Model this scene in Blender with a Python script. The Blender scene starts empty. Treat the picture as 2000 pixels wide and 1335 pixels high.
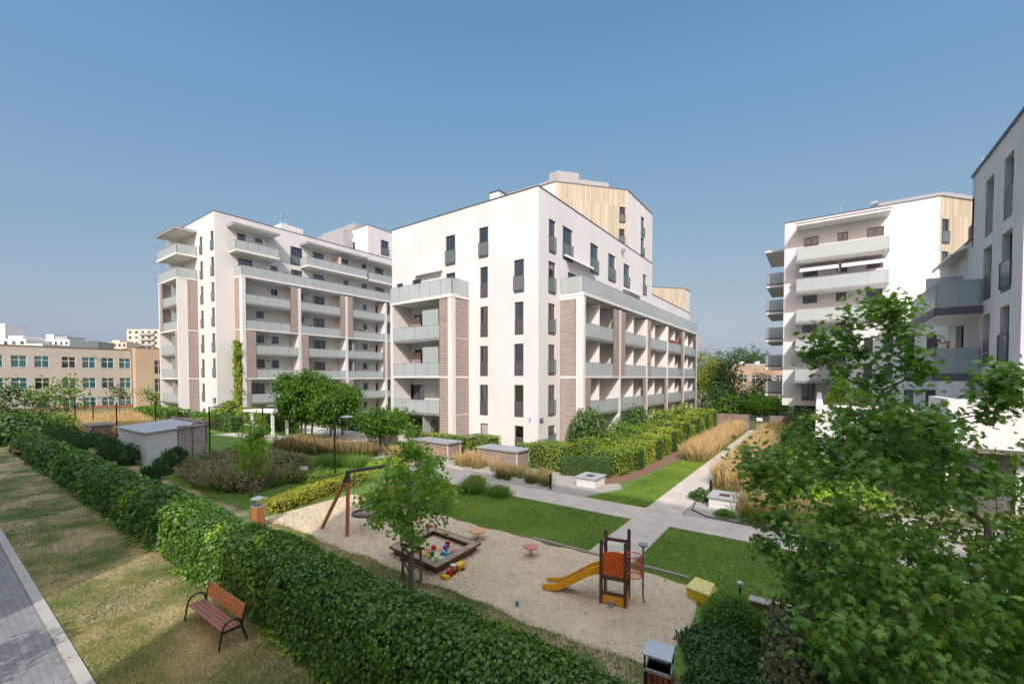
import bpy, math, random
import numpy as np
from mathutils import Vector, Matrix
rnd = random.Random(7)
rng = np.random.default_rng(11)
C = bpy.context.scene.collection
SC = bpy.context.scene
# ---------------------------------------------------------------- camera, sky, sun
FPX, CX, CY, PITCH, YAW, CAMH = 840.0, 1000.0, 759.0, math.radians(1.46), math.radians(35.5), 5.1
cd = bpy.data.cameras.new('camera'); cam = bpy.data.objects.new('camera', cd); C.objects.link(cam)
cam.location = (0, 0, CAMH); cam.rotation_euler = (math.pi/2-PITCH, 0, YAW)
cd.sensor_width = 36.0; cd.lens = FPX/2000*36; cd.shift_y = (CY-667.5)/2000
cd.clip_start = .05; cd.clip_end = 4000
SC.camera = cam
SUN_EL, SUN_AZ = math.radians(37), math.radians(31)       # light travels toward (-sin az, cos az)
ZENITH_FILL = 6.7
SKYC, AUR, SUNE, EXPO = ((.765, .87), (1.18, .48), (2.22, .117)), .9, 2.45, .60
w = bpy.data.worlds.new('World'); SC.world = w; w.use_nodes = True
nt = w.node_tree; bg = nt.nodes['Background']
sky = nt.nodes.new('ShaderNodeTexSky'); sky.sky_type = 'NISHITA'; sky.sun_disc = False
sky.sun_elevation = SUN_EL; sky.sun_rotation = math.radians(180-31)
sky.air_density = 1.0; sky.dust_density = 3.0; sky.ozone_density = 1.6; sky.altitude = 100
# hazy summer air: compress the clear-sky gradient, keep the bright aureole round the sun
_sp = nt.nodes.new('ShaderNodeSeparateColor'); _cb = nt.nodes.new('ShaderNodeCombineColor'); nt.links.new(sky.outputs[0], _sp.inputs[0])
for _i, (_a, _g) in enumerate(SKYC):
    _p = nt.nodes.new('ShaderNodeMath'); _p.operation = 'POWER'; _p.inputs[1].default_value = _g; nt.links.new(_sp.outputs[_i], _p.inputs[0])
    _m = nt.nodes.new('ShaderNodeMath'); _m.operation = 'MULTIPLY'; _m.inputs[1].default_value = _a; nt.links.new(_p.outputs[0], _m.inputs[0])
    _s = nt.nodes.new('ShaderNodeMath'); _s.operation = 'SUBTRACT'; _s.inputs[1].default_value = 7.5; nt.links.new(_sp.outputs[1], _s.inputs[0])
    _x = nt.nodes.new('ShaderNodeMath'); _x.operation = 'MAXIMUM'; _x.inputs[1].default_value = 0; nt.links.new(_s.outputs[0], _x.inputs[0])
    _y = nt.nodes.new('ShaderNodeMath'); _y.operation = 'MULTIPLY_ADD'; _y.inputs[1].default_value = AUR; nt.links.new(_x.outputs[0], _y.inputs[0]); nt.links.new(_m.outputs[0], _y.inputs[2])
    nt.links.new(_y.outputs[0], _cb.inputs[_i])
# added bright zenith cap, out of view, as fill for the shaded foreground
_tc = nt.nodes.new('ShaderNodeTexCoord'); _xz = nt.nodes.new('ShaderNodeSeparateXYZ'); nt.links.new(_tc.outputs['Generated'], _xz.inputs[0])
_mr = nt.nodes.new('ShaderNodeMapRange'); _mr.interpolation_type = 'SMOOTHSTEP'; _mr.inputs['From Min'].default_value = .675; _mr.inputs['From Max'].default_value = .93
_mr.inputs['To Min'].default_value = 0; _mr.inputs['To Max'].default_value = ZENITH_FILL; nt.links.new(_xz.outputs[2], _mr.inputs['Value'])
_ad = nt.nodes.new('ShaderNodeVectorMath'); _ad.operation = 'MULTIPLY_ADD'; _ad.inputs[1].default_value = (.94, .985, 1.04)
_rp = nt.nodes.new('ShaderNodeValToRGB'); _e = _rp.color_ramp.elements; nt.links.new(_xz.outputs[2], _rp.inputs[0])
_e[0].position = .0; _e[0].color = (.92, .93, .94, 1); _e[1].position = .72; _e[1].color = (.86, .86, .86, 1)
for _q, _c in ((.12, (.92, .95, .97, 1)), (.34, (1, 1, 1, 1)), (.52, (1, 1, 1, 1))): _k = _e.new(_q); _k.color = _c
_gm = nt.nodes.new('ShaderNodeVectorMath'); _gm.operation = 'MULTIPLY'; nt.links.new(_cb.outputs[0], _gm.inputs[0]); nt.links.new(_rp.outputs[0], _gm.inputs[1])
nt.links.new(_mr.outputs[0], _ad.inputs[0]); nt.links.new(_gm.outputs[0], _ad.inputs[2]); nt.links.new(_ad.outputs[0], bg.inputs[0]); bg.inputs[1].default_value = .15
sl = bpy.data.lights.new('sun', 'SUN'); sl.energy = SUNE; sl.angle = math.radians(.53); sl.color = (1, .975, .94)
so = bpy.data.objects.new('sun', sl); C.objects.link(so)
ld = Vector((-math.sin(SUN_AZ)*math.cos(SUN_EL), math.cos(SUN_AZ)*math.cos(SUN_EL), -math.sin(SUN_EL)))
so.rotation_euler = ld.to_track_quat('-Z', 'Y').to_euler(); so.location = (10, -30, 40)
SC.view_settings.view_transform = 'Standard'; SC.view_settings.look = 'None'
SC.view_settings.exposure = EXPO; SC.view_settings.gamma = 1
SC.cycles.max_bounces = 6; SC.cycles.transparent_max_bounces = 12
SC.cycles.diffuse_bounces = 3; SC.cycles.glossy_bounces = 2; SC.cycles.transmission_bounces = 3
SC.cycles.caustics_reflective = False; SC.cycles.caustics_refractive = False
# ---------------------------------------------------------------- photo-ray helpers (survey of the real place)
ROT = cam.rotation_euler.to_matrix()
def ray(px, py):
    return ROT @ Vector(((px-CX)/FPX, -(py-CY)/FPX, -1))
def G(px, py, z=0.0):
    r = ray(px, py); t = (z-CAMH)/r.z
    return (r.x*t, r.y*t)
def D(px, py, d):                       # point at forward depth d
    r = ray(px, py); return (r.x*d, r.y*d, CAMH+r.z*d)
def proj(x, y, z):
    v = ROT.transposed() @ Vector((x, y, z-CAMH)); return (CX+FPX*v.x/-v.z, CY-FPX*v.y/-v.z)
class Fac:
    def __init__(s, o, u, n): s.o, s.u, s.n = o, u, n
    def P(s, U, z, N=0.0): return (s.o[0]+s.u[0]*U+s.n[0]*N, s.o[1]+s.u[1]*U+s.n[1]*N, z)
    def at(s, px, py, N=0.0):
        r = ray(px, py); ox, oy = s.o[0]+s.n[0]*N, s.o[1]+s.n[1]*N
        t = (ox*s.n[0]+oy*s.n[1])/(r.x*s.n[0]+r.y*s.n[1])
        x, y = r.x*t-ox, r.y*t-oy
        return (x*s.u[0]+y*s.u[1], CAMH+r.z*t)
    def rect(s, b, N=0.0):
        x0, y0, x1, y1 = b; xm = (x0+x1)/2
        ua = s.at(x0, (y0+y1)/2, N)[0]; ub = s.at(x1, (y0+y1)/2, N)[0]
        return (min(ua, ub), s.at(xm, y1, N)[1], max(ua, ub), s.at(xm, y0, N)[1])
def zoom(ox, oy, k, L): return [(ox+a*k, oy+b*k, ox+c*k, oy+d*k) for a, b, c, d in L]
# ---------------------------------------------------------------- materials
def newmat(name):
    m = bpy.data.materials.new(name); m.use_nodes = True
    return m, m.node_tree, m.node_tree.nodes, m.node_tree.nodes['Principled BSDF']
def setin(b, k, v):
    if k in b.inputs: b.inputs[k].default_value = v
def mat(name, col, rough=.7, var=.12, scale=3.0, bump=0.0, bscale=40.0, metal=0.0, spec=.4, col2=None, detail=6.0, stretch=None):
    m, nt, N, b = newmat(name)
    b.inputs['Roughness'].default_value = rough; b.inputs['Metallic'].default_value = metal
    setin(b, 'Specular IOR Level', spec)
    tc = N.new('ShaderNodeTexCoord'); src = tc.outputs['Object']
    if stretch:
        mp = N.new('ShaderNodeMapping'); mp.inputs['Scale'].default_value = stretch
        nt.links.new(src, mp.inputs[0]); src = mp.outputs[0]
    nz = N.new('ShaderNodeTexNoise'); nz.inputs['Scale'].default_value = scale; nz.inputs['Detail'].default_value = detail
    nt.links.new(src, nz.inputs['Vector'])
    cr = N.new('ShaderNodeValToRGB')
    c2 = col2 or tuple(min(1, c*(1+var)) for c in col); c1 = col if col2 else tuple(c*(1-var) for c in col)
    cr.color_ramp.elements[0].position = .3; cr.color_ramp.elements[1].position = .7
    cr.color_ramp.elements[0].color = (*c1, 1); cr.color_ramp.elements[1].color = (*c2, 1)
    nt.links.new(nz.outputs['Fac'], cr.inputs[0]); nt.links.new(cr.outputs[0], b.inputs['Base Color'])
    if bump:
        n2 = N.new('ShaderNodeTexNoise'); n2.inputs['Scale'].default_value = bscale; n2.inputs['Detail'].default_value = 4
        nt.links.new(src, n2.inputs['Vector'])
        bp = N.new('ShaderNodeBump'); bp.inputs['Strength'].default_value = bump; bp.inputs['Distance'].default_value = .02
        nt.links.new(n2.outputs['Fac'], bp.inputs['Height']); nt.links.new(bp.outputs[0], b.inputs['Normal'])
    return m
def leafmat(name, c0, c1, c2, trans=.35, rough=.45, pos=(0, .5, 1)):
    c0, c1, c2 = [(c[0]*1.22, c[1]*1.04, c[2]*.72) if c[1] > c[0]*1.1 else c for c in (c0, c1, c2)]
    m, nt, N, b = newmat(name)
    at = N.new('ShaderNodeAttribute'); at.attribute_name = 'tint'
    cr = N.new('ShaderNodeValToRGB'); e = cr.color_ramp.elements
    e[0].position = pos[0]; e[0].color = (*c0, 1); e[1].position = pos[2]; e[1].color = (*c2, 1)
    k = e.new(pos[1]); k.color = (*c1, 1)
    nt.links.new(at.outputs['Fac'], cr.inputs[0]); nt.links.new(cr.outputs[0], b.inputs['Base Color'])
    b.inputs['Roughness'].default_value = rough; setin(b, 'Specular IOR Level', .35)
    tr = N.new('ShaderNodeBsdfTranslucent')
    hs = N.new('ShaderNodeMixRGB'); hs.blend_type = 'MULTIPLY'; hs.inputs[0].default_value = 1
    hs.inputs[2].default_value = (1.5, 1.6, .6, 1)
    nt.links.new(cr.outputs[0], hs.inputs[1]); nt.links.new(hs.outputs[0], tr.inputs[0])
    mx = N.new('ShaderNodeMixShader'); mx.inputs[0].default_value = trans
    nt.links.new(b.outputs[0], mx.inputs[1]); nt.links.new(tr.outputs[0], mx.inputs[2])
    nt.links.new(mx.outputs[0], N['Material Output'].inputs[0])
    return m
def glassmat(name, col, rough, alpha, trans):
    # frosted glazing: part clear, part diffuse/translucent
    m, nt, N, b = newmat(name)
    b.inputs['Base Color'].default_value = (*col, 1); b.inputs['Roughness'].default_value = rough
    setin(b, 'Specular IOR Level', .6)
    tp = N.new('ShaderNodeBsdfTransparent'); tp.inputs[0].default_value = (.88, .92, .91, 1)
    tl = N.new('ShaderNodeBsdfTranslucent'); tl.inputs[0].default_value = (*[c*.9 for c in col], 1)
    m1 = N.new('ShaderNodeMixShader'); m1.inputs[0].default_value = trans
    nt.links.new(b.outputs[0], m1.inputs[1]); nt.links.new(tl.outputs[0], m1.inputs[2])
    m2 = N.new('ShaderNodeMixShader'); m2.inputs[0].default_value = alpha
    nt.links.new(m1.outputs[0], m2.inputs[1]); nt.links.new(tp.outputs[0], m2.inputs[2])
    nt.links.new(m2.outputs[0], N['Material Output'].inputs[0])
    return m
def plankmat(name, c1, c2, c3, w, rough=.6, axis='X'):
    # boards of slightly different tones, random per board
    m, nt, N, b = newmat(name); b.inputs['Roughness'].default_value = rough
    tc = N.new('ShaderNodeTexCoord'); sp = N.new('ShaderNodeSeparateXYZ'); nt.links.new(tc.outputs['Object'], sp.inputs[0])
    ad = N.new('ShaderNodeMath'); ad.operation = 'ADD'; nt.links.new(sp.outputs[0], ad.inputs[0]); nt.links.new(sp.outputs[1], ad.inputs[1])
    ml = N.new('ShaderNodeMath'); ml.operation = 'MULTIPLY'; ml.inputs[1].default_value = 1/w; nt.links.new(ad.outputs[0], ml.inputs[0])
    fl = N.new('ShaderNodeMath'); fl.operation = 'FLOOR'; nt.links.new(ml.outputs[0], fl.inputs[0])
    z2 = N.new('ShaderNodeMath'); z2.operation = 'MULTIPLY'; z2.inputs[1].default_value = .31; nt.links.new(sp.outputs[2], z2.inputs[0])
    z3 = N.new('ShaderNodeMath'); z3.operation = 'FLOOR'; nt.links.new(z2.outputs[0], z3.inputs[0])
    cb = N.new('ShaderNodeCombineXYZ'); nt.links.new(fl.outputs[0], cb.inputs[0]); nt.links.new(z3.outputs[0], cb.inputs[1])
    wn = N.new('ShaderNodeTexWhiteNoise'); wn.noise_dimensions = '2D'; nt.links.new(cb.outputs[0], wn.inputs['Vector'])
    cr = N.new('ShaderNodeValToRGB'); e = cr.color_ramp.elements
    e[0].color = (*c1, 1); e[1].color = (*c3, 1); k = e.new(.5); k.color = (*c2, 1)
    nt.links.new(wn.outputs['Value'], cr.inputs[0])
    nz = N.new('ShaderNodeTexNoise'); nz.inputs['Scale'].default_value = 6
    mp = N.new('ShaderNodeMapping'); mp.inputs['Scale'].default_value = (4, 4, .5); nt.links.new(tc.outputs['Object'], mp.inputs[0]); nt.links.new(mp.outputs[0], nz.inputs['Vector'])
    mx = N.new('ShaderNodeMixRGB'); mx.blend_type = 'MULTIPLY'; mx.inputs[0].default_value = .35
    nt.links.new(cr.outputs[0], mx.inputs[1]); nt.links.new(nz.outputs['Fac'], mx.inputs[2]); nt.links.new(mx.outputs[0], b.inputs['Base Color'])
    return m
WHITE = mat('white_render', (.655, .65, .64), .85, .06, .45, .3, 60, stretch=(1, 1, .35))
WHITE_SHADE = mat('white_render_shade_tone', (.58, .58, .58), .85, .08, .7, .3, 60, stretch=(1, 1, .35))  # white render greyed in its colour to carry the near right block's shade
WHITE2 = mat('cool_white_render', (.72, .71, .69), .85, .05, .5, .25, 60)
SOFFIT = mat('soffit_paint', (.72, .71, .69), .8, .03)
COPING = mat('dark_coping', (.10, .10, .105), .5, .1)
SLAB = mat('grey_slab_edge', (.24, .24, .24), .7, .1)
DARKSLAB = mat('charcoal_slab_edge', (.10, .105, .12), .6, .1)
FROST = glassmat('frosted_glass', (.57, .63, .62), .25, .26, .25)
FROSTD = glassmat('smoky_frosted_glass', (.50, .56, .59), .15, .28, .3)
CLEARG = glassmat('clear_guard_glass', (.30, .36, .38), .05, .66, .1)
STEEL = mat('galvanised_steel', (.42, .43, .44), .35, .1, 5, metal=.7)
METALG = mat('grey_roof_metal', (.40, .41, .42), .45, .08, 2, metal=.3)
FRAMEM = mat('window_frame_grey', (.085, .085, .09), .5, .1)
WFRAME = mat('window_frame_white', (.72, .72, .70), .5, .05)
PANELG = mat('grey_infill_panel', (.085, .08, .085), .45, .1)
def panemat(name, c, r=.05, spec=.8, var=.5, scale=.35):
    return mat(name, c, r, var, scale, spec=spec, detail=1)
def clearpane(name, tint, refl):
    m, nt, N, b = newmat(name); tp = N.new('ShaderNodeBsdfTransparent'); tp.inputs[0].default_value = (*tint, 1)
    gl = N.new('ShaderNodeBsdfGlossy'); gl.inputs['Roughness'].default_value = .03; gl.inputs[0].default_value = (.85, .9, .95, 1)
    fr = N.new('ShaderNodeFresnel'); fr.inputs[0].default_value = 1.55; ad = N.new('ShaderNodeMath'); ad.operation = 'ADD'; ad.inputs[1].default_value = refl; nt.links.new(fr.outputs[0], ad.inputs[0])
    mx = N.new('ShaderNodeMixShader'); nt.links.new(ad.outputs[0], mx.inputs[0]); nt.links.new(tp.outputs[0], mx.inputs[1]); nt.links.new(gl.outputs[0], mx.inputs[2]); nt.links.new(mx.outputs[0], N['Material Output'].inputs[0]); return m
PANE = clearpane('window_glass', (.66, .70, .70), .16)
PANEB = panemat('window_with_blind', (.32, .31, .28), .12)
ROOM = mat('unlit_room_backing', (.08, .075, .07), .9, .4, .8)  # backing behind the panes, coloured dark to stand for unlit interiors
CURT = [mat('white_curtain', (.70, .69, .65), .9, .1), mat('beige_curtain', (.36, .31, .24), .9, .1), mat('grey_blind', (.26, .26, .26), .8, .1)]
PANET = panemat('teal_blind_glass', (.035, .11, .125), .1, var=.35)
LOUV = mat('weathered_louvre_wood', (.50, .42, .385), .75, .16, 1.5, .2, 60, stretch=(1, 1, 6))
WOODP = plankmat('pale_larch_boards', (.44, .38, .27), (.54, .47, .35), (.64, .57, .44), .15)
SCREENW = mat('pale_slat_wood', (.44, .33, .28), .75, .2, 2, stretch=(1, 1, 5))
GREYPERF = mat('grey_perforated_screen', (.36, .365, .37), .6, .07, 8)
CONC = mat('concrete_slab', (.40, .365, .32), .85, .10, 1.2, .3, 90)
CAPG = mat('grey_lid', (.34, .34, .33), .6, .1, 4)
BARK = mat('bark', (.13, .10, .075), .9, .35, 9, .5, 60, stretch=(1, 1, .3))
BARKP = mat('pale_bark', (.24, .20, .165), .9, .3, 9, .4, 60, stretch=(1, 1, .3))
# ---------------------------------------------------------------- mesh building
def fin(name, me, mats, parent, origin, smooth=False):
    for m in (mats if isinstance(mats, (list, tuple)) else [mats]): me.materials.append(m)
    o = bpy.data.objects.new(name, me); C.objects.link(o)
    if parent is not None: o.parent = parent
    if smooth:
        me.polygons.foreach_set('use_smooth', [True]*len(me.polygons))
    return o
class MB:
    def __init__(s): s.v, s.f, s.m = [], [], []
    def face(s, pts, m=0):
        i = len(s.v); s.v += [tuple(p) for p in pts]; s.f.append(tuple(range(i, i+len(pts)))); s.m.append(m)
    def hexa(s, p, m=0):          # 8 points, bottom 4 then top 4
        i = len(s.v); s.v += [tuple(q) for q in p]
        for f in ((3, 2, 1, 0), (4, 5, 6, 7), (0, 1, 5, 4), (1, 2, 6, 5), (2, 3, 7, 6), (3, 0, 4, 7)):
            s.f.append(tuple(i+k for k in f)); s.m.append(m)
    def box(s, x0, y0, z0, x1, y1, z1, m=0):
        s.hexa([(x0, y0, z0), (x1, y0, z0), (x1, y1, z0), (x0, y1, z0), (x0, y0, z1), (x1, y0, z1), (x1, y1, z1), (x0, y1, z1)], m)
    def fbox(s, F, u0, u1, n0, n1, z0, z1, m=0):
        q = [(u0, n0), (u1, n0), (u1, n1), (u0, n1)]
        s.hexa([F.P(a, z0, b) for a, b in q]+[F.P(a, z1, b) for a, b in q], m)
    def obar(s, a, b, wd, th, up=(0, 0, 1), m=0):   # bar from a to b with width wd (horizontal) and thickness th
        a, b, up = Vector(a), Vector(b), Vector(up); d = (b-a).normalized()
        r = d.cross(up)
        if r.length < 1e-4: r = d.cross(Vector((1, 0, 0)))
        r.normalize(); q = r.cross(d).normalized()
        c = [(-1, -1), (1, -1), (1, 1), (-1, 1)]
        s.hexa([a+r*wd/2*i+q*th/2*j for i, j in c]+[b+r*wd/2*i+q*th/2*j for i, j in c], m)
    def tube(s, pts, rad, n=8, m=0, cap=True):
        pts = [Vector(p) for p in pts]; k = len(pts)
        if not hasattr(rad, '__len__'): rad = [rad]*k
        base = len(s.v); prev = None
        for i, p in enumerate(pts):
            t = (pts[min(i+1, k-1)]-pts[max(i-1, 0)]).normalized()
            if prev is None:
                a = t.cross(Vector((0, 0, 1)))
                if a.length < .05: a = t.cross(Vector((1, 0, 0)))
            else:
                a = prev-t*prev.dot(t)
            a.normalize(); prev = a; b = t.cross(a)
            for j in range(n):
                an = 2*math.pi*j/n
                s.v.append(tuple(p+(a*math.cos(an)+b*math.sin(an))*rad[i]))
        for i in range(k-1):
            for j in range(n):
                j2 = (j+1) % n
                s.f.append((base+i*n+j, base+i*n+j2, base+(i+1)*n+j2, base+(i+1)*n+j)); s.m.append(m)
        if cap:
            s.f.append(tuple(base+j for j in range(n))[::-1]); s.m.append(m)
            s.f.append(tuple(base+(k-1)*n+j for j in range(n))); s.m.append(m)
    def lathe(s, prof, c=(0, 0, 0), n=20, m=0):
        base = len(s.v)
        for r, z in prof:
            for j in range(n):
                a = 2*math.pi*j/n; s.v.append((c[0]+r*math.cos(a), c[1]+r*math.sin(a), c[2]+z))
        for i in range(len(prof)-1):
            for j in range(n):
                j2 = (j+1) % n; s.f.append((base+i*n+j, base+i*n+j2, base+(i+1)*n+j2, base+(i+1)*n+j)); s.m.append(m)
        s.f.append(tuple(base+j for j in range(n))[::-1]); s.m.append(m)
        s.f.append(tuple(base+(len(prof)-1)*n+j for j in range(n))); s.m.append(m)
    def prism(s, poly, z0, z1, m=0):
        n = len(poly); i = len(s.v)
        s.v += [(x, y, z0) for x, y in poly]+[(x, y, z1) for x, y in poly]
        s.f.append(tuple(range(i, i+n))[::-1]); s.m.append(m); s.f.append(tuple(range(i+n, i+2*n))); s.m.append(m)
        for k in range(n):
            k2 = (k+1) % n; s.f.append((i+k, i+k2, i+n+k2, i+n+k)); s.m.append(m)
    def build(s, name, mats, parent=None, smooth=False, bevel=0):
        if not s.f: return None
        off = Vector(parent['_o']) if parent is not None and '_o' in parent else Vector((0, 0, 0))
        me = bpy.data.meshes.new(name)
        me.from_pydata([(a-off.x, b-off.y, c-off.z) for a, b, c in s.v], [], s.f)
        me.polygons.foreach_set('material_index', s.m)
        o = fin(name, me, mats, parent, None)
        if parent is not None and '_o' in parent: o['_o'] = parent['_o']
        if smooth:
            me.polygons.foreach_set('use_smooth', [True]*len(me.polygons)); me.set_sharp_from_angle(angle=math.radians(40))
        if bevel:
            bm = o.modifiers.new('bevel', 'BEVEL'); bm.width = bevel; bm.segments = 2; bm.limit_method = 'ANGLE'
        return o
def tag(o, label=None, cat=None, group=None, kind=None):
    if label: o['label'] = label
    if cat: o['category'] = cat
    if group: o['group'] = group
    if kind: o['kind'] = kind
    return o
def thing(name, loc, label, cat, group=None):
    o = bpy.data.objects.new(name, None); o.empty_display_size = .3; C.objects.link(o); o.location = loc
    o['_o'] = tuple(float(c) for c in loc)
    return tag(o, label, cat, group)
def ctree(o, parent=None):
    c = o.copy(); C.objects.link(c); c.parent = parent
    for ch in list(o.children): ctree(ch, c)
    return c
def dup(root, loc, label, rz=None, scale=None):
    c = ctree(root); c.location = loc; c['label'] = label
    if rz is not None: c.rotation_euler.z = rz
    if scale: c.scale = scale
    return c
def struct(name, mb, mats, smooth=False):
    o = mb.build(name, mats, None, smooth); o['kind'] = 'structure'; return o
# ---- numpy meshes made of thousands of small pieces
T_OVAL = (np.array([(0, 0, 0), (-.32, .45, .10), (.32, .45, .10), (0, 1, 0)], float), np.array([(0, 2, 3), (0, 3, 1)]))
T_WIDE = (np.array([(0, 0, 0), (-.5, .4, .12), (.5, .4, .12), (0, 1, -.05)], float), np.array([(0, 2, 3), (0, 3, 1)]))
_mp = [(0, 0), (.34, -.10), (.20, .15), (.60, .12), (.42, .30), (.68, .60), (.30, .48), (.24, .72), (.15, .68), (.0, 1.05),
       (-.15, .68), (-.24, .72), (-.30, .48), (-.68, .60), (-.42, .30), (-.60, .12), (-.20, .15), (-.34, -.10)]
T_MAPLE = (np.array([(0, .34, .05)]+[(x, y, -.16*abs(x)-.10*y*y) for x, y in _mp], float),
           np.array([(0, i+1, (i+1) % len(_mp)+1) for i in range(len(_mp))]))
T_ARCH = (np.array([(-.5, 0, 0), (.5, 0, 0), (-.42, .5, .03), (.42, .5, .03), (0, 1, -.22)], float), np.array([(0, 1, 3), (0, 3, 2), (2, 3, 4)]))
T_BLADE = (np.array([(-.5, 0, 0), (.5, 0, 0), (0, 1, 0)], float), np.array([(0, 1, 2)]))
def scatter(name, T, pos, ydir, ndir, size, tint, m, parent=None, origin=(0, 0, 0), wscale=None, vt=None):
    """one mesh of len(pos) copies of template T; ydir = leaf axis, ndir = leaf normal"""
    V, Fc = T; n = len(pos); pos = np.asarray(pos, float)-np.asarray(origin, float)
    y = ydir/np.maximum(np.linalg.norm(ydir, axis=1, keepdims=True), 1e-6)
    x = np.cross(y, ndir); x /= np.maximum(np.linalg.norm(x, axis=1, keepdims=True), 1e-6)
    z = np.cross(x, y); size = np.broadcast_to(size, (n,))
    ws = size if wscale is None else np.broadcast_to(wscale, (n,))
    P = pos[:, None, :]+(V[None, :, 0:1]*ws[:, None, None])*x[:, None, :]+(V[None, :, 1:2]*size[:, None, None])*y[:, None, :]+(V[None, :, 2:3]*size[:, None, None])*z[:, None, :]
    k = len(V); F2 = (Fc[None]+(np.arange(n)*k)[:, None, None]).reshape(-1, 3)
    tt = np.repeat(np.broadcast_to(tint, (n,)), k)
    if vt is not None: tt = tt+np.tile(vt, n)
    return npmesh(name, P.reshape(-1, 3), F2, tt, m, parent)
def npmesh(name, V, F, tint, m, parent=None, quad=False, smooth=False):
    me = bpy.data.meshes.new(name); k = F.shape[1]
    me.vertices.add(len(V)); me.vertices.foreach_set('co', np.asarray(V, np.float32).ravel())
    me.loops.add(F.size); me.loops.foreach_set('vertex_index', F.ravel().astype(np.int32))
    me.polygons.add(len(F)); me.polygons.foreach_set('loop_start', (np.arange(len(F))*k).astype(np.int32))
    me.update(calc_edges=True)
    if tint is not None:
        a = me.attributes.new('tint', 'FLOAT', 'POINT'); a.data.foreach_set('value', np.asarray(tint, np.float32))
    if smooth: me.polygons.foreach_set('use_smooth', [True]*len(F))
    return fin(name, me, m, parent, None)
def unit(n):
    v = rng.normal(size=(n, 3)); return v/np.linalg.norm(v, axis=1, keepdims=True)
def vnoise(P, s, seed=0):      # cheap smooth 3D noise in [-1,1]
    P = np.asarray(P)*s; r = np.random.default_rng(seed); out = np.zeros(len(P))
    for k in range(7):
        d = r.normal(size=3); ph = r.uniform(0, 6.28); f = .6+.35*k
        out += np.sin(P@d*f+ph+1.3*np.sin(P@r.normal(size=3)*f*.7+ph*2))/(1+.25*k)
    return out/3.6
# ---------------------------------------------------------------- ground, paths, sand (the setting)
def groundmat(name, cols, scales, bump=.4, bscale=60, rough=.95, pos=(.3, .5, .7), c2r=(.6, 1.35), bd=.04):
    m, nt, N, b = newmat(name); b.inputs['Roughness'].default_value = rough; setin(b, 'Specular IOR Level', .15)
    tc = N.new('ShaderNodeTexCoord')
    n1 = N.new('ShaderNodeTexNoise'); n1.inputs['Scale'].default_value = scales[0]; n1.inputs['Detail'].default_value = 8; n1.inputs['Roughness'].default_value = .65
    n2 = N.new('ShaderNodeTexNoise'); n2.inputs['Scale'].default_value = scales[1]; n2.inputs['Detail'].default_value = 5
    nt.links.new(tc.outputs['Object'], n1.inputs['Vector']); nt.links.new(tc.outputs['Object'], n2.inputs['Vector'])
    cr = N.new('ShaderNodeValToRGB'); e = cr.color_ramp.elements
    e[0].position = pos[0]; e[0].color = (*cols[0], 1); e[1].position = pos[2]; e[1].color = (*cols[2], 1)
    k = e.new(pos[1]); k.color = (*cols[1], 1)
    nt.links.new(n1.outputs['Fac'], cr.inputs[0])
    c2 = N.new('ShaderNodeValToRGB'); c2.color_ramp.elements[0].color = (c2r[0],)*3+(1,); c2.color_ramp.elements[1].color = (c2r[1],)*3+(1,)
    c2.color_ramp.elements[0].position = .3; c2.color_ramp.elements[1].position = .7
    nt.links.new(n2.outputs['Fac'], c2.inputs[0])
    mx = N.new('ShaderNodeMixRGB'); mx.blend_type = 'MULTIPLY'; mx.inputs[0].default_value = 1
    nt.links.new(cr.outputs[0], mx.inputs[1]); nt.links.new(c2.outputs[0], mx.inputs[2]); nt.links.new(mx.outputs[0], b.inputs['Base Color'])
    n3 = N.new('ShaderNodeTexNoise'); n3.inputs['Scale'].default_value = bscale; n3.inputs['Detail'].default_value = 5
    nt.links.new(tc.outputs['Object'], n3.inputs['Vector'])
    bp = N.new('ShaderNodeBump'); bp.inputs['Strength'].default_value = bump; bp.inputs['Distance'].default_value = bd
    nt.links.new(n3.outputs['Fac'], bp.inputs['Height']); nt.links.new(bp.outputs[0], b.inputs['Normal'])
    return m
M_EARTH = groundmat('earth', [(.10, .12, .05), (.15, .16, .075), (.20, .19, .11)], (.15, 3))
M_LAWN = groundmat('lawn_green', [(.09, .16, .035), (.12, .20, .045), (.17, .25, .06)], (.8, 9), .6, 90)
M_DRY = groundmat('lawn_dry', [(.10, .15, .045), (.27, .24, .11), (.47, .36, .22)], (.55, 14), .8, 90, pos=(.40, .5, .58))
M_SAND = groundmat('sand', [(.54, .42, .28), (.62, .49, .335), (.68, .545, .385)], (1.1, 9), .9, 9, c2r=(.86, 1.07), bd=.14)
M_GRAVEL = groundmat('gravel', [(.30, .27, .23), (.44, .40, .35), (.58, .53, .47)], (45, 120), .9, 90)
M_MULCH = groundmat('mulch', [(.16, .09, .06), (.25, .145, .10), (.34, .21, .15)], (30, 90), .9, 90)
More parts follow.
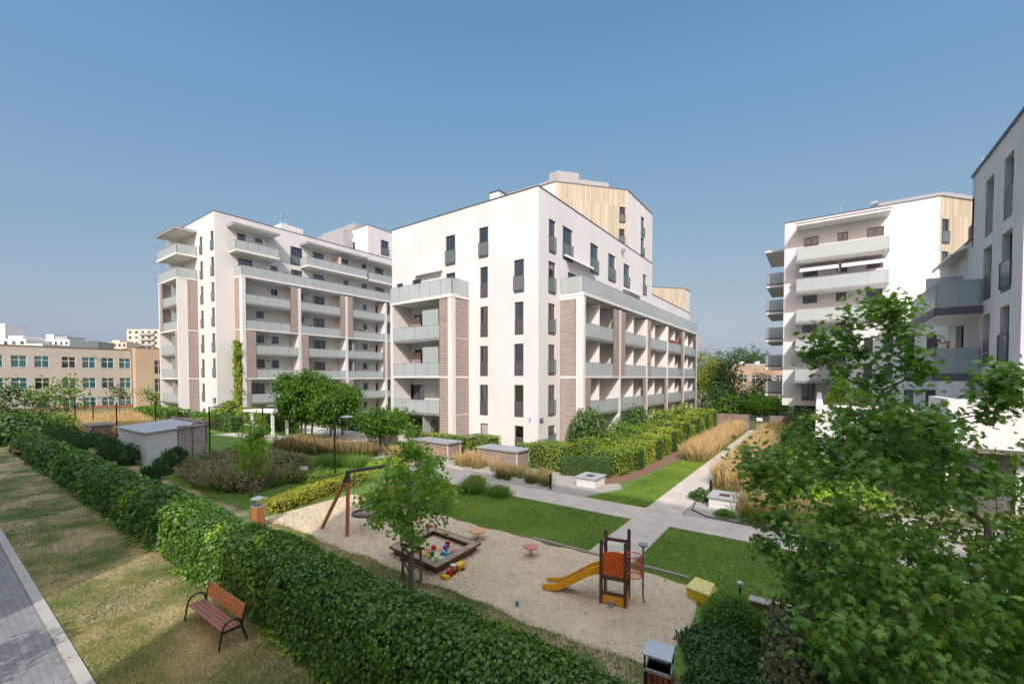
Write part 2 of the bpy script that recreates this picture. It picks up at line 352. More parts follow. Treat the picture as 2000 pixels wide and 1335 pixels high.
def pavermat():
    m, nt, N, b = newmat('pavers'); b.inputs['Roughness'].default_value = .9
    tc = N.new('ShaderNodeTexCoord'); br = N.new('ShaderNodeTexBrick')
    mp = N.new('ShaderNodeMapping'); mp.inputs['Scale'].default_value = (1, 1, 1); nt.links.new(tc.outputs['Object'], mp.inputs[0])
    nt.links.new(mp.outputs[0], br.inputs['Vector']); br.inputs['Scale'].default_value = 5.0
    br.inputs['Color1'].default_value = (.20, .197, .195, 1); br.inputs['Color2'].default_value = (.24, .234, .228, 1); br.inputs['Mortar'].default_value = (.15, .145, .14, 1)
    br.inputs['Mortar Size'].default_value = .018; br.inputs['Row Height'].default_value = .5; br.inputs['Brick Width'].default_value = 1.0
    nz = N.new('ShaderNodeTexNoise'); nz.inputs['Scale'].default_value = 1.2; nz.inputs['Detail'].default_value = 7; nt.links.new(tc.outputs['Object'], nz.inputs['Vector'])
    cr = N.new('ShaderNodeValToRGB'); cr.color_ramp.elements[0].color = (.75, .75, .75, 1); cr.color_ramp.elements[1].color = (1.2, 1.18, 1.15, 1); nt.links.new(nz.outputs['Fac'], cr.inputs[0])
    mx = N.new('ShaderNodeMixRGB'); mx.blend_type = 'MULTIPLY'; mx.inputs[0].default_value = 1
    nt.links.new(br.outputs[0], mx.inputs[1]); nt.links.new(cr.outputs[0], mx.inputs[2]); nt.links.new(mx.outputs[0], b.inputs['Base Color'])
    bp = N.new('ShaderNodeBump'); bp.inputs['Strength'].default_value = .5; bp.inputs['Distance'].default_value = .01; nt.links.new(br.outputs['Fac'], bp.inputs['Height']); bp.invert = True
    nt.links.new(bp.outputs[0], b.inputs['Normal'])
    return m
def slabmat():
    m = mat('path_slabs', (.49, .44, .37), .85, .13, 1.5, .25, 120)
    nt = m.node_tree; N = nt.nodes; b = N['Principled BSDF']
    br = N.new('ShaderNodeTexBrick'); br.offset = 0; br.inputs['Scale'].default_value = 1.0
    br.inputs['Color1'].default_value = (1, 1, 1, 1); br.inputs['Color2'].default_value = (.95, .95, .94, 1); br.inputs['Mortar'].default_value = (.80, .79, .77, 1)
    br.inputs['Mortar Size'].default_value = .008; br.inputs['Brick Width'].default_value = .78; br.inputs['Row Height'].default_value = .75
    tc = N.new('ShaderNodeTexCoord'); nt.links.new(tc.outputs['Object'], br.inputs['Vector'])
    old = b.inputs['Base Color'].links[0].from_socket
    mx = N.new('ShaderNodeMixRGB'); mx.blend_type = 'MULTIPLY'; mx.inputs[0].default_value = 1
    nt.links.new(old, mx.inputs[1]); nt.links.new(br.outputs[0], mx.inputs[2]); nt.links.new(mx.outputs[0], b.inputs['Base Color'])
    return m
M_PAVER, M_PATH = pavermat(), slabmat()
def sheet(name, poly, z, m):
    mb = MB(); mb.face([(x, y, z) for x, y in poly]); return struct(name, mb, m)
sheet('ground', [(-1500, -1500), (1500, -1500), (1500, 1500), (-1500, 1500)], 0, M_EARTH)
def R4(x0, y0, x1, y1): return [(x0, y0), (x1, y0), (x1, y1), (x0, y1)]
sheet('pavement', R4(-70, -1.0, 30, 1.52), .006, M_PAVER)
mb = MB(); x = -70
while x < 20: mb.box(x+.004, 1.522, -.1, x+.996, 1.70, .03); x += 1.0
struct('kerb', mb, CONC)
sheet('lawn_strip', R4(-70, 1.72, 12, 7.5), .006, M_DRY)
sheet('lawn', [(-70, 7.5), (5, 7.5), (5, 15), (-70, 15)], .010, M_LAWN)
sheet('lawn_by_building', R4(-16, 16.6, -5.42, 46), .010, M_LAWN)
sheet('lawn_far', R4(-75, 15.0, -31, 21), .014, M_LAWN)
# paths
mb = MB()
mb.prism([(-5.42, 11.25), (-4.07, 11.15), (-4.07, 14.98), (-5.42, 14.98)], -.05, .035)
mb.prism([(-17, 14.98), (12, 14.98), (12, 16.6), (-13.2, 16.6), (-17.5, 18.5), (-19, 16.5)], -.05, .036)
mb.prism([(-5.42, 16.602), (-4.07, 16.602), (-4.07, 47.4), (-5.42, 47.4)], -.05, .035)
mb.prism([(-60, 21.0), (-19, 21.0), (-19, 24.5), (-60, 24.5)], -.05, .034)
mb.prism([(-44, 15.5), (-27, 19.6), (-27, 20.9), (-44, 17.5)], -.05, .033)
struct('path', mb, M_PATH)
sheet('gravel', [(-24, 16.7), (-13.5, 16.7), (-8.0, 16.68), (-7.2, 18.8), (-7.9, 20), (-16, 20.6), (-24, 20.6)], .018, M_GRAVEL)
sheet('gravel_bed', [(-4.05, 16.68), (6, 16.68), (6, 21), (-4.05, 21)], .018, M_GRAVEL)
sheet('mulch', [(-8.9, 18.8), (-7.9, 19.6), (-7.45, 21), (-7.0, 29), (-6.9, 45), (-8.9, 45)], .022, M_MULCH)
# thin steel garden edging curve by the right planter
mb = MB(); mb.tube([(-4.03, 18.6, .05), (-3.9, 17.4, .05), (-3.3, 16.85, .05), (-2, 16.72, .05), (3, 16.7, .05)], .025, 5); struct('garden_edging', mb, FRAMEM)
# sand of the playground: wavy edge, foot-trodden relief
def sand_bed():
    x0, x1, y0, y1 = -16.35, -1.95, 7.38, 11.35; d = .045
    nx, ny = int((x1-x0)/d), int((y1-y0)/d)
    U, Vv = np.meshgrid(np.linspace(0, 1, nx+1), np.linspace(0, 1, ny+1), indexing='ij')
    xl = x0+.45*np.sin(Vv*3)*0-.25*Vv
    xr = x1-.05-.35*(1-np.sqrt(np.clip(1-(2*Vv-1)**2*.85, 0, 1)))*2
    X = xl+(xr-xl)*U
    yb = y0+.06*np.sin(X*1.7)+.04*np.sin(X*4.1); yt = y1-.45*np.clip((X+5.2)/3.2, 0, 1)**1.3+.05*np.sin(X*2.3+1)+.05*np.sin(X*5)-.15*np.clip((-X-14)/2, 0, 1)
    Y = yb+(yt-yb)*Vv
    P = np.stack([X.ravel(), Y.ravel(), 0*X.ravel()], 1)
    h = vnoise(P, 2.2, 1)*.02+vnoise(P, 6.5, 2)*.028+vnoise(P, 13, 3)*.040+vnoise(P, 22, 4)*.028+vnoise(P, 38, 5)*.012
    edge = np.minimum(np.minimum(U, 1-U)*nx, np.minimum(Vv, 1-Vv)*ny).ravel()
    fd = np.clip(edge/8, 0, 1); z = np.maximum(.022, .022+(.055+h*.8)*fd); z = np.where(edge < 1, -.02, z); P[:, 2] = z
    i = np.arange(nx*(ny+1)).reshape(nx, ny+1)[:, :-1].ravel()
    F = np.stack([i, i+ny+1, i+ny+2, i+1], 1)
    o = npmesh('sand', P, F, None, M_SAND, smooth=True); o['kind'] = 'structure'
sand_bed()
mb = MB(); mb.box(-7.3, 11.30, -.02, -3.9, 11.36, .09); mb.box(-3.88, 11.30, -.02, -2.6, 11.36, .09); tag(struct('sand_edging', mb, mat('edging_timber', (.36, .31, .25))))
# ---------------------------------------------------------------- building tools
def wall(mb, F, u0, u1, z0, z1, holes=(), N=0.0, depth=.16, m=0):
    hs = [(max(a, u0), max(b, z0), min(c, u1), min(d, z1)) for a, b, c, d in holes]
    hs = [h for h in hs if h[2]-h[0] > .02 and h[3]-h[1] > .02]
    us = sorted({u0, u1, *[h[0] for h in hs], *[h[2] for h in hs]}); zs = sorted({z0, z1, *[h[1] for h in hs], *[h[3] for h in hs]})
    for a, b in zip(us, us[1:]):
        run = None
        for c, d in zip(zs, zs[1:]):
            um, zm = (a+b)/2, (c+d)/2
            inh = any(h[0] < um < h[2] and h[1] < zm < h[3] for h in hs)
            if inh:
                if run: mb.face([F.P(a, run[0], N), F.P(b, run[0], N), F.P(b, run[1], N), F.P(a, run[1], N)], m); run = None
            else: run = (run[0], d) if run else (c, d)
        if run: mb.face([F.P(a, run[0], N), F.P(b, run[0], N), F.P(b, run[1], N), F.P(a, run[1], N)], m)
    for a, c, b, d in hs:
        q = [(a, c), (b, c), (b, d), (a, d)]
        for (p1, p2) in zip(q, q[1:]+q[:1]):
            mb.face([F.P(p1[0], p1[1], N), F.P(p2[0], p2[1], N), F.P(p2[0], p2[1], N-depth), F.P(p1[0], p1[1], N-depth)], m)
def window(parent, F, r, style='w2', N=0.0, pane=None, fm=None, dep=.12, frac=.5, name='window'):
    u0, z0, u1, z1 = r; fm = fm or FRAMEM; t = .055; dep = N-dep
    mb = MB(); zb = z0
    if style == 'panel': zb = z0+(z1-z0)*frac
    if style == 'rail': zb = z0+.22
    mb.fbox(F, u0, u0+t, dep-.04, dep+.03, zb, z1); mb.fbox(F, u1-t, u1, dep-.04, dep+.03, zb, z1)
    mb.fbox(F, u0+t, u1-t, dep-.04, dep+.03, zb, zb+t); mb.fbox(F, u0+t, u1-t, dep-.04, dep+.03, z1-t, z1)
    wd = u1-u0
    if style in ('w2', 'door') or wd > 1.15:
        k = 3 if wd > 2.4 else 2
        for i in range(1, k): mb.fbox(F, u0+wd*i/k-.035, u0+wd*i/k+.035, dep-.035, dep+.026, zb+t, z1-t)
    if style == 'cross': mb.fbox(F, u0+t, u1-t, dep-.03, dep+.028, zb+(z1-zb)*.62, zb+(z1-zb)*.62+.06)
    rb = dep-.55; n0 = dep-.05
    for q in ([(u0, rb), (u1, rb)], [(u0, rb), (u0, n0)], [(u1, rb), (u1, n0)]): mb.face([F.P(q[0][0], zb, q[0][1]), F.P(q[1][0], zb, q[1][1]), F.P(q[1][0], z1, q[1][1]), F.P(q[0][0], z1, q[0][1])], 1)
    for zz in (zb, z1): mb.face([F.P(u0, zz, rb), F.P(u1, zz, rb), F.P(u1, zz, n0), F.P(u0, zz, n0)], 1)
    w_ = mb.build(name, [fm, ROOM], parent)
    if pane is None or pane is PANE:
        q = rnd.random(); spans = [] if q < .3 else ([(0, .3)] if q < .52 else ([(.7, 1)] if q < .62 else ([(0, .25), (.75, 1)] if q < .76 else [(0, 1)])))
        if spans:
            c = MB(); lo = zb if rnd.random() < .7 else zb+(z1-zb)*rnd.uniform(.3, .6)
            if spans == [(0, 1)] and rnd.random() < .5: lo = zb+(z1-zb)*rnd.uniform(.15, .6)
            for a_, b_ in spans:
                ua, ub = u0+wd*a_, u0+wd*b_; k = max(4, int((ub-ua)/.05)); pr = None
                for i in range(k+1):
                    pt = (ua+(ub-ua)*i/k, dep-.12+(.018 if i % 2 else -.018))
                    if pr: c.face([F.P(pr[0], lo, pr[1]), F.P(pt[0], lo, pt[1]), F.P(pt[0], z1, pt[1]), F.P(pr[0], z1, pr[1])])
                    pr = pt
            c.build('curtain', rnd.choice(CURT), w_)
        pane = PANE
    p = MB(); p.face([F.P(u0+t, zb+t, dep-.005), F.P(u1-t, zb+t, dep-.005), F.P(u1-t, z1-t, dep-.005), F.P(u0+t, z1-t, dep-.005)])
    if pane is None:
        pane = PANE
    p.build('pane', pane, w_)
    if style == 'panel':
        p = MB(); p.fbox(F, u0+.01, u1-.01, dep, N-.03, z0+.01, zb-.004); p.build('infill_panel', PANELG, w_)
    elif style == 'rail':
        p = MB(); p.fbox(F, u0+.01, u1-.01, dep-.02, N+.004, z0+.005, zb-.005); p.build('sill', PANELG, w_)
        p = MB(); p.fbox(F, u0-.02, u1+.02, N+.03, N+.045, zb, zb+(z1-zb)*.46); p.build('guard_glass', CLEARG, w_)
        p = MB(); p.fbox(F, u0-.03, u1+.03, N+.02, N+.055, zb+(z1-zb)*.46, zb+(z1-zb)*.46+.03)
        for uu in (u0-.03, u1+.01): p.fbox(F, uu, uu+.02, N-.0, N+.06, zb-.05, zb+(z1-zb)*.46)
        p.build('guard_rail', FRAMEM, w_)
    else:
        p = MB(); p.fbox(F, u0-.02, u1+.02, dep-.02, N+.03, z0-.035, z0-.002); p.build('sill', STEEL, w_)
    return w_
def railing(parent, F, u0, u1, N, z, h=1.0, m=None, ends=(), nret=0.0, step=1.25, name='railing', col=None):
    """panelled glass balustrade standing along u at depth N, with returns toward the wall at the ends"""
    m = m or FROST; g = MB(); r = MB()
    def run(P0, P1):
        a, b = Vector(P0), Vector(P1); L = (b-a).length; k = max(1, round(L/step)); d = (b-a)/L
        for i in range(k):
            p, q = a+d*(L*i/k+.02), a+d*(L*(i+1)/k-.02)
            g.obar(p+Vector((0, 0, h/2)), q+Vector((0, 0, h/2)), .018, h)
        r.obar(a+Vector((0, 0, h+.02)), b+Vector((0, 0, h+.02)), .035, .03)
        for i in range(k+1):
            p = a+d*min(max(L*i/k, .02), L-.02); r.obar(p+Vector((0, 0, -.04)), p+Vector((0, 0, h)), .018, .03, up=d)
    run(F.P(u0, z, N), F.P(u1, z, N))
    if 'a' in ends: run(F.P(u0, z, N-.02), F.P(u0, z, N-nret))
    if 'b' in ends: run(F.P(u1, z, N-.02), F.P(u1, z, N-nret))
    o = g.build(name, m, parent); r.build('handrail', col or STEEL, o); return o
def louvre(parent, F, u0, u1, z0, z1, N, th=.05, step=.125, m=None, axis='u', n0=None):
    """slatted wood screen on plane N between u0,u1"""
    mb = MB(); z = z0+.04
    if axis == 'u':
        while z < z1-.06: mb.fbox(F, u0+.03, u1-.03, N-.03, N, z, z+step*.62); z += step
        mb.fbox(F, u0, u0+.03, N-.04, N+.003, z0, z1, 1); mb.fbox(F, u1-.03, u1, N-.04, N+.003, z0, z1, 1)
        mb.fbox(F, u0+.03, u1-.03, N-.055, N-.045, z0, z1, 1)
    else:   # screen running in the N direction at u = u0, facing -u
        while z < z1-.06: mb.fbox(F, u0, u0+.03, n0+.03, N-.03, z, z+step*.62); z += step
        mb.fbox(F, u0-.003, u0+.04, n0, n0+.03, z0, z1, 1); mb.fbox(F, u0-.003, u0+.04, N-.03, N, z0, z1, 1)
        mb.fbox(F, u0+.045, u0+.055, n0+.03, N-.03, z0, z1, 1)
    return mb.build('louvre_screen', [m or LOUV, LOUVB], parent)
LOUVB = mat('screen_backing', (.20, .145, .13), .8, .1)
def roofbox(parent, x0, y0, x1, y1, z0, z1, holes_minus_y=(), holes_plus_x=(), m=None, cop=True, wname='wall'):
    Fy = Fac((0, y0), (1, 0), (0, -1)); Fx = Fac((x1, 0), (0, 1), (1, 0)); mb = MB()
    wall(mb, Fy, x0, x1, z0, z1, holes_minus_y); wall(mb, Fx, y0, y1, z0, z1, holes_plus_x)
    mb.face([(x0, y0, z0), (x0, y1, z0), (x0, y1, z1), (x0, y0, z1)]); mb.face([(x0, y1, z0), (x1, y1, z0), (x1, y1, z1), (x0, y1, z1)])
    mb.build(wname, m or WHITE, parent)
    r = MB(); r.face([(x0+.02, y0+.02, z1-.12), (x1-.02, y0+.02, z1-.12), (x1-.02, y1-.02, z1-.12), (x0+.02, y1-.02, z1-.12)])
    ro = r.build('roof', METALG, parent)
    if cop:
        c = MB(); e = .04
        for a in ((x0-e, y0-e, x1+e, y0+.28), (x0-e, y1-.28, x1+e, y1+e), (x0-e, y0+.282, x0+.28, y1-.282), (x1-.28, y0+.282, x1+e, y1-.282)):
            c.box(a[0], a[1], z1, a[2], a[3], z1+.07)
        c.build('coping', COPING, ro)
    return Fy, Fx
def floorslab(parent, F, u0, u1, n0, n1, z, th=.14, name='balcony'):
    mb = MB(); mb.fbox(F, u0, u1, n0, n1, z-th, z-.03, 0); mb.fbox(F, u0+.004, u1-.004, n1, n1+.03, z-th-.03, z+.02, 1)
    return mb.build(name, [SOFFIT, SLAB], parent)
def pots(parent, F, pts, N, z, mats):
    for (u, h, mi) in pts:
        c = F.P(u, z, N); mb = MB(); mb.lathe([(.10, 0), (.15, .28)], c, 10); p = mb.build('plant_pot', mat('terracotta', (.30, .14, .08)) if mi == 0 else STEEL, parent)
        n = 90; d = unit(n); P = np.array(c)+np.array([0, 0, .3+h*.5])+d*np.array([.22, .22, h*.5])
        scatter('plant', T_OVAL, P, unit(n), unit(n), .13, rng.random(n), mats, p, parent['_o'])
# ---------------------------------------------------------------- central apartment building
LEAFPOT = leafmat('potplant_leaves', (.03, .07, .015), (.06, .13, .03), (.14, .22, .05))
LEAFRED = leafmat('geranium_flowers', (.04, .10, .02), (.45, .04, .03), (.65, .10, .08), pos=(0, .45, 1))
Z2 = lambda L: zoom(740, 320, .4343, L)
Z3 = lambda L: zoom(1020, 320, .4343, L)
Z1 = lambda L: zoom(280, 380, .35945, L)
Z4 = lambda L: zoom(1480, 320, .4344, L)
def textobj(s, F, u, z, N, size, m, parent, name):
    cu = bpy.data.curves.new(name, 'FONT'); cu.body = s; cu.size = size; cu.extrude = .01; cu.align_x = 'CENTER'
    t = bpy.data.objects.new('t', cu); C.objects.link(t); bpy.context.view_layer.update()
    me = bpy.data.meshes.new_from_object(t.evaluated_get(bpy.context.evaluated_depsgraph_get())); bpy.data.objects.remove(t)
    me.name = name; off = Vector(parent['_o'])
    for v in me.vertices:
        v.co = Vector(F.P(u+v.co.x, z+v.co.y, N+v.co.z))-off
    me.materials.clear(); return fin(name, me, m, parent, None)
def penthouse(parent, a, b, L, z0, z1, xw=-16.1, win=(), fy_extra=None, depth_x=7.0):
    """upper block: face on +X from y=a to y=b, larch clad splayed face, white face to -Y"""
    d = (-.647, -.763); P0 = (xw, a); P1 = (xw+d[0]*L, a+d[1]*L); xl = P1[0]-depth_x
    Fx = Fac((xw, 0), (0, 1), (1, 0)); Fs = Fac(P1, (.647, .763), (.763, -.647)); Fy = Fac((0, P1[1]), (1, 0), (0, -1))
    hx = [Fx.rect(w) for w in win if w[4:] == ('x',)] if False else []
    return P0, P1, xl, Fx, Fs, Fy
B = thing('apartment_building', (-24, 32, 0), 'white apartment block in the middle with larch clad penthouses and a number 7', 'building')
XW, YW = -16.1, 25.76
Fy = Fac((0, YW), (1, 0), (0, -1)); Fx = Fac((XW, 0), (0, 1), (1, 0))
L_rail = Z2([(300, 322, 343, 458), (450, 285, 491, 424), (607, 430, 652, 580)])
L_pan = Z2([(455, 463, 490, 603), (455, 641, 490, 779), (454, 818, 490, 954), (453, 992, 490, 1130), (610, 620, 650, 768), (608, 808, 650, 953), (608, 993, 650, 1138), (610, 1177, 650, 1277)])
L_win = Z2([(456, 1166, 490, 1232), (302, 490, 343, 560), (150, 520, 190, 570), (80, 538, 108, 575), (158, 680, 194, 740), (160, 835, 196, 905), (113, 992, 205, 1070), (140, 1150, 200, 1240)])
hy = [Fy.rect(r) for r in L_rail+L_pan+L_win]
R_rail = Z3([(120, 252, 150, 405), (118, 440, 150, 588), (117, 628, 148, 770), (117, 812, 148, 952), (117, 993, 148, 1135), (117, 1175, 148, 1262),
             (182, 288, 227, 438), (306, 362, 343, 497), (387, 408, 419, 533), (456, 452, 483, 558), (543, 497, 558, 593)])
hx = [Fx.rect(r) for r in R_rail]
def snap(h, w): return (h[0], h[1], h[0]+w, h[3])
# doors behind the loggias (regular), on the +X wall
BAY = [28.9+7.25*k for k in range(6)]; LV = [11.2, 8.2, 5.25, 2.3, -.02]
doors = []
for k in range(5):
    for z in LV[1:]:
        doors.append((BAY[k]+1.0, z+.12, BAY[k]+2.9, z+2.3)); doors.append((BAY[k]+4.6, z+.12, BAY[k]+6.2, z+2.3))
for k in range(3): doors.append((BAY[k]+1.2, 11.32, BAY[k]+3.2, 13.4))
d1 = [d for d in doors if d[2] < 50.8]; d2 = [d for d in doors if d[0] > 51.0]
Y2 = 50.9
roofbox(B, -31.8, YW, XW, Y2, -.2, 18.45, hy, hx+d1)
roofbox(B, -31.8, Y2+.02, XW, 69.2, -.2, 14.9, (), d2)
for r in hy[:3]: window(B, Fy, r, 'rail', pane=PANE)
for i, r in enumerate(hy[3:11]): window(B, Fy, r, 'panel', frac=.46 if i else .48)
for i, r in enumerate(hy[11:]): window(B, Fy, r, 'w2' if i > 0 else 'v', pane=PANEB if i == 0 else None)
for r in hx: window(B, Fx, r, 'rail')
for r in d1+d2: window(B, Fx, r, 'door', pane=PANE, name='balcony_door')
mb = MB(); mb.box(-23.4, 29.5, 18.3, -22.4, 31.0, 21.0); ch = mb.build('roof_vent_block', WHITE, B)
mb = MB(); mb.box(-23.46, 29.44, 21.0, -22.34, 31.06, 21.08); mb.build('cap', COPING, ch)
# penthouses with splayed larch faces
def splay(parent, a, b, L, z0, z1, wins_s, wins_x, xl):
    P1 = (XW-.647*L, a-.763*L)
    Fs = Fac(P1, (.647, .763), (.763, -.647)); Fyy = Fac((0, P1[1]), (1, 0), (0, -1)); Fxx = Fac((XW-.02, 0), (0, 1), (1, 0))
    hs = [Fs.rect(r) for r in wins_s]; hxx = [Fxx.rect(r) for r in wins_x]
    mb = MB(); wall(mb, Fs, 0, L, z0, z1, hs); mb.build('timber_cladding', WOODP, parent)
    mb = MB(); wall(mb, Fxx, a, b, z0, z1, hxx); wall(mb, Fyy, xl, P1[0], z0, z1)
    mb.face([(xl, P1[1], z0), (xl, b, z0), (xl, b, z1), (xl, P1[1], z1)]); mb.face([(xl, b, z0), (XW-.02, b, z0), (XW-.02, b, z1), (xl, b, z1)])
    mb.build('upper_wall', WHITE, parent)
    poly = [(xl, P1[1]), P1, (XW-.02, a), (XW-.02, b), (xl, b)]
    mb = MB(); mb.prism([(x+(.05 if x > -20 else 0), y-.05 if i < 2 else y) for i, (x, y) in enumerate(poly)], z1+.001, z1+.08); mb.build('coping', COPING, parent)
    for r in hs: window(parent, Fs, r, 'rail')
    for r in hxx: window(parent, Fxx, r, 'rail')
    return P1
P1 = splay(B, 42.9, 50.88, 7.8, 18.3, 24.15, Z3([(437, 193, 463, 268), (435, 292, 460, 362)]), Z3([(534, 240, 550, 330), (533, 332, 549, 418)]), -31)
splay(B, 66.3, 69.1, 7.6, 14.8, 18.1, [], [], -31)
mb = MB(); mb.prism([(-22.6, 38.2), (-21.6, 38.2), (-20.12, 39.97), (-22.6, 42)], 24.2, 25.85)
mb.prism([(-22.6, 42.01), (-20.1, 39.99), (-18.0, 42.5), (-18.5, 45), (-22.6, 45)], 24.2, 25.25); mb.box(-27.8, 38.25, 24.2, -22.61, 45, 25.15)
g = mb.build('plant_room_screen', GREYPERF, B)
mb = MB(); mb.box(-18.4, 44.2, 24.2, -17.2, 45.6, 25.0); mb.build('chimney', WHITE, B)
for x, y in ((-24, 39), (-19.4, 42.5)):
    mb = MB(); mb.tube([(x, y, 26), (x, y, 29.5)], .02, 5); mb.build('antenna', STEEL, B)
# --- right hand loggia frame on the +X side
W = 1.95; XF = W
fr = MB()
for k, y in enumerate(BAY):
    e = .0
    if k == 0: fr.fbox(Fx, y, y+.35, W-.62, W, -.2, 11.2)
    elif k == 5: fr.fbox(Fx, y-.3, y, 0, W, -.2, 11.2)
    else: fr.fbox(Fx, y-.16, y+.16, .01, W, -.2, 11.2-.22)
for z, t in ((11.2, .22), (5.25, .16)):
    for k in range(5):
        a = BAY[k]+(.352 if k == 0 else .162); b = BAY[k+1]-(.162 if k < 4 else .302)
        if z > 10: continue
        fr.fbox(Fx, a, b, W-.25, W-.003, z-t, z)
fr.fbox(Fx, BAY[0]-.02, BAY[5]+.02, .005, W+.03, 11.2, 11.42)
fr.fbox(Fx, BAY[0]-.001, BAY[0]+.2, .01, W-.63, 5.09, 5.25)
fr.fbox(Fx, BAY[0]+.003, BAY[0]+.2, .01, W-.63, 11.0, 11.2)
fr.build('loggia_frame', WHITE, B)
for a, b in ((-.15, 5.08), (5.26, 10.99)): louvre(B, Fx, BAY[0], 0, a, b, W-.64, axis='n', n0=.02)
UP = {0: ('b', 1.25), 1: ('a', 1.1), 2: ('a', 1.1), 3: ('b', 1.1), 4: ('b', .7)}
LO = {0: ('a', 1.0), 1: ('b', .9), 2: ('b', .9), 3: ('b', .9), 4: ('b', .7)}
for k in range(5):
    u0, u1 = BAY[k]+(.36 if k == 0 else .17), BAY[k+1]-(.17 if k < 4 else .31)
    for (za, zb, S) in ((5.27, 10.96, UP), (-.1, 5.07, LO)):
        side, wd = S[k]
        a, b = (u0, u0+wd) if side == 'a' else (u1-wd, u1)
        louvre(B, Fx, a, b, za, zb, W-.03)
    for z in (8.2, 5.25, 2.3, 0.02):
        S = UP if z > 5 else LO; side, wd = S[k]
        if z > .5:
            s = floorslab(B, Fx, u0, u1, .01, W-.12, z)
            a, b = (u0+wd+.02, u1-.01) if side == 'a' else (u0+.01, u1-wd-.02)
            railing(s, Fx, a, b, W-.07, z, 1.02)
        # dividing wall and privacy glass
        dv = MB(); um = (u0+u1)/2+(.5 if k % 2 else -.2); dv.fbox(Fx, um, um+.12, .01, W-.35, z+.001, z+2.78)
        dv.build('privacy_divider', WHITE2, B)
pots(B, Fx, [(BAY[0]+5.4, .9, 1), (BAY[1]+1.9, .6, 1)], W-.5, 8.22, LEAFPOT)
pots(B, Fx, [(BAY[3]+1.2, .3, 0), (BAY[3]+2.0, .3, 0), (BAY[3]+2.9, .3, 0), (BAY[3]+3.8, .3, 0), (BAY[3]+4.7, .3, 0)], W-.3, 9.0, LEAFRED)
tr = railing(B, Fx, BAY[0]+.02, BAY[5]-.02, W-.02, 11.46, 1.15, FROST, ends='a', nret=W-.08, name='terrace_railing')
for k in (1, 2, 3, 4):
    mb = MB(); mb.fbox(Fx, BAY[k]+.3, BAY[k]+.36, .02, W-.4, 11.43, 13.0); mb.build('terrace_divider', FROST, B)
pots(B, Fx, [(33.5+1.1*i, .35+.5*rnd.random(), i % 2) for i in range(13)], W-.45, 11.45, LEAFPOT)
mb = MB(); mb.face([Fx.P(29.5, 14.5, .05), Fx.P(34.6, 14.5, .05), Fx.P(34.6, 14.2, .55), Fx.P(29.5, 14.2, .55)])
mb.fbox(Fx, 29.5, 34.6, .0, .14, 14.45, 14.6); mb.build('awning', WHITE2, B)
mb = MB(); mb.face([Fx.P(41.5, 14.0, .05), Fx.P(46.5, 14.0, .05), Fx.P(46.5, 13.8, .5), Fx.P(41.5, 13.8, .5)]); mb.fbox(Fx, 41.5, 46.5, 0, .14, 13.95, 14.1); mb.build('awning', WHITE2, B)
# --- left loggia on the -Y side
UL0, UL1 = -29.65, -22.55; fr = MB()
fr.fbox(Fy, UL0, UL0+.3, .01, W, -.2, 11.2); fr.fbox(Fy, UL1-.42, UL1, W-.42, W, -.2, 11.2)
fr.fbox(Fy, UL0-.02, UL1+.03, .005, W+.03, 11.2, 11.42)
fr.fbox(Fy, UL0+.302, UL1-.422, W-.2, W-.003, 5.09, 5.25); fr.fbox(Fy, UL1-.2, UL1-.002, .01, W-.422, 5.09, 5.25)
fr.build('loggia_frame', WHITE, B)
Fsd = Fac((UL1, 0), (0, 1), (1, 0))          # side of the loggia, facing +X
for a, b in ((-.15, 5.08), (5.26, 11.18)):
    louvre(B, Fsd, YW-W+.43, YW-.02, a, b, -.03)
    louvre(B, Fy, UL1-1.35, UL1-.43, a, b, W-.03)
for z in (8.2, 5.25, 2.3, .02):
    if z > .5:
        s = floorslab(B, Fy, UL0+.31, UL1-.05, .01, W-.12, z); railing(s, Fy, UL0+.31, UL1-1.37, W-.07, z, 1.02)
    if z != 2.3:
        dv = MB(); dv.fbox(Fy, -26.1, -26.05, .1, W-.3, z+.1, z+2.3); dv.fbox(Fy, -26.1, -24.3, W-.34, W-.3, z+.1, z+2.3) if z != .02 else None
        dv.build('privacy_divider', FROST, B)
louvre(B, Fy, UL0+.8, UL0+1.9, 8.3, 10.3, .3); louvre(B, Fy, UL0+.8, UL0+1.9, 5.3, 7.3, .3)
railing(B, Fy, UL0+.0, UL1-.0, W-.02, 11.46, 1.15, FROST, ends='ab', nret=W-.08, name='terrace_railing')
mb = MB(); mb.face([Fy.P(-28.6, 13.95, .05), Fy.P(-25.4, 13.95, .05), Fy.P(-25.4, 13.8, .45), Fy.P(-28.6, 13.8, .45)]); mb.fbox(Fy, -28.6, -25.4, 0, .14, 13.95, 14.08); mb.build('awning', WHITE2, B)
# number and plate on the corner
u, z = Fy.at(1034.5, 826); textobj('7', Fy, u, z, .004, .52, FRAMEM, B, 'house_number')
Mblue = mat('blue_enamel', (.03, .06, .16), .4, .1)
u, z = Fx.at(1057.5, 818, 0); mb = MB(); mb.fbox(Fx, u-.22, u+.22, .002, .03, z-.28, z+.05); pl = mb.build('number_plate', Mblue, B)
textobj('7', Fx, u, z-.2, .032, .26, WFRAME, pl, 'numeral')
mb = MB(); u, z = Fx.at(1020+447*.4343, 320+390*.4343); mb.fbox(Fx, u-.15, u+.15, 0, .3, z-.15, z+.15); mb.build('wall_lamp', STEEL, B)
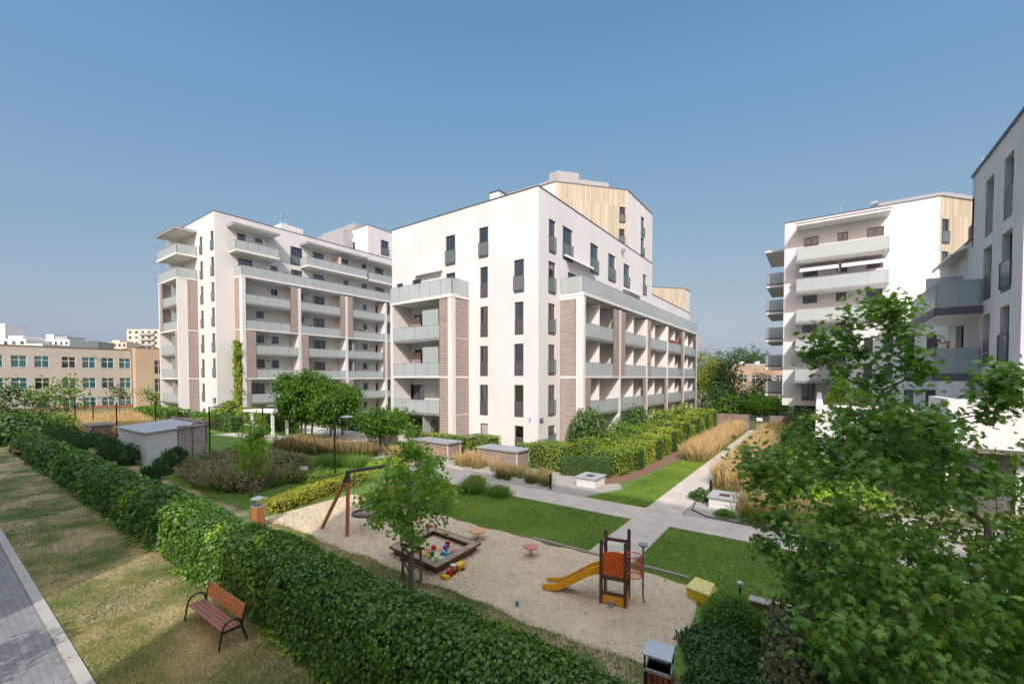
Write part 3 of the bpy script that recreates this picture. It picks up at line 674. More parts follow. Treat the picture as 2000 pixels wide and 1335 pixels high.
# ---------------------------------------------------------------- left apartment building
B = thing('apartment_building', (-62, 30, 0), 'tall white apartment block on the left with jutting canopies and a vine', 'building')
X1, Y1 = -57.8, 21.1; Fx = Fac((X1, 0), (0, 1), (1, 0)); Fy = Fac((0, Y1), (1, 0), (0, -1))
narrow = Z1([(364, 197, 381, 303), (367, 338, 384, 443), (370, 475, 386, 580), (372, 613, 388, 718), (374, 752, 391, 858), (377, 888, 393, 995), (383, 1160, 398, 1208),
             (305, 228, 320, 328), (308, 362, 323, 462), (311, 497, 326, 597), (313, 630, 328, 727), (316, 762, 331, 860), (318, 894, 333, 994), (320, 1025, 335, 1125), (323, 1160, 338, 1225)])
hy = [Fy.rect(r) for r in narrow]
log = Z1([(692, 513, 728, 545), (828, 537, 869, 567), (922, 553, 984, 586), (1192, 597, 1214, 624), (1261, 607, 1307, 638), (612, 633, 654, 670), (828, 660, 870, 692), (924, 672, 984, 705), (1193, 705, 1215, 732), (1262, 712, 1307, 742),
          (612, 765, 656, 802), (697, 770, 734, 808), (925, 790, 988, 825), (1193, 810, 1217, 840), (1262, 817, 1308, 848), (614, 895, 660, 938), (697, 898, 737, 940), (927, 908, 988, 943),
          (1193, 915, 1217, 946), (1264, 920, 1308, 955), (582, 1023, 660, 1070), (699, 1025, 737, 1067), (1196, 1022, 1218, 1058), (1264, 1022, 1310, 1058), (1265, 1125, 1310, 1157), (1196, 1125, 1216, 1157)])
top = Z1([(515, 350, 593, 385), (690, 388, 728, 413), (802, 410, 864, 440), (922, 435, 981, 465), (1087, 467, 1115, 491), (1186, 487, 1213, 510), (1259, 505, 1307, 530),
          (510, 212, 556, 250), (606, 236, 646, 262), (920, 316, 979, 345), (1078, 352, 1114, 376), (1187, 380, 1211, 400), (1259, 400, 1304, 424)])
big = Z1([(800, 287, 865, 386)])
LZ = [20.1, 17.1, 14.1, 11.0, 8.05, 5.1, 2.1, 0]
def drop(r):      # doors/windows run down behind the railing
    f = max(z for z in LZ if z < r[3]-1.0); return (r[0], min(r[1], f+.75) if r[2]-r[0] > 1.6 else r[1], r[2], r[3])
hl = [drop(Fx.rect(r)) for r in log+top]; hb = [Fx.rect(r) for r in big]
# ground/roof and main volume
roofbox(B, -72, Y1, X1, 62, -.2, 24.6, hy, hl+hb)
for r in hy: window(B, Fy, r, 'rail')
for r in hl: window(B, Fx, r, 'w2')
for r in hb: window(B, Fx, r, 'rail')
PB = [23.15, 30.1, 37.05, 44.0, 51.0]; W = 1.95; fr = MB()
for k, y in enumerate(PB):
    if k == 0: fr.fbox(Fx, y, y+.4, W-.75, W, -.2, 17.1)
    else: fr.fbox(Fx, y-.2, y+.2, .01, W, -.2, 16.9)
fr.fbox(Fx, PB[0]-.02, PB[-1]+.1, .005, W+.03, 17.1, 17.34)
for z in (11.0, 5.1):
    fr.fbox(Fx, PB[0]+.003, PB[0]+.2, .01, W-.76, z-.17, z)
    for k in range(4): fr.fbox(Fx, PB[k]+(.402 if k == 0 else .202), PB[k+1]-.202, W-.25, W-.003, z-.17, z)
fr.build('loggia_frame', WHITE, B)
for a, b in ((-.15, 4.92), (5.11, 10.82), (11.01, 17.08)): louvre(B, Fx, PB[0], 0, a, b, W-.77, axis='n', n0=.02)
S3 = {'u': {0: ('b', .95), 1: ('b', .8), 2: ('a', .85), 3: ('b', .9)}, 'm': {0: ('a', 1.1), 1: ('a', 1.0), 2: ('b', .35), 3: ('a', .9)}, 'l': {0: ('a', .5), 1: ('b', .8), 2: ('a', .85), 3: ('b', .9)}}
for k in range(4):
    u0, u1 = PB[k]+(.41 if k == 0 else .21), PB[k+1]-.21
    for key, za, zb in (('u', 11.02, 16.98), ('m', 5.12, 10.8), ('l', -.1, 4.9)):
        side, wd = S3[key][k]; a, b = (u0, u0+wd) if side == 'a' else (u1-wd, u1)
        louvre(B, Fx, a, b, za, zb, W-.03)
    for z in (14.1, 11.0, 8.05, 5.1, 2.1):
        key = 'u' if z > 10.9 else ('m' if z > 5 else 'l'); side, wd = S3[key][k]
        s = floorslab(B, Fx, u0, u1, .01, W-.12, z)
        a, b = (u0+wd+.02, u1-.01) if side == 'a' else (u0+.01, u1-wd-.02)
        railing(s, Fx, a, b, W-.07, z, 1.02)
        if k in (2, 3):
            dv = MB(); dv.fbox(Fx, u0+1.1, u0+1.2, .01, W-.4, z+.001, z+2.6); dv.build('privacy_divider', FROST, B)
tr = railing(B, Fx, PB[0]+.02, PB[-1], W-.02, 17.36, 1.1, FROST, ends='a', nret=W-.08, name='terrace_railing')
pots(B, Fx, [(PB[1]+2.2, .6, 1), (PB[1]+4.3, .5, 0)], W-.3, 5.6, LEAFRED)
pots(B, Fx, [(PB[0]+3.8, .5, 1), (PB[1]+5.0, .7, 1)], W-.4, 8.1, LEAFPOT)
pots(B, Fx, [(PB[0]+2.0+1.7*i, .3+.4*rnd.random(), i % 2) for i in range(11)], W-.35, 17.4+.55, LEAFPOT)
pots(B, Fx, [(PB[2]+2.4, .6, 1), (PB[2]+3.1, .5, 0), (PB[1]+1.6, .5, 1)], W-.35, 11.5, LEAFPOT)
def cant(u0, u1, z, prj=1.9, name='balcony', ends='ab', F=None, gm=None, sm=None):
    F = F or Fx; mb = MB(); mb.fbox(F, u0, u1, .005, prj, z-.2, z, 0); mb.fbox(F, u0-.02, u1+.02, prj, prj+.03, z-.22, z+.03, 1)
    s = mb.build(name, [SOFFIT, sm or SOFFIT], B); railing(s, F, u0, u1, prj-.03, z+.02, 1.05, gm, ends=ends, nret=prj-.06); return s
def canopy(u0, u1, z, prj, F=None, th=.16):
    F = F or Fx; mb = MB(); mb.fbox(F, u0, u1, .005, prj, z, z+th, 0); mb.fbox(F, u0-.03, u1+.03, .0, prj+.04, z+th, z+th+.05, 1)
    mb.build('canopy', [WHITE, COPING], B)
Zt = lambda x: Fx.at(280+x*.35945, 500, W)[0]
cant(Zt(503), Zt(740), 20.25); canopy(Zt(493), Zt(745), 23.1, 1.95, th=.12)
cant(Zt(893), Zt(1218), 20.25); canopy(Zt(890), Zt(1220), 23.1, 1.95, th=.12)
cant(Zt(1228), Zt(1345)+1.5, 20.1); canopy(Zt(1220), Zt(1360)+2, 22.9, 1.95, th=.12)
mb = MB(); mb.fbox(Fx, Zt(1075), Zt(1075)+.1, .01, 1.8, 20.3, 22.4); mb.build('privacy_divider', LOUV, B)
mb = MB(); mb.fbox(Fx, Zt(815), Zt(815)+.1, .01, 1.8, 17.4, 18.4); mb.build('privacy_divider', FROST, B)
for r in zoom(280, 380, .35945, [(674, 378, 678, 384), (680, 515, 684, 521), (673, 640, 677, 646), (678, 772, 682, 778), (680, 905, 684, 911), (681, 1028, 685, 1034), (885, 545, 889, 551), (888, 665, 892, 671), (890, 790, 894, 796), (1057, 465, 1061, 471), (1060, 575, 1064, 581), (1064, 685, 1068, 691), (1066, 795, 1070, 801), (670, 250, 674, 256), (1143, 370, 1147, 376), (1240, 615, 1244, 621), (1242, 720, 1246, 726), (1243, 825, 1247, 831)]):
    u, z = Fx.at(r[0], r[1]); mb = MB(); mb.fbox(Fx, u-.09, u+.09, .002, .12, z-.14, z+.14); mb.build('wall_lamp', STEEL, B)
# tower of balconies on the -Y side
T0, T1 = -69.8, -63.1; WT = 2.1
fr = MB(); fr.fbox(Fy, T0, T0+.3, .01, WT, -.2, 17.1); fr.fbox(Fy, T1-.3, T1, WT-1.05, WT, -.2, 17.1)
fr.fbox(Fy, T0-.02, T1+.03, .005, WT+.03, 17.1, 17.3)
for z in (11.0, 5.1): fr.fbox(Fy, T0+.302, T1-.302, WT-.25, WT-.003, z-.17, z); fr.fbox(Fy, T1-.2, T1-.002, .01, WT-1.06, z-.17, z)
fr.build('loggia_frame', WHITE, B)
Fsd = Fac((T1, 0), (0, 1), (1, 0))
for key, a, b in (('u', 11.01, 17.08), ('m', 5.11, 10.8), ('l', -.15, 4.9)):
    louvre(B, Fsd, Y1-WT+1.07, Y1-.02, a, b, -.03)
    if key == 'u': louvre(B, Fy, T0+.31, T0+1.3, a, b, WT-.03)
    if key == 'm': louvre(B, Fy, T1-1.3, T1-.31, a, b, WT-.03)
for z in (14.1, 11.0, 8.05, 5.1, 2.1):
    s = floorslab(B, Fy, T0+.31, T1-.31, .01, WT-.12, z); a, b = (T0+1.35, T1-.32) if z > 10.9 else ((T0+.32, T1-1.35) if z > 5 else (T0+.32, T1-.32))
    railing(s, Fy, a, b, WT-.07, z, 1.02)
    mb = MB(); mb.fbox(Fy, -66.6, -66.5, .01, WT-.4, z+.001, z+2.6); mb.build('privacy_divider', FROST, B)
Fx_, = (Fx,); 
cant(T0-.15, T1+.05, 20.2, WT+.05, F=Fy); canopy(T0-.3, T1+.15, 23.1, WT+.25, F=Fy, th=.12)
railing(B, Fy, T0, T1+.02, WT, 17.34, 1.1, ends='ab', nret=WT-.06, name='terrace_railing')
for z in (17.4, 20.2):
    mb = MB(); mb.fbox(Fy, T0+2.2, T0+2.25, .01, WT-.3, z, z+2.3); mb.build('privacy_divider', FROST, B)
# roof pieces
pent = [Fac((-58.3, 0), (0, 1), (1, 0)).rect(r) for r in Z1([(1291, 250, 1334, 332)])]
penty = [Fac((0, 42.6), (1, 0), (0, -1)).rect(r) for r in Z1([(1136, 258, 1150, 304), (1085, 258, 1108, 292)])]
F3 = Fac((-58.3, 0), (0, 1), (1, 0)); F4 = Fac((0, 42.6), (1, 0), (0, -1))
roofbox(B, -74, 42.6, -58.3, 58, 24.5, 29.2, penty, pent, wname='upper_wall')
for r in pent: window(B, F3, r, 'rail')
for r in penty: window(B, F4, r, 'v')
mb = MB(); mb.box(-72, 41.0, 24.5, -62.5, 42.55, 29.0); mb.box(-73, 43.5, 29.2, -63, 52, 30.8); mb.build('plant_room_screen', GREYPERF, B)
mb = MB(); mb.box(-61.5, 29.5, 24.5, -59.3, 32.6, 25.9); mb.box(-60.8, 30.2, 25.9, -60.2, 30.8, 26.4); mb.build('roof_vent_block', WHITE, B)
for x, y in ((-60.3, 31.4), (-60.0, 30.0), (-59.4, 40.5), (-66, 44)):
    mb = MB(); mb.tube([(x, y, 24.6), (x, y, 27.2)], .05, 6); mb.tube([(x, y, 26.9), (x, y, 27.5)], .14, 6); mb.build('antenna', STEEL, B)
u, z = Fy.at(280+447*.35945, 380+1128*.35945); mb = MB(); mb.fbox(Fy, X1-1.1, X1-.35, .002, .03, 2.1, 2.75); pl = mb.build('number_plate', Mblue, B); textobj('5', Fy, X1-.72, 2.2, .032, .5, WFRAME, pl, 'numeral')
# ---------------------------------------------------------------- right far apartment building
B = thing('apartment_building', (3, 60, 0), 'white apartment block at the right with stacked full width balconies and larch clad corner', 'building')
YR, XL, XR = 52.5, -3.07, 8.4; Fy = Fac((0, YR), (1, 0), (0, -1))
wr = Z4([(208, 328, 273, 368), (358, 307, 406, 345), (492, 284, 567, 325), (204, 465, 270, 505), (354, 450, 402, 486), (490, 432, 563, 468),
         (202, 588, 267, 626), (351, 576, 398, 614), (488, 563, 560, 602), (200, 718, 265, 757), (348, 708, 397, 750), (485, 700, 557, 742),
         (198, 848, 262, 890), (345, 843, 393, 885), (482, 838, 553, 880), (197, 978, 258, 1062), (345, 978, 400, 1062), (482, 978, 550, 1062)])
hr = [Fy.rect(r) for r in wr]; mb = MB()
wall(mb, Fy, XL, XR, 2.3, 20.9, hr)
mb.face([(XL, YR, 2.3), (XL, 66, 2.3), (XL, 66, 20.9), (XL, YR, 20.9)]); mb.face([(XL, 66, 2.3), (26, 66, 2.3), (26, 66, 20.9), (XL, 66, 20.9)])
mb.face([(XL, YR, 2.3), (XR, YR, 2.3), (XR+9, YR+10.6, 2.3), (26, 66, 2.3), (XL, 66, 2.3)])
mb.build('wall', WHITE, B)
Fs = Fac((XR, YR), (.647, .763), (.763, -.647)); hs = [Fs.rect(r) for r in Z4([(828, 247, 861, 362), (825, 393, 858, 500)])]
mb = MB(); wall(mb, Fs, 0, 14, 2.3, 20.9, hs); mb.build('timber_cladding', WOODP, B)
for r in hs: window(B, Fs, r, 'rail')
for i, r in enumerate(hr): window(B, Fy, r, 'w2')
mb = MB(); mb.prism([(XL-.04, YR-.04), (XR+.03, YR-.04), (XR+9.1, YR+10.6), (26, 66), (XL-.04, 66)], 20.9, 20.98); mb.build('coping', COPING, B)
mb = MB(); mb.prism([(4.5, YR+2.6), (9.0, YR+2.6), (17, YR+12), (4.5, YR+12)], 20.98, 22.05); mb.build('plant_room_screen', GREYPERF, B)
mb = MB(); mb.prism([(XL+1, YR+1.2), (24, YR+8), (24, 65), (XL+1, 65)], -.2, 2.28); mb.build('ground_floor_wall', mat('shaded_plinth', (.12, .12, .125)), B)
W = 1.75; U0, U1 = Fy.at(1555, 500, W)[0], Fy.at(1737, 500, W)[0]
for z in (16.55, 13.6, 10.65, 7.75, 4.85):
    mb = MB(); mb.fbox(Fy, U0, U1, .005, W, z-.24, z-.04, 0); mb.fbox(Fy, U0-.02, U1+.02, W, W+.04, z-.26, z+.0, 1)
    s = mb.build('balcony', [SOFFIT, SLAB], B); railing(s, Fy, U0+.02, U1-.02, W-.03, z+.02, 1.1, ends='ab', nret=W-.06, step=1.3)
mb = MB(); mb.fbox(Fy, U0-.02, U1+.05, .005, W+.1, 19.9, 20.1); mb.fbox(Fy, U0-.05, U1+.08, 0, W+.14, 20.1, 20.15, 1); mb.build('canopy', [WHITE, COPING], B)
for a, b in ((U0+.3, (U0+U1)/2-.1), ((U0+U1)/2+.1, U1-.3)):
    mb = MB(); mb.face([Fy.P(a, 16.25, .1), Fy.P(b, 16.25, .1), Fy.P(b, 15.75, 1.5), Fy.P(a, 15.75, 1.5)]); mb.fbox(Fy, a, b, 1.48, 1.53, 15.45, 15.76); mb.build('awning', WHITE, B)
# west side balconies, smoky glass
Fw = Fac((XL, 0), (0, -1), (-1, 0))
for z in (18.4, 15.3, 12.4, 9.4, 6.4, 3.5):
    a, b = -62.0, -55.0
    if z < 17:
        mb = MB(); mb.fbox(Fw, a, b, .005, 1.75, z-.35, z-.1, 0); mb.fbox(Fw, a-.02, b+.02, .2, 1.8, z-.1, z+.05, 1)
        s = mb.build('balcony', [SOFFIT, DARKSLAB], B); railing(s, Fw, a, b, 1.75, z+.06, 1.1, FROSTD, ends='ab', nret=1.7)
    else:
        mb = MB(); mb.fbox(Fw, a-.3, b+.4, .005, 1.9, z+.3, z+.5); mb.build('canopy', WHITE, B)
# plain grey facade piece seen behind the west balconies is the wall itself
for x, y, h in ((1.6, 57, 2.2), (3.9, 55, 1.2), (12, 58, 4.5)):
    mb = MB(); mb.tube([(x, y, 20.9), (x, y, 20.9+h)], .03, 5)
    if h < 2: mb.tube([(x, y, 22.0), (x+.5, y, 22.1)], .22, 8)
    mb.build('antenna', STEEL, B)
mb = MB(); mb.box(-1.2+3, 54, 20.9, 4.2, 56, 21.3); mb.build('roof_vent_block', WHITE, B)
# ---------------------------------------------------------------- near shaded white building at right edge
B = thing('apartment_building', (12, 27, 0), 'shaded white apartment block closest to the camera at the right edge with dark window panels', 'building')
XN = 6.05; YN0, YN1, YN2 = 23.9, 30.7, 37.4
Fn = Fac((XN, 0), (0, 1), (-1, 0))
wp = [(1961, 303, 1979, 425), (1925, 348, 1940, 458), (1890, 392, 1902, 485), (1920, 482, 1936, 585), (1918, 613, 1932, 715)]
wrl = [(1956, 452, 1976, 568), (1952, 597, 1970, 712)]
hn = [Fn.rect(r) for r in wp]; hrl = [Fn.rect(r) for r in wrl]
def fix(h): return h if h[2]-h[0] > .5 else (h[0], h[1], h[0]+.85, h[3])
hn = [fix(h) for h in hn]; hrl = [fix(h) for h in hrl]
hg = [Fn.rect(r) for r in [(1945, 745, 1960, 800), (1893, 742, 1903, 800), (1866, 635, 1882, 700), (1890, 520, 1900, 560)]]
hg = [(a, b, max(c, a+.8), d) for a, b, c, d in hg]
mb = MB(); wall(mb, Fn, YN0, YN1, -.2, 14.95, hn+hrl+[h for h in hg if h[2] < YN1], depth=.3); wall(mb, Fn, YN1+.004, YN2, -.2, 11.9, [h for h in hg if h[0] > YN1], depth=.3)
F5 = Fac((0, YN0), (1, 0), (0, -1)); wall(mb, F5, XN, 24, -.2, 14.95)
mb.face([(XN, YN1, 11.9), (24, YN1, 11.9), (24, YN1, 14.95), (XN, YN1, 14.95)]); mb.face([(XN, YN2, -.2), (24, YN2, -.2), (24, YN2, 11.9), (XN, YN2, 11.9)])
mb.build('wall', WHITE_SHADE, B)
for h in hn: window(B, Fn, h, 'panel', dep=.25, frac=.5)
for h in hrl: window(B, Fn, h, 'rail', dep=.25)
for h in hg: window(B, Fn, h, 'w2', dep=.25)
mb = MB(); mb.box(XN-.06, YN0-.06, 14.95, 24, YN1+.06, 15.08); mb.box(XN-.06, YN1+.07, 11.9, 24, YN2+.05, 12.0); mb.build('coping', COPING, B)
W = 1.6; NP = lambda px, py: Fn.at(px, py, 0)
for z, ym, gm in ((8.35, 35.1, FROSTD), (5.25, 31.5, FROSTD)):
    a, b = 28.5, ym
    mb = MB(); mb.fbox(Fn, a+.02, b, .005, W-.05, z-.25, z-.03, 0); mb.fbox(Fn, a, b, W-.05, W+.03, z-.3, z+.06, 1); mb.fbox(Fn, a-.05, a+.015, .005, W+.03, z-.3, z+.06, 1)
    s = mb.build('balcony', [SOFFIT, DARKSLAB], B); railing(s, Fn, a, b, W-.01, z+.08, 1.15, gm, ends='ab', nret=W-.05, step=1.0)
    for k in ((a+3.6,) if ym > 32 else ()):
        mb = MB(); mb.fbox(Fn, k, k+.05, .01, W-.2, z+.06, z+2.1); mb.build('privacy_divider', FROSTD, B)
pots(B, Fn, [(29.8, .9, 1)], W-.5, 5.9, LEAFRED)
mb = MB(); mb.face([Fn.P(31.2, 11.7, .1), Fn.P(35.5, 11.7, .1), Fn.P(35.5, 11.42, .62), Fn.P(31.2, 11.42, .62)]); mb.fbox(Fn, 31.2, 36.8, .0, .16, 11.66, 11.82); mb.fbox(Fn, 31.2, 35.5, .61, .66, 11.32, 11.46)
mb.build('awning', WHITE2, B)
mb = MB(); mb.fbox(Fn, 24.6, 27.6, .1, .34, 4.55, 4.7); mb.fbox(Fn, 28.4, 30.5, .1, .3, 4.4, 4.55); mb.build('awning', STEEL, B)
railing(B, Fn, YN1, 37, -.5, 12.0, .5, FROSTD, name='terrace_railing')
# podium with white parapets
B = thing('podium_building', (3, 24, 0), 'low white walled terrace podium behind the maple tree at the right', 'building')
mb = MB(); mb.box(-.1, 26.4, 2.15, XN-.01, 26.7, 3.75); mb.box(-.1, 26.702, 2.15, .2, 50.0, 3.75); mb.box(-.1, 26.702, 2.1, XN-.01, 50.0, 2.4)
mb.box(4.0, 22.9, 2.5, 12, 23.15, 4.3); mb.box(4.0, 23.152, 2.4, 4.25, 26.39, 4.3); mb.box(4.0, 23.152, 2.3, 6.0, 26.39, 2.6)
mb.build('parapet', WHITE, B)
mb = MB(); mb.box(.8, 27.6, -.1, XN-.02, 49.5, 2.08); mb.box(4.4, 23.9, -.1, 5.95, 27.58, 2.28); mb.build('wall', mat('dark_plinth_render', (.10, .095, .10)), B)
mb = MB(); 
for a in ((.15, 26.8, .5, 27.2, 2.09), (2.0, 26.8, 2.35, 27.2, 2.09), (4.05, 23.2, 4.3, 23.45, 2.29)): mb = MB(); mb.box(a[0], a[1], -.1, a[2], a[3], a[4]); mb.build('column', WHITE2, B)
# link block with small windows between the two right buildings
B = thing('link_building', (6, 42, 0), 'low white link block with small windows between the two right hand apartment blocks', 'building')
F6 = Fac((0, 40.0), (1, 0), (0, -1)); hh = []
for i in range(4):
    for z in (3.2, 5.0, 6.9): hh.append((2.6+i*1.1, z, 3.1+i*1.1, z+1.1))
mb = MB(); wall(mb, F6, 2.0, 12, 2.42, 9.0, hh); mb.face([(2.0, 40, 2.42), (2.0, 50, 2.42), (2.0, 50, 9), (2.0, 40, 9)]); mb.face([(2, 40, 9), (12, 40, 9), (12, 50, 9), (2, 50, 9)]); mb.build('wall', WHITE2, B)
for h in hh: window(B, F6, h, 'v')
# ---------------------------------------------------------------- buildings behind the camera that shade the foreground
MW = mat('own_block_render', (.62, .61, .58), .85, .05)
B = thing('apartment_building', (5, -13, 0), 'white apartment block behind the camera that shades the playground', 'building')
mb = MB(); mb.prism([(-3.5, -9), (.2, -15), (20, -15), (20, -9)], -.2, 23.4); mb.build('wall', MW, B)
mb = MB(); mb.prism([(-3.54, -8.95), (.2, -15.05), (20, -15.05), (20, -8.95)], 23.4, 23.5); mb.build('coping', COPING, B)
B = thing('apartment_building', (-25, -13, 0), 'white apartment block behind the camera that shades the long hedge', 'building')
mb = MB(); mb.box(-36, -15, -.2, -8.0, -9, 22.3); mb.build('wall', MW, B)
mb = MB(); mb.box(-8.0, -10.6, 7.4, -7.2, -9.1, 7.55); bl = mb.build('balcony', SLAB, B)
mb = MB()
for i in range(4): mb.box(-7.26, -10.6+i*.48, 7.55, -7.2, -10.54+i*.48, 8.6)
for i in range(3): mb.box(-7.9+i*.3, -9.16, 7.55, -7.84+i*.3, -9.1, 8.6)
mb.box(-7.28, -10.6, 8.6, -7.18, -9.1, 8.68); mb.box(-8.0, -9.18, 8.6, -7.29, -9.1, 8.68); mb.build('railing', FRAMEM, bl)
# ---------------------------------------------------------------- school at left
RB = mat('beige_render', (.44, .405, .355), .9, .05, .3, .2, 40); RO = mat('ochre_render', (.47, .37, .25), .9, .05, .3, .2, 40); RD = mat('plinth_brick', (.30, .14, .08), .9, .2, 4)
B = thing('school_building', (-100, 10, 0), 'long beige school with rows of teal windows at the left edge', 'building')
XS = -97.6; Fx = Fac((XS, 0), (0, 1), (1, 0)); hs = []
cols = [(-14, 20), (78, 193), (248, 355), (446, 547), (595, 690), (733, 823), (863, 945)]
for (z0, z1, first) in ((6.7, 8.45, 0), (3.4, 5.1, 0), (.2, 1.9, 2)):
    for c in cols[first:]: a = Fx.at(c[0]*.2697, 700)[0]; b = Fx.at(c[1]*.2697, 700)[0]; hs.append((a, z0, b, z1))
for k in range(1, 9):
    for z0, z1 in ((6.7, 8.45), (3.4, 5.1)): hs.append((hs[0][0]-3.6*k, z0, hs[0][0]-3.6*k+2.0, z1))
mb = MB(); wall(mb, Fx, -32, 22.6, .5, 9.9, hs); mb.face([(XS, 22.6, -.2), (XS-14, 22.6, -.2), (XS-14, 22.6, 9.9), (XS, 22.6, 9.9)]); mb.build('wall', RB, B)
mb = MB(); mb.box(XS-.3, -32, -.2, XS+.04, 22.6, .48); mb.build('plinth', RD, B)
for h in hs: window(B, Fx, h, 'cross', fm=WFRAME, pane=PANET if rnd.random() < .75 else PANE, dep=.1)
mb = MB(); mb.box(XS-14, -32, 9.9, XS+.08, 22.6, 10.02); mb.build('coping', mat('brown_coping', (.16, .12, .09)), B)
mb = MB(); mb.obar((XS+.1, 17.4, 9.1), (XS+.8, 17.9, 8.5), .12, .12); mb.build('wall_lamp', STEEL, B)
B = thing('school_building', (-96, 30, 0), 'ochre rendered school wing beside the left apartment block', 'building')
Fx = Fac((-95.8, 0), (0, 1), (1, 0)); hs = [Fx.rect(r) for r in zoom(0, 600, .2697, [(1118, 385, 1178, 482), (1120, 515, 1180, 612), (1122, 660, 1182, 722)])]
mb = MB(); wall(mb, Fx, 22.7, 50, -.2, 10.25, hs); wall(mb, Fac((0, 22.7), (1, 0), (0, -1)), -111, -95.8, -.2, 10.25); mb.build('wall', RO, B)
for h in hs: window(B, Fx, h, 'cross', fm=WFRAME, pane=PANE, dep=.1)
mb = MB(); mb.box(-111, 22.68, 10.25, -95.75, 50, 10.36); mb.build('coping', mat('brown_coping2', (.16, .12, .09)), B)
# ---------------------------------------------------------------- far buildings
FARW = mat('far_white', (.66, .66, .65), .9, .04, .2); FARC = mat('far_cream', (.60, .54, .42), .9, .05, .2); FARG = mat('far_grey', (.34, .36, .38), .9, .1, .2)
def farblock(name, label, px0, px1, ytop, d, m, rows=(), cols=6, xdepth=14, extra=()):
    B = thing(name, (*D((px0+px1)/2, 700, d)[:2], 0), label, 'building')
    p0, p1 = D(px0, 700, d), D(px1, 700, d); zt = D((px0+px1)/2, ytop, d)[2]
    ux, uy = p1[0]-p0[0], p1[1]-p0[1]; L = math.hypot(ux, uy); u = (ux/L, uy/L); n = (uy/L, -ux/L)
    F = Fac((p0[0], p0[1]), u, n); hs = []
    for z in range(rows):
        for c in range(cols): w_ = L/cols; hs.append((c*w_+w_*.28, zt-2.3-z*3.0, c*w_+w_*.72, zt-.9-z*3.0))
    mb = MB(); wall(mb, F, 0, L, 0, zt, hs, depth=.3)
    mb.face([F.P(0, 0, 0), F.P(0, 0, -xdepth), F.P(0, zt, -xdepth), F.P(0, zt, 0)]); mb.face([F.P(L, 0, 0), F.P(L, 0, -xdepth), F.P(L, zt, -xdepth), F.P(L, zt, 0)])
    mb.face([F.P(0, zt-.1, 0), F.P(L, zt-.1, 0), F.P(L, zt-.1, -xdepth), F.P(0, zt-.1, -xdepth)]); mb.build('wall', m, B)
    for h in hs: window(B, F, h, 'w2', dep=.2)
    for (a, b, c, mm) in extra:
        mb = MB(); mb.fbox(F, L*a, L*b, -xdepth*.7, -1.5, zt, zt+c); mb.build('roof_block', mm, B)
    return B, F, L, zt
farblock('apartment_building', 'white flats with a tall stair tower far behind the school roof at the left edge', -60, 52, 662, 190, FARW, 3, 7, extra=((.42, .57, 7, FARW), (.62, .88, 1.6, FARW)))
farblock('apartment_building', 'white penthouse storeys with roof terrace far behind the school, left of the cream tower', 84, 136, 663, 200, FARW, 3, 5, extra=((0, .3, 2.6, FARW), (.35, .8, 1.6, FARG)))
farblock('apartment_building', 'grey flats with dark balconies far behind the school', 137, 172, 665, 210, FARG, 3, 4)
farblock('apartment_building', 'low cream flats beside the far tower block', 211, 248, 668, 230, FARC, 4, 4, extra=((.1, .5, 1.2, FARC),))
B, F, L, zt = farblock('apartment_building', 'cream tower block with glazed balconies far behind the school', 249, 336, 643, 240, FARC, 6, 7)
for z in range(5):
    mb = MB(); mb.fbox(F, L*.30, L*.62, .05, 1.2, zt-3.2-3*z, zt-2.1-3*z); mb.build('balcony', FARG, B)
farblock('garden_building', 'white rendered rooftop pavilion seen over the school roof', 52, 84, 671, 185, FARW, 1, 4)
# tan building far right
B = thing('school_building', (*G(1500, 775)[:2], 0), 'tan two storey building seen between the trees at the right', 'building')
p0, p1 = D(1428, 740, 92), D(1560, 740, 92); L = math.hypot(p1[0]-p0[0], p1[1]-p0[1]); u = ((p1[0]-p0[0])/L, (p1[1]-p0[1])/L); F = Fac(p0[:2], u, (u[1], -u[0]))
hs = [(1.8+k*2.6, z, 3.5+k*2.6, z+1.6) for k in range(5) for z in (.9, 4.1)]
mb = MB(); wall(mb, F, 0, L, -.2, 7.9, hs); mb.face([F.P(0, 7.9), F.P(L, 7.9), F.P(L, 7.9, -12), F.P(0, 7.9, -12)]); mb.face([F.P(0, 0), F.P(0, 0, -12), F.P(0, 7.9, -12), F.P(0, 7.9)]); mb.build('wall', mat('tan_render', (.36, .27, .19), .9, .12, .6), B)
for h in hs: window(B, F, h, 'cross', fm=WFRAME, dep=.1)
mb = MB(); mb.fbox(F, -.1, L, -.3, .1, 7.9, 8.05); mb.build('coping', FARW, B)
for k in (3, 6.5, 9, 11):
    mb = MB(); mb.fbox(F, k, k+.8, -3, -2.2, 7.9, 8.7); mb.build('roof_vent', FARW, B)
# ---------------------------------------------------------------- vegetation tools
L_IVY = leafmat('creeper_leaves', (0.033, 0.095, 0.026), (0.077, 0.187, 0.038), (0.287, 0.460, 0.057), .25, .30)
L_GREEN = leafmat('shrub_leaves', (0.042, 0.104, 0.023), (0.104, 0.228, 0.042), (0.247, 0.399, 0.076))
L_DARK = leafmat('dark_shrub_leaves', (0.023, 0.067, 0.023), (0.049, 0.118, 0.034), (0.114, 0.209, 0.057), .2)
L_HEDGE = leafmat('light_hedge_leaves', (0.084, 0.168, 0.030), (0.185, 0.302, 0.050), (0.403, 0.470, 0.101))
L_YEL = leafmat('golden_shrub_leaves', (0.125, 0.188, 0.025), (0.350, 0.350, 0.037), (0.625, 0.475, 0.062))
L_LIME = leafmat('young_tree_leaves', (0.080, 0.192, 0.024), (0.176, 0.352, 0.040), (0.352, 0.512, 0.080), .4)
L_MAPLE = leafmat('maple_leaves', (0.053, 0.143, 0.038), (0.106, 0.250, 0.058), (0.357, 0.477, 0.084), .32, .32)
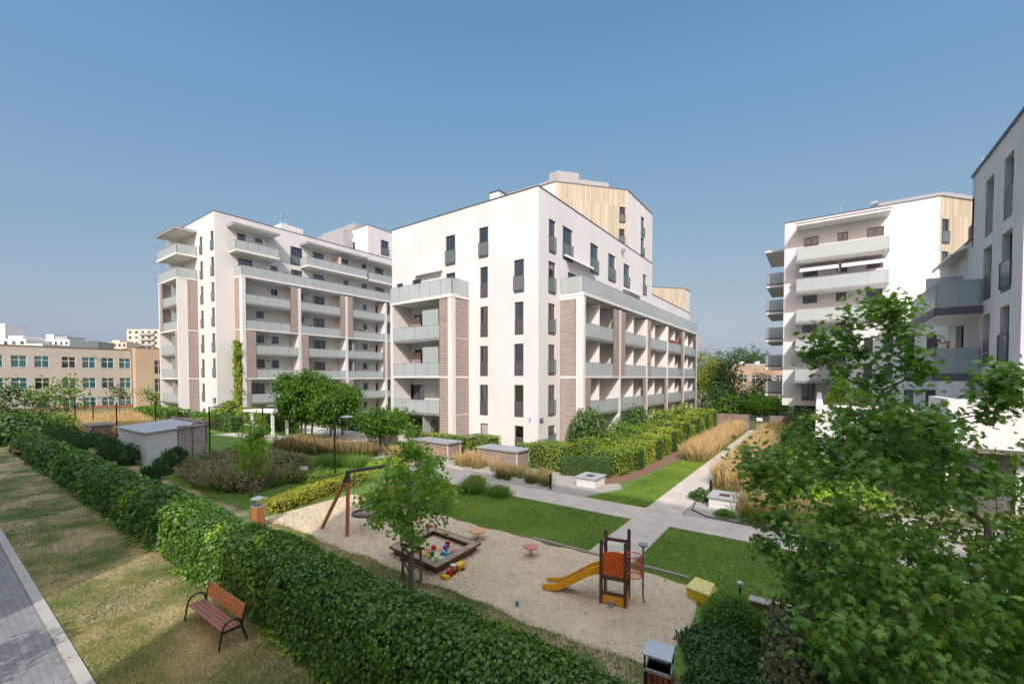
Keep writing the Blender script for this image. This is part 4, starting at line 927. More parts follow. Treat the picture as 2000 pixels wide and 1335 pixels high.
L_MID = leafmat('sycamore_leaves', (0.063, 0.178, 0.042), (0.125, 0.293, 0.063), (0.272, 0.502, 0.105), .35, .4)
L_GLOBE = leafmat('globe_tree_leaves', (0.027, 0.090, 0.011), (0.063, 0.161, 0.018), (0.144, 0.270, 0.036), .35, .4)
L_PINE = leafmat('pine_needles', (0.019, 0.067, 0.034), (0.042, 0.114, 0.049), (0.095, 0.190, 0.076), .15, .6)
L_FARY = leafmat('yellow_green_tree_leaves', (0.096, 0.144, 0.024), (0.208, 0.272, 0.040), (0.384, 0.400, 0.080), .4)
G_REED = leafmat('feather_reed_grass', (0.10, 0.15, 0.04), (0.42, 0.31, 0.16), (0.70, 0.52, 0.31), .35, .7, pos=(0, .45, 1))
G_MIXED = leafmat('mixed_ornamental_grass', (.06, .12, .04), (.19, .18, .08), (.50, .34, .18), .35, .7, pos=(0, .5, 1))
G_PINK = leafmat('pinkish_silver_grass', (.07, .14, .07), (.16, .21, .12), (.44, .31, .28), .3, .7, pos=(0, .5, 1))
G_MOUND = leafmat('dark_grass_mound', (0.048, 0.133, 0.057), (0.114, 0.247, 0.076), (0.285, 0.418, 0.152), .3, .6)
G_LAWN = leafmat('lawn_blades', (.10, .19, .03), (.17, .29, .045), (.30, .40, .08), .3, .7)
G_DRY = leafmat('dry_lawn_blades', (.11, .19, .04), (.34, .31, .12), (.72, .56, .33), .3, .8, pos=(0, .45, 1))
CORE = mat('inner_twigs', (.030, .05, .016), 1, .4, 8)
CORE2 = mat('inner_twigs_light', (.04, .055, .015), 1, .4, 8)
L_PINKS = leafmat('pink_flushed_leaves', (.06, .12, .05), (.15, .19, .11), (.44, .30, .27), .3, .6)
def box_surface(n, x0, x1, y0, y1, z1, z0=0.0, faces='tlrfb'):
    dx, dy, dz = x1-x0, y1-y0, z1-z0
    A = {'t': dx*dy, 'f': dx*dz, 'b': dx*dz, 'l': dy*dz, 'r': dy*dz}; fs = [f for f in 'tlrfb' if f in faces]
    w_ = np.array([A[f] for f in fs]); ch = rng.choice(len(fs), n, p=w_/w_.sum()); a, b = rng.random(n), rng.random(n)
    P = np.zeros((n, 3)); Nn = np.zeros((n, 3))
    for i, f in enumerate(fs):
        k = ch == i
        if f == 't': P[k] = np.stack([x0+dx*a[k], y0+dy*b[k], 0*a[k]+z1], 1); Nn[k] = (0, 0, 1)
        if f in 'fb': P[k] = np.stack([x0+dx*a[k], 0*a[k]+(y0 if f == 'f' else y1), z0+dz*b[k]], 1); Nn[k] = (0, -1 if f == 'f' else 1, 0)
        if f in 'lr': P[k] = np.stack([0*a[k]+(x0 if f == 'l' else x1), y0+dy*a[k], z0+dz*b[k]], 1); Nn[k] = (-1 if f == 'l' else 1, 0, 0)
    return P, Nn
def rounding(P, x0, x1, y0, y1, z1, r):
    # pull top edges in for a rounded profile
    cx, cy = (x0+x1)/2, (y0+y1)/2; t = np.clip((P[:, 2]-(z1-r))/r, 0, 1); k = 1-np.sqrt(np.clip(1-t*t, 0, 1))
    hy = (y1-y0)/2; ex = np.clip(1-np.abs(np.abs(P[:, 1]-cy)-hy)/(r), 0, 1)
    P[:, 1] += -np.sign(P[:, 1]-cy)*k*r*.55*ex; P[:, 2] -= ex*ex*r*.3*(t > .9)
    return P
def leaves_on(name, P, Nn, size, m, parent, T=T_OVAL, jit=.6, droop=.5, dep=.06, tint0=.35, tn=.25, tr=.3, nscale=.8, org=None, seed=3):
    n = len(P); nn = Nn+unit(n)*jit; nn /= np.linalg.norm(nn, axis=1, keepdims=True)
    y = unit(n)+np.array([0, 0, -droop]); y -= nn*np.sum(y*nn, 1, keepdims=True)*.8
    P = P+Nn*(rng.random((n, 1))-.55)*dep*2
    t = np.clip(tint0+tn*vnoise(P, nscale, seed)+tr*(rng.random(n)-.5), 0, 1)
    sz = size*(.7+.6*rng.random(n))
    return scatter(name, T, P, y, nn, sz, t, m, parent, org if org is not None else (parent['_o'] if parent is not None else (0, 0, 0)))
def hedge(x0, x1, y0, y1, h, label, m=None, leaf=.09, dens=260, lump=.08, cat='hedge', name='hedge', group=None, core=CORE, tint0=.4, faces='tlrfb', rz=0):
    cx, cy = (x0+x1)/2, (y0+y1)/2; B = thing(name, (cx, cy, 0), label, cat, group); m = m or L_GREEN
    dx, dy = x1-x0, y1-y0; area = dx*dy+2*(dx+dy)*h; n = int(area*dens)
    P, Nn = box_surface(n, x0, x1, y0, y1, h, 0, faces); P += Nn*vnoise(P, 2.2, 5)[:, None]*lump; P = rounding(P, x0, x1, y0, y1, h, min(.25, h*.4))
    leaves_on('foliage', P, Nn, leaf, m, B, T_OVAL, .7, .4, .05, tint0)
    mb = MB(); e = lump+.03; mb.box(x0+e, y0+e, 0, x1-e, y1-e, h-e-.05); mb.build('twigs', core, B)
    B.rotation_euler.z = rz
    return B
def shrub(x, y, r, h, label, m=None, leaf=.10, n=1500, name='shrub', cat='shrub', group=None, z0=0.0, T=T_OVAL, tint0=.4, lump=.22, droop=.3, core=CORE, ell=1.0):
    B = thing(name, (x, y, 0), label, cat, group); d = unit(n); d[:, 2] = np.abs(d[:, 2])*1.0-.15
    k = (1+lump*vnoise(d, 3.2, int(abs(x*7+y*3)) % 97))*(.72+.33*rng.random(n)**.5)
    P = np.array([x, y, z0+h*.12])+d*k[:, None]*np.array([r, r*ell, h*.86]); P[:, 2] = np.maximum(P[:, 2], .03)
    leaves_on('foliage', P, d, leaf, m or L_GREEN, B, T, .8, droop, .03, tint0, nscale=1.5)
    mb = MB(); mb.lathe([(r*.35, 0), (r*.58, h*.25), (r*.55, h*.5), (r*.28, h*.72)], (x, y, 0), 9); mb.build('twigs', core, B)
    return B
def tree(name, base, trunk_h, targets, label, m, leaf=.12, per=20, spread=.25, T=T_OVAL, r0=.02, rmin=.006, trunk_r=None, cat='tree', bark=None, group=None, droop=.5, tint0=.4, top=None, along=.4, seed=1, stemj=.04, flat=.4, up=.6, exp=.48, ndirz=.6):
    B = thing(name, base, label, cat, group); base = np.array(base, float); rr = np.random.default_rng(seed)
    nodes = [base.copy()]; par = [-1]; k = max(3, int(trunk_h/.25))
    for i in range(1, k+1): nodes.append(base+np.array([stemj*math.sin(i*.8+seed), stemj*math.cos(i*1.1+seed), trunk_h*i/k])); par.append(i-1)
    T_ = np.array(targets, float); order = np.argsort(np.linalg.norm(T_-nodes[-1], axis=1)); tips = []
    for idx in order:
        t = T_[idx]; Nn = np.array(nodes); lo = max(1, int(k*.55)); cand = Nn[lo:]
        dd = np.linalg.norm(cand-t, axis=1)+up*np.maximum(0, cand[:, 2]-t[2]+.15*np.linalg.norm(cand[:, :2]-t[:2], axis=1))
        j = int(np.argmin(dd))+lo; a = Nn[j]; L = np.linalg.norm(t-a); s = max(1, int(L/.3)); p = j
        for i in range(1, s+1):
            f = i/s; q = a+(t-a)*f+np.array([0, 0, .12*L*math.sin(f*math.pi)*(.5 if t[2] < a[2] else -.4)])+rr.normal(size=3)*.02*(i < s); nodes.append(q); par.append(p); p = len(nodes)-1
        tips.append(p)
    cnt = np.zeros(len(nodes)); 
    for p in tips: cnt[p] += 1
    for i in range(len(nodes)-1, 0, -1): cnt[par[i]] += cnt[i]
    tr = trunk_r or r0*cnt[0]**exp; R = np.maximum(rmin, tr*(cnt/cnt[0])**exp)
    mb = MB()
    for i in range(1, len(nodes)):
        j = par[i]; nseg = 8 if R[i] > .03 else (5 if R[i] > .012 else 3)
        r_a = R[j] if i <= k else min(R[j], R[i]*1.35)
        mb.tube([nodes[j], nodes[i]], [r_a*(1.35 if j == 0 else 1), R[i]], nseg, cap=False)
    mb.build('trunk', bark or BARK, B, smooth=True)
    Nn = np.array(nodes); n = per*len(tips); c = np.repeat(Nn[tips], per, 0)
    P = c+rr.normal(size=(n, 3))*np.array([spread, spread, spread*.7])
    if along > 0:
        ids = np.array([i for i in range(k+1, len(nodes)) if cnt[i] <= 3]); m2 = int(n*along)
        if len(ids):
            q = rr.choice(ids, m2); f = rr.random((m2, 1)); pj = Nn[np.array(par)[q]]; P2 = Nn[q]*f+pj*(1-f)+rr.normal(size=(m2, 3))*spread*.4; P = np.vstack([P, P2])
    n = len(P); nn = unit(n)*.8+np.array([0, 0, ndirz]); outw = P-np.array([base[0], base[1], P[:, 2].mean()]); outw /= np.maximum(np.linalg.norm(outw, axis=1, keepdims=True), .01)
    nn = nn+outw*.3; y = unit(n)*.8+outw*.5+np.array([0, 0, -droop])
    t = np.clip(tint0+.16*vnoise(P, 1.6, 9)+.34*(rr.random(n)-.5)+.0, 0, 1)
    scatter('crown', T, P, y, nn, leaf*(.65+.6*rr.random(n)), t, m, B, tuple(base))
    return B
def ell(n, c, r, shell=.55, seed=0, zmin=None):
    q = np.random.default_rng(seed); d = q.normal(size=(n, 3)); d /= np.linalg.norm(d, axis=1, keepdims=True); k = (shell+(1-shell)*q.random(n))
    P = np.array(c)+d*k[:, None]*np.array(r)
    return P if zmin is None else P[P[:, 2] > zmin]
def inpoly(P, poly):
    x, y = P[:, 0], P[:, 1]; c = np.zeros(len(P), bool); n = len(poly)
    for i in range(n):
        x1, y1 = poly[i]; x2, y2 = poly[(i+1) % n]
        k = ((y1 > y) != (y2 > y)) & (x < (x2-x1)*(y-y1)/((y2-y1) or 1e-9)+x1); c ^= k
    return c
def polypts(poly, n, seed=0, grad=0):
    q = np.random.default_rng(seed); a = np.array(poly); lo, hi = a.min(0), a.max(0); out = []
    while sum(map(len, out)) < n:
        P = lo+(hi-lo)*q.random((n, 2))
        if grad: P = P[q.random(len(P)) < np.clip(grad/np.hypot(P[:, 0], P[:, 1]), 0, 1)**2]
        out.append(P[inpoly(P, poly)])
    return np.vstack(out)[:n]
def grassbed(poly, ntuft, h, label, m, blades=45, bw=.03, plume=.35, r=.25, cat='ornamental grass', lean=.35, tint0=.1, seed=1, z0=.02, name='ornamental_grass', kind='stuff', tuft_pts=None, plw=.05):
    c = np.array(tuft_pts, float) if tuft_pts is not None else polypts(poly, ntuft, seed); n = len(c)*blades; q = np.random.default_rng(seed)
    cc = np.repeat(c, blades, 0); off = q.normal(size=(n, 2))*r*.35; P = np.column_stack([cc+off, np.full(n, z0)])
    y = np.column_stack([off/r*lean*2+q.normal(size=(n, 2))*lean*.35, np.ones(n)]); nn = np.column_stack([off/r+q.normal(size=(n, 2))*.6, np.full(n, .25)])
    L = h*(.55+.45*q.random(n))*np.repeat(.85+.3*q.random(len(c)), blades)
    t = tint0+.12*q.random(n)+.08*np.repeat(q.random(len(c)), blades)
    o = scatter(name, T_ARCH, P, y, nn, L, t, m, None, (0, 0, 0), wscale=bw, vt=np.array([0, 0, .12, .12, .35]))
    if kind: tag(o, None, None, None, kind)
    tag(o, label, cat)
    if plume:
        np_ = int(n*plume); k = q.choice(n, np_); y2 = y[k]*np.array([.8, .8, 1]); y2 /= np.linalg.norm(y2, axis=1, keepdims=True)
        P2 = P[k]+y2*(L[k]*.62)[:, None]
        me = scatter('plumes', T_ARCH, P2, y2, nn[k], h*.55*(.7+.5*q.random(np_)), .62+.3*q.random(np_), m, None, (0, 0, 0), wscale=plw)
        # join plumes into the same mesh object
        bmv = o.data; 
        join(o, me)
    return o
def join(a, b):
    ma, mb_ = a.data, b.data
    va = np.zeros(len(ma.vertices)*3, np.float32); ma.vertices.foreach_get('co', va); vb = np.zeros(len(mb_.vertices)*3, np.float32); mb_.vertices.foreach_get('co', vb)
    ta = np.zeros(len(ma.vertices), np.float32); ma.attributes['tint'].data.foreach_get('value', ta); tb = np.zeros(len(mb_.vertices), np.float32); mb_.attributes['tint'].data.foreach_get('value', tb)
    fa = np.zeros(len(ma.loops), np.int32); ma.loops.foreach_get('vertex_index', fa); fb = np.zeros(len(mb_.loops), np.int32); mb_.loops.foreach_get('vertex_index', fb)
    F = np.concatenate([fa, fb+len(ma.vertices)]).reshape(-1, 3); mt = ma.materials[0]; V = np.concatenate([va, vb]).reshape(-1, 3)
    tmp = npmesh('tmp', V, F, np.concatenate([ta, tb]), mt); a.data = tmp.data; a.data.name = a.name
    bpy.data.objects.remove(tmp); bpy.data.objects.remove(b)
def lawnblades(name, polys, n, h, bw, m, label, seed, grad=0, tint=None, nscale=.9, clear=(), contrast=.75):
    P = polypts(polys, n, seed, grad)
    for c in clear: P = P[~inpoly(P, c)]
    n = len(P); q = np.random.default_rng(seed); P = np.column_stack([P, np.full(n, .008)])
    t0 = tint if tint is not None else .4
    nz = vnoise(P, nscale, 21)*.5+vnoise(P, nscale*3.1, 22)*.3
    t = np.clip(t0+nz*contrast+.3*(q.random(n)-.5), 0, 1); y = np.column_stack([q.normal(size=(n, 2))*.55, np.ones(n)])
    o = scatter(name, T_BLADE, P, y, unit(n), h*(.5+.8*q.random(n)), t, m, None, (0, 0, 0), wscale=bw*(.7+.6*q.random(n))); o['kind'] = 'stuff'; tag(o, label, 'grass'); return o
# ---------------------------------------------------------------- lawns' own blades
lawnblades('grass', [(-34, 1.72), (-3, 1.72), (-3, 4.5), (-34, 4.5)], 95000, .055, .012, G_DRY, 'patchy dry grass strip between the kerb and the creeper hedge', 31, grad=9, tint=.26, nscale=.7, contrast=1.1)
lawnblades('grass', [(-16.2, 11.22), (-5.40, 11.22), (-5.38, 15.01), (-16.2, 15.02)], 42000, .06, .016, G_LAWN, 'mown green lawn between the sand and the cross path', 32)
lawnblades('grass', [(-4.1, 11.1), (2.5, 10.5), (2.5, 15.01), (-4.1, 15.01)], 30000, .06, .015, G_LAWN, 'mown green lawn right of the short path by the slide', 33)
lawnblades('grass', [(-8.2, 16.6), (-5.39, 16.57), (-5.38, 30), (-6.9, 28), (-7.3, 19)], 22000, .06, .02, G_LAWN, 'narrow sunlit lawn beside the long straight path', 34)
lawnblades('grass', [(-27, 7.3), (-16.9, 7.3), (-18.5, 15), (-27, 15)], 26000, .07, .02, G_LAWN, 'shaded lawn around the young tree left of the sand', 35)
lawnblades('grass', [(-16.5, 5.5), (-2.2, 5.5), (-2.2, 7.5), (-16.5, 7.5)], 22000, .08, .014, G_DRY, 'rough grass strip between the creeper hedge and the sand', 36, tint=.15)
# ---------------------------------------------------------------- long creeper covered fence
def creeper_hedge():
    B = thing('ivy_hedge', (-20, 4.8, 0), 'long creeper covered fence running from the bottom of the photo to the far left', 'hedge')
    x0, x1, y0, y1, h = -46.5, -1.75, 4.22, 5.42, 1.34
    parts = []
    for (a, b, dens, leaf, seed) in ((-8.5, x1, 900, .066, 1), (-14, -8.5, 600, .075, 2), (-24, -14, 260, .10, 3), (x0, -24, 90, .16, 4)):
        r = .42; Ls = [h-r, r*math.pi/2, (y1-y0)-2*r, r*math.pi/2, h-r]; n = int((b-a)*sum(Ls)*dens*1.15); S = rng.random(n)*sum(Ls); X = a+(b-a)*rng.random(n)
        P = np.zeros((n, 3)); Nn = np.zeros((n, 3)); P[:, 0] = X; c0 = 0
        for k_, L in enumerate(Ls):
            m_ = (S >= c0) & (S < c0+L); t_ = (S[m_]-c0)/L; c0 += L
            if k_ == 0: P[m_, 1] = y0; P[m_, 2] = t_*L; Nn[m_, 1] = -1
            elif k_ == 1: an = t_*math.pi/2; P[m_, 1] = y0+r-r*np.cos(an); P[m_, 2] = h-r+r*np.sin(an); Nn[m_, 1] = -np.cos(an); Nn[m_, 2] = np.sin(an)
            elif k_ == 2: P[m_, 1] = y0+r+t_*L; P[m_, 2] = h; Nn[m_, 2] = 1
            elif k_ == 3: an = t_*math.pi/2; P[m_, 1] = y1-r+r*np.sin(an); P[m_, 2] = h-r+r*np.cos(an); Nn[m_, 1] = np.sin(an); Nn[m_, 2] = np.cos(an)
            else: P[m_, 1] = y1; P[m_, 2] = (1-t_)*L; Nn[m_, 1] = 1
        if b == x1 or a == x0:
            k_ = int((y1-y0)*h*dens*1.2); E = np.column_stack([np.full(k_, x1 if b == x1 else x0), y0+.1+(y1-y0-.2)*rng.random(k_), (h-.12)*rng.random(k_)]); P = np.vstack([P, E]); Nn = np.vstack([Nn, np.tile([1. if b == x1 else -1., 0, 0], (k_, 1))]); n = len(P)
        P[:, 2] *= 1+.05*vnoise(P*np.array([1, .3, 0]), .9, 8)
        P += Nn*(vnoise(P, 1.3, 5)*.12+vnoise(P, 3.5, 6)*.09)[:, None]
        f = (Nn[:, 1] < -.5); P[f, 1] -= .16*(1-P[f, 2]/h)**2
        nn = Nn+unit(n)*.55; y = unit(n)*.7+np.array([0, 0, -.9])+Nn*.35
        P = P+Nn*((rng.random((n, 1))-.6)*.12)
        t = .34+.2*vnoise(P, .9, 7)+.36*(rng.random(n)-.5); v = vnoise(P*np.array([1.2, 1, .5]), 1.5, 13); t = np.where((v > .48) & (rng.random(n) < .55), .85+.15*rng.random(n), t)
        parts.append((P, y, nn, leaf*(.6+.7*rng.random(n)), np.clip(t, 0, 1)))
    P, y, nn, s, t = [np.concatenate([p[i] for p in parts]) for i in range(5)]
    scatter('foliage', T_WIDE, P, y, nn, s, t, L_IVY, B, B['_o'])
    # lumpy dark inside
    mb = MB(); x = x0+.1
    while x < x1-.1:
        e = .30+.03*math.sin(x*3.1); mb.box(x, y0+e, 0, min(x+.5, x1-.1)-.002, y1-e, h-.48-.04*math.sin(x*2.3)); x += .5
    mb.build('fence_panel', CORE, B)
    # trailing shoots on the ground at its foot
    n = 2600; X = x0+(x1-x0)*(1-rng.random(n)**1.4*.75); Y = y0-.05-np.abs(rng.normal(size=n))*.16; Pp = np.column_stack([X, Y, .03+.05*rng.random(n)])
    k = vnoise(Pp, 1.7, 17) > -.1; Pp = Pp[k]; n = len(Pp)
    scatter('shoots', T_WIDE, Pp, unit(n)*np.array([1, 1, .2]), unit(n)*.4+np.array([0, 0, 1]), .08*(.7+.6*rng.random(n)), .5+.4*rng.random(n), L_IVY, B, B['_o'])
creeper_hedge()
# ---------------------------------------------------------------- big maple at right
def big_maple():
    q = np.random.default_rng(5)
    poly = [(1475, 905), (1515, 880), (1570, 850), (1600, 810), (1640, 795), (1700, 770), (1760, 780), (1830, 825), (1900, 840), (1990, 845), (2120, 860), (2160, 1340), (2100, 1480), (1640, 1480), (1590, 1330), (1560, 1240), (1545, 1120), (1535, 1030), (1500, 960)]
    T = []
    P = np.vstack([polypts(poly, 255, 5), polypts([(1580, 800), (1880, 820), (1900, 930), (1560, 940)], 40, 7), polypts([(1560, 1060), (2100, 960), (2150, 1480), (1640, 1480), (1570, 1240)], 115, 6)])
    for px, py in P:
        edge = min(1, max(0, (px-1455)/250)); low = min(1, max(0, (py-950)/350)); d = 7.0-.75*low+q.uniform(-1.5, 1.5)*(.45+.55*edge)
        x, y, z = D(px, py, d)
        if z > .5: T.append((x, y, z))
    def spire(pts, dd, n=1, sp=.06):
        for (px, py) in pts:
            for _ in range(n): T.append(tuple(np.array(D(px, py, dd))+q.normal(size=3)*sp))
    spire([(1735, 592), (1748, 612), (1760, 640), (1752, 665), (1765, 690), (1772, 715), (1785, 740), (1725, 606)], 6.6, 2)
    spire([(1600, 645), (1592, 672), (1612, 690), (1630, 705), (1600, 705), (1645, 730), (1660, 755), (1675, 700), (1690, 720), (1705, 745), (1665, 665), (1720, 760)], 7.0, 1)
    spire([(1660, 618), (1650, 655)], 6.9, 1, .03)
    spire([(1950, 740), (1935, 765), (1975, 735), (1925, 800), (1990, 760), (1960, 790)], 6.2, 2)
    spire([(1462, 898), (1476, 880), (1470, 940), (1490, 900), (1500, 955), (1505, 1060), (1530, 1010), (1515, 1085), (1540, 1110), (1510, 1030)], 6.7, 1)
    base = (*G(1745, 1470)[:2], 0); b = D(1745, 1300, 7.0); base = (b[0], b[1], 0)
    tree('maple_tree', base, 1.7, T, 'large dark green maple with open spiky top filling the right of the view', L_MAPLE, leaf=.096, per=34, spread=.17, T=T_MAPLE, trunk_r=.085, rmin=.0055, exp=.6, bark=BARK, droop=.45, tint0=.46, along=.5, seed=5, up=1.3, ndirz=.9)
big_maple()
# ---------------------------------------------------------------- young maple in front of the sandbox
c = G(806, 1141); T = []
q = np.random.default_rng(3)
for px, py in polypts([(790, 845), (845, 880), (870, 905), (850, 925), (895, 960), (880, 990), (880, 1025), (835, 1020), (815, 1065), (790, 1050), (760, 1030), (725, 1020), (735, 985), (700, 975), (735, 950), (722, 915), (760, 925), (770, 880)], 82, 3):
    w_ = .75 if py > 900 else .3
    T.append(D(px, py, 10.66+q.uniform(-w_, w_)))
for p in [(783, 800), (785, 812), (782, 828), (796, 840)]: T.append(D(*p, 10.7))
tree('maple_tree', (c[0], c[1], 0), 1.5, T, 'young maple held by a wooden support frame beside the sandbox', L_MID, leaf=.098, per=27, spread=.15, T=T_MAPLE, trunk_r=.042, rmin=.006, bark=BARKP, seed=8, tint0=.58, along=.35, stemj=.02)
WOODD = mat('weathered_stake', (.14, .11, .085), .9, .25, 3, .3, 40, stretch=(4, 4, .6))
B = thing('tree_support', (c[0], c[1], 0), 'three weathered stakes with cross rails around the young maple', 'tree support')
st = [G(787, 1128), G(800, 1147), G(822, 1136)]
for x, y in st: mb = MB(); mb.tube([(x, y, 0), (x, y, .86)], .032, 8); mb.build('stake', WOODD, B)
for z in (.82, .42):
    for i in range(3):
        a, b = st[i], st[(i+1) % 3]; mb = MB(); d = (b[0]-a[0], b[1]-a[1]); mb.obar((a[0]-d[0]*.15, a[1]-d[1]*.15, z+.02*i), (b[0]+d[0]*.15, b[1]+d[1]*.15, z+.02*i), .03, .06); mb.build('rail', WOODD, B)
# young tree by the shed side
c = (-19.4, 8.4)
tree('young_tree', (c[0], c[1], 0), 1.5, ell(85, (c[0], c[1], 2.3), (.72, .72, 1.25), .2, 4), 'slim light green young tree tied to stakes behind the slatted litter bin', L_LIME, leaf=.11, per=22, spread=.13, trunk_r=.03, seed=4, bark=BARKP, tint0=.5)
B = thing('tree_support', (c[0], c[1], 0), 'pale thin stakes around the slim young tree', 'tree support')
for dx, dy in ((-.3, 0), (.22, .2), (.15, -.25)): mb = MB(); mb.tube([(c[0]+dx, c[1]+dy, 0), (c[0]+dx, c[1]+dy, 1.5)], .02, 6); mb.build('stake', WOODD, B)
mb = MB(); mb.obar((c[0]-.3, c[1], 1.4), (c[0]+.22, c[1]+.2, 1.4), .02, .05); mb.build('rail', WOODD, B)
# ---------------------------------------------------------------- globe crowned trees
def globe(px, py, top, wpx, label, seed, zb, n=110, leaf=.24, per=20):
    x, y = G(px, py); d = (ray(px, py).z); dep = -x*math.sin(YAW)+y*math.cos(YAW); zt = D(px, top, dep)[2]; r = wpx/2*dep/FPX
    tree('globe_tree', (x, y, 0), zb+.2, ell(n, (x, y, (zt+zb)/2+.1), (r, r, (zt-zb)/2), .45, seed), label, L_GLOBE, leaf=leaf*.8, per=int(per*1.9), spread=.25, trunk_r=.07, seed=seed, droop=.9, tint0=.42, along=.1, group='round crowned trees on the plaza', T=T_OVAL, rmin=.012)
globe(590, 869, 722, 100, 'tallest dense round crowned tree at the left of the plaza group', 41, 1.6, 190, .26, 24)
globe(655, 872, 752, 92, 'dense round crowned tree behind the street lamp', 42, 1.4, 150, .25, 24)
globe(668, 850, 748, 84, 'round crowned tree at the back of the plaza group', 43, 1.8, 110)
globe(743, 882, 800, 92, 'smaller bright green round crowned tree with drooping leaves beside the slatted bin shelter', 44, .95, 110, .22, 24)
globe(610, 858, 728, 90, 'round crowned tree behind the tallest plaza tree', 45, 1.8, 100)
# ---------------------------------------------------------------- clipped and loose shrubs
def rhedge(ax, ay, bx, by, wd, h, label, **k):
    L = math.hypot(bx-ax, by-ay); cx, cy = (ax+bx)/2, (ay+by)/2
    return hedge(cx-L/2, cx+L/2, cy-wd/2, cy+wd/2, h, label, rz=math.atan2(by-ay, bx-ax), **k)
rhedge(-16.75, 7.75, -18.4, 13.2, .95, .5, 'low golden yellow hedge along the left edge of the sand', m=L_YEL, leaf=.085, dens=330, lump=.12, core=CORE2, tint0=.5)
rhedge(-18.7, 12.6, -21.5, 10.4, .9, .48, 'low green hedge behind the golden hedge', m=L_HEDGE, leaf=.09, dens=260, tint0=.25)
hedge(-23.2, -19.3, 21.2, 22.2, 1.15, 'clipped green hedge in front of the ground floor loggia', m=L_HEDGE, leaf=.12, dens=150)
hedge(-18.3, -16.4, 20.6, 21.8, 1.45, 'tall clipped hedge between the two slatted vent shelters', m=L_HEDGE, leaf=.11, dens=170)
hedge(-13.3, -11.1, 20.2, 22.2, 1.4, 'tall light green clipped hedge right of the slatted vent shelter', m=L_HEDGE, leaf=.11, dens=190)
rhedge(-11.05, 20.1, -8.7, 21.0, .9, .95, 'dark clipped yew hedge behind the left white vent box', m=L_DARK, leaf=.07, dens=420, lump=.03, tint0=.6)
hedge(-15.6, -13.5, 22.3, 23.3, .95, 'low hedge at the foot of the building corner', m=L_HEDGE, leaf=.11, dens=150)
k = 0
for y in np.arange(21.3, 45.5, 1.75):
    h = 1.25+.25*math.sin(y*1.9)+.014*(y-21)*2; x = -8.75+.05*math.sin(y*2.3)
    hedge(x-.95, x+.62, y, y+1.5, h-.1, 'light green clipped hedge block nearest the yew hedge in the path border' if k == 0 else 'one of the light green clipped hedge blocks in the border along the straight path', m=L_HEDGE, leaf=.105+.003*(y-21), dens=190 if y < 32 else 110, lump=.09, group='light green clipped hedge blocks bordering the straight path', tint0=.5)
    if k % 2 == 0: shrub(x-1.7, y+.8, 1.15, h+.55, 'loose yellow green shrub behind the clipped border' if k else 'loose yellow green shrub behind the nearest clipped hedge block', L_HEDGE, leaf=.12+.003*(y-21), n=1500 if y < 32 else 900, group='loose shrubs behind the clipped border', tint0=.4, lump=.25)
    if k % 2 == 1: hedge(-8.2, -7.95, y+.1, y+1.0, h-.2, 'one of the dark clipped yew panels along the path side of the border hedge' if k > 1 else 'nearest dark clipped yew panel on the path side of the border hedge', m=L_DARK, leaf=.08, dens=340, lump=.01, group='dark clipped yew panels in the border', tint0=.55)
    k += 1
shrub(-12.2, 25.6, 1.5, 3.4, 'tall dark green bush against the middle apartment block', L_DARK, leaf=.17, n=2600, tint0=.6, z0=.3)
shrub(-12.0, 33.8, 1.5, 3.3, 'second tall dark bush farther along the middle apartment block', L_DARK, leaf=.2, n=1700, tint0=.6)
shrub(-11.4, 29.8, 1.5, 2.2, 'broad mid green bush between the two tall dark bushes', L_GREEN, leaf=.16, n=1800)
shrub(-11.3, 38.5, 1.9, 2.6, 'broad yellow green bush far along the border', L_HEDGE, leaf=.2, n=1700)
shrub(-10.5, 43.5, 2.0, 3.0, 'tall yellow green bush near the gate', L_HEDGE, leaf=.22, n=1700)
shrub(-11.9, 22.8, .55, .9, 'small green shrub on the sunny corner lawn', L_GREEN, leaf=.1, n=500)
x, y = G(1112, 885); tree('sapling', (x+.0, y, 0), .7, ell(9, (x, y, 1.15), (.3, .3, .55), .2, 6), 'thin sapling in front of the corner louvre screen', L_LIME, leaf=.12, per=8, spread=.1, trunk_r=.015)
# around the right hand planter and the maple foot
for i, (x, y, r, h, lab, m_, lf, n) in enumerate([
        (-1.32, 9.6, .58, .74, 'rounded bright green shrub beside the yellow grit bin', L_GREEN, .05, 5200),
        (-1.35, 8.55, .75, .55, 'low feathery juniper in front of the rounded shrub', L_PINE, .07, 5200),
        (-1.0, 7.5, .85, .6, 'wide feathery juniper at the bottom of the view by the litter bin', L_PINE, .07, 5600),
        (-.1, 8.9, .7, .7, 'feathery juniper at the foot of the low brick wall', L_PINE, .08, 3200),
        (.75, 7.6, .7, .7, 'yellow green shrub glowing below the maple', L_LIME, .06, 2600),
        (-3.95, 19.15, .42, .5, 'small glossy shrub beside the dark bollard by the right vent box', L_DARK, .11, 500),
        (-2.75, 17.35, .38, .28, 'low green shrub at the foot of the right vent box', L_GREEN, .08, 500)]):
    shrub(x, y, r, h, lab, m_, leaf=lf, n=n, tint0=.5 if m_ is not L_PINE else .55, lump=.3, droop=-.3 if m_ is L_PINE else .2)
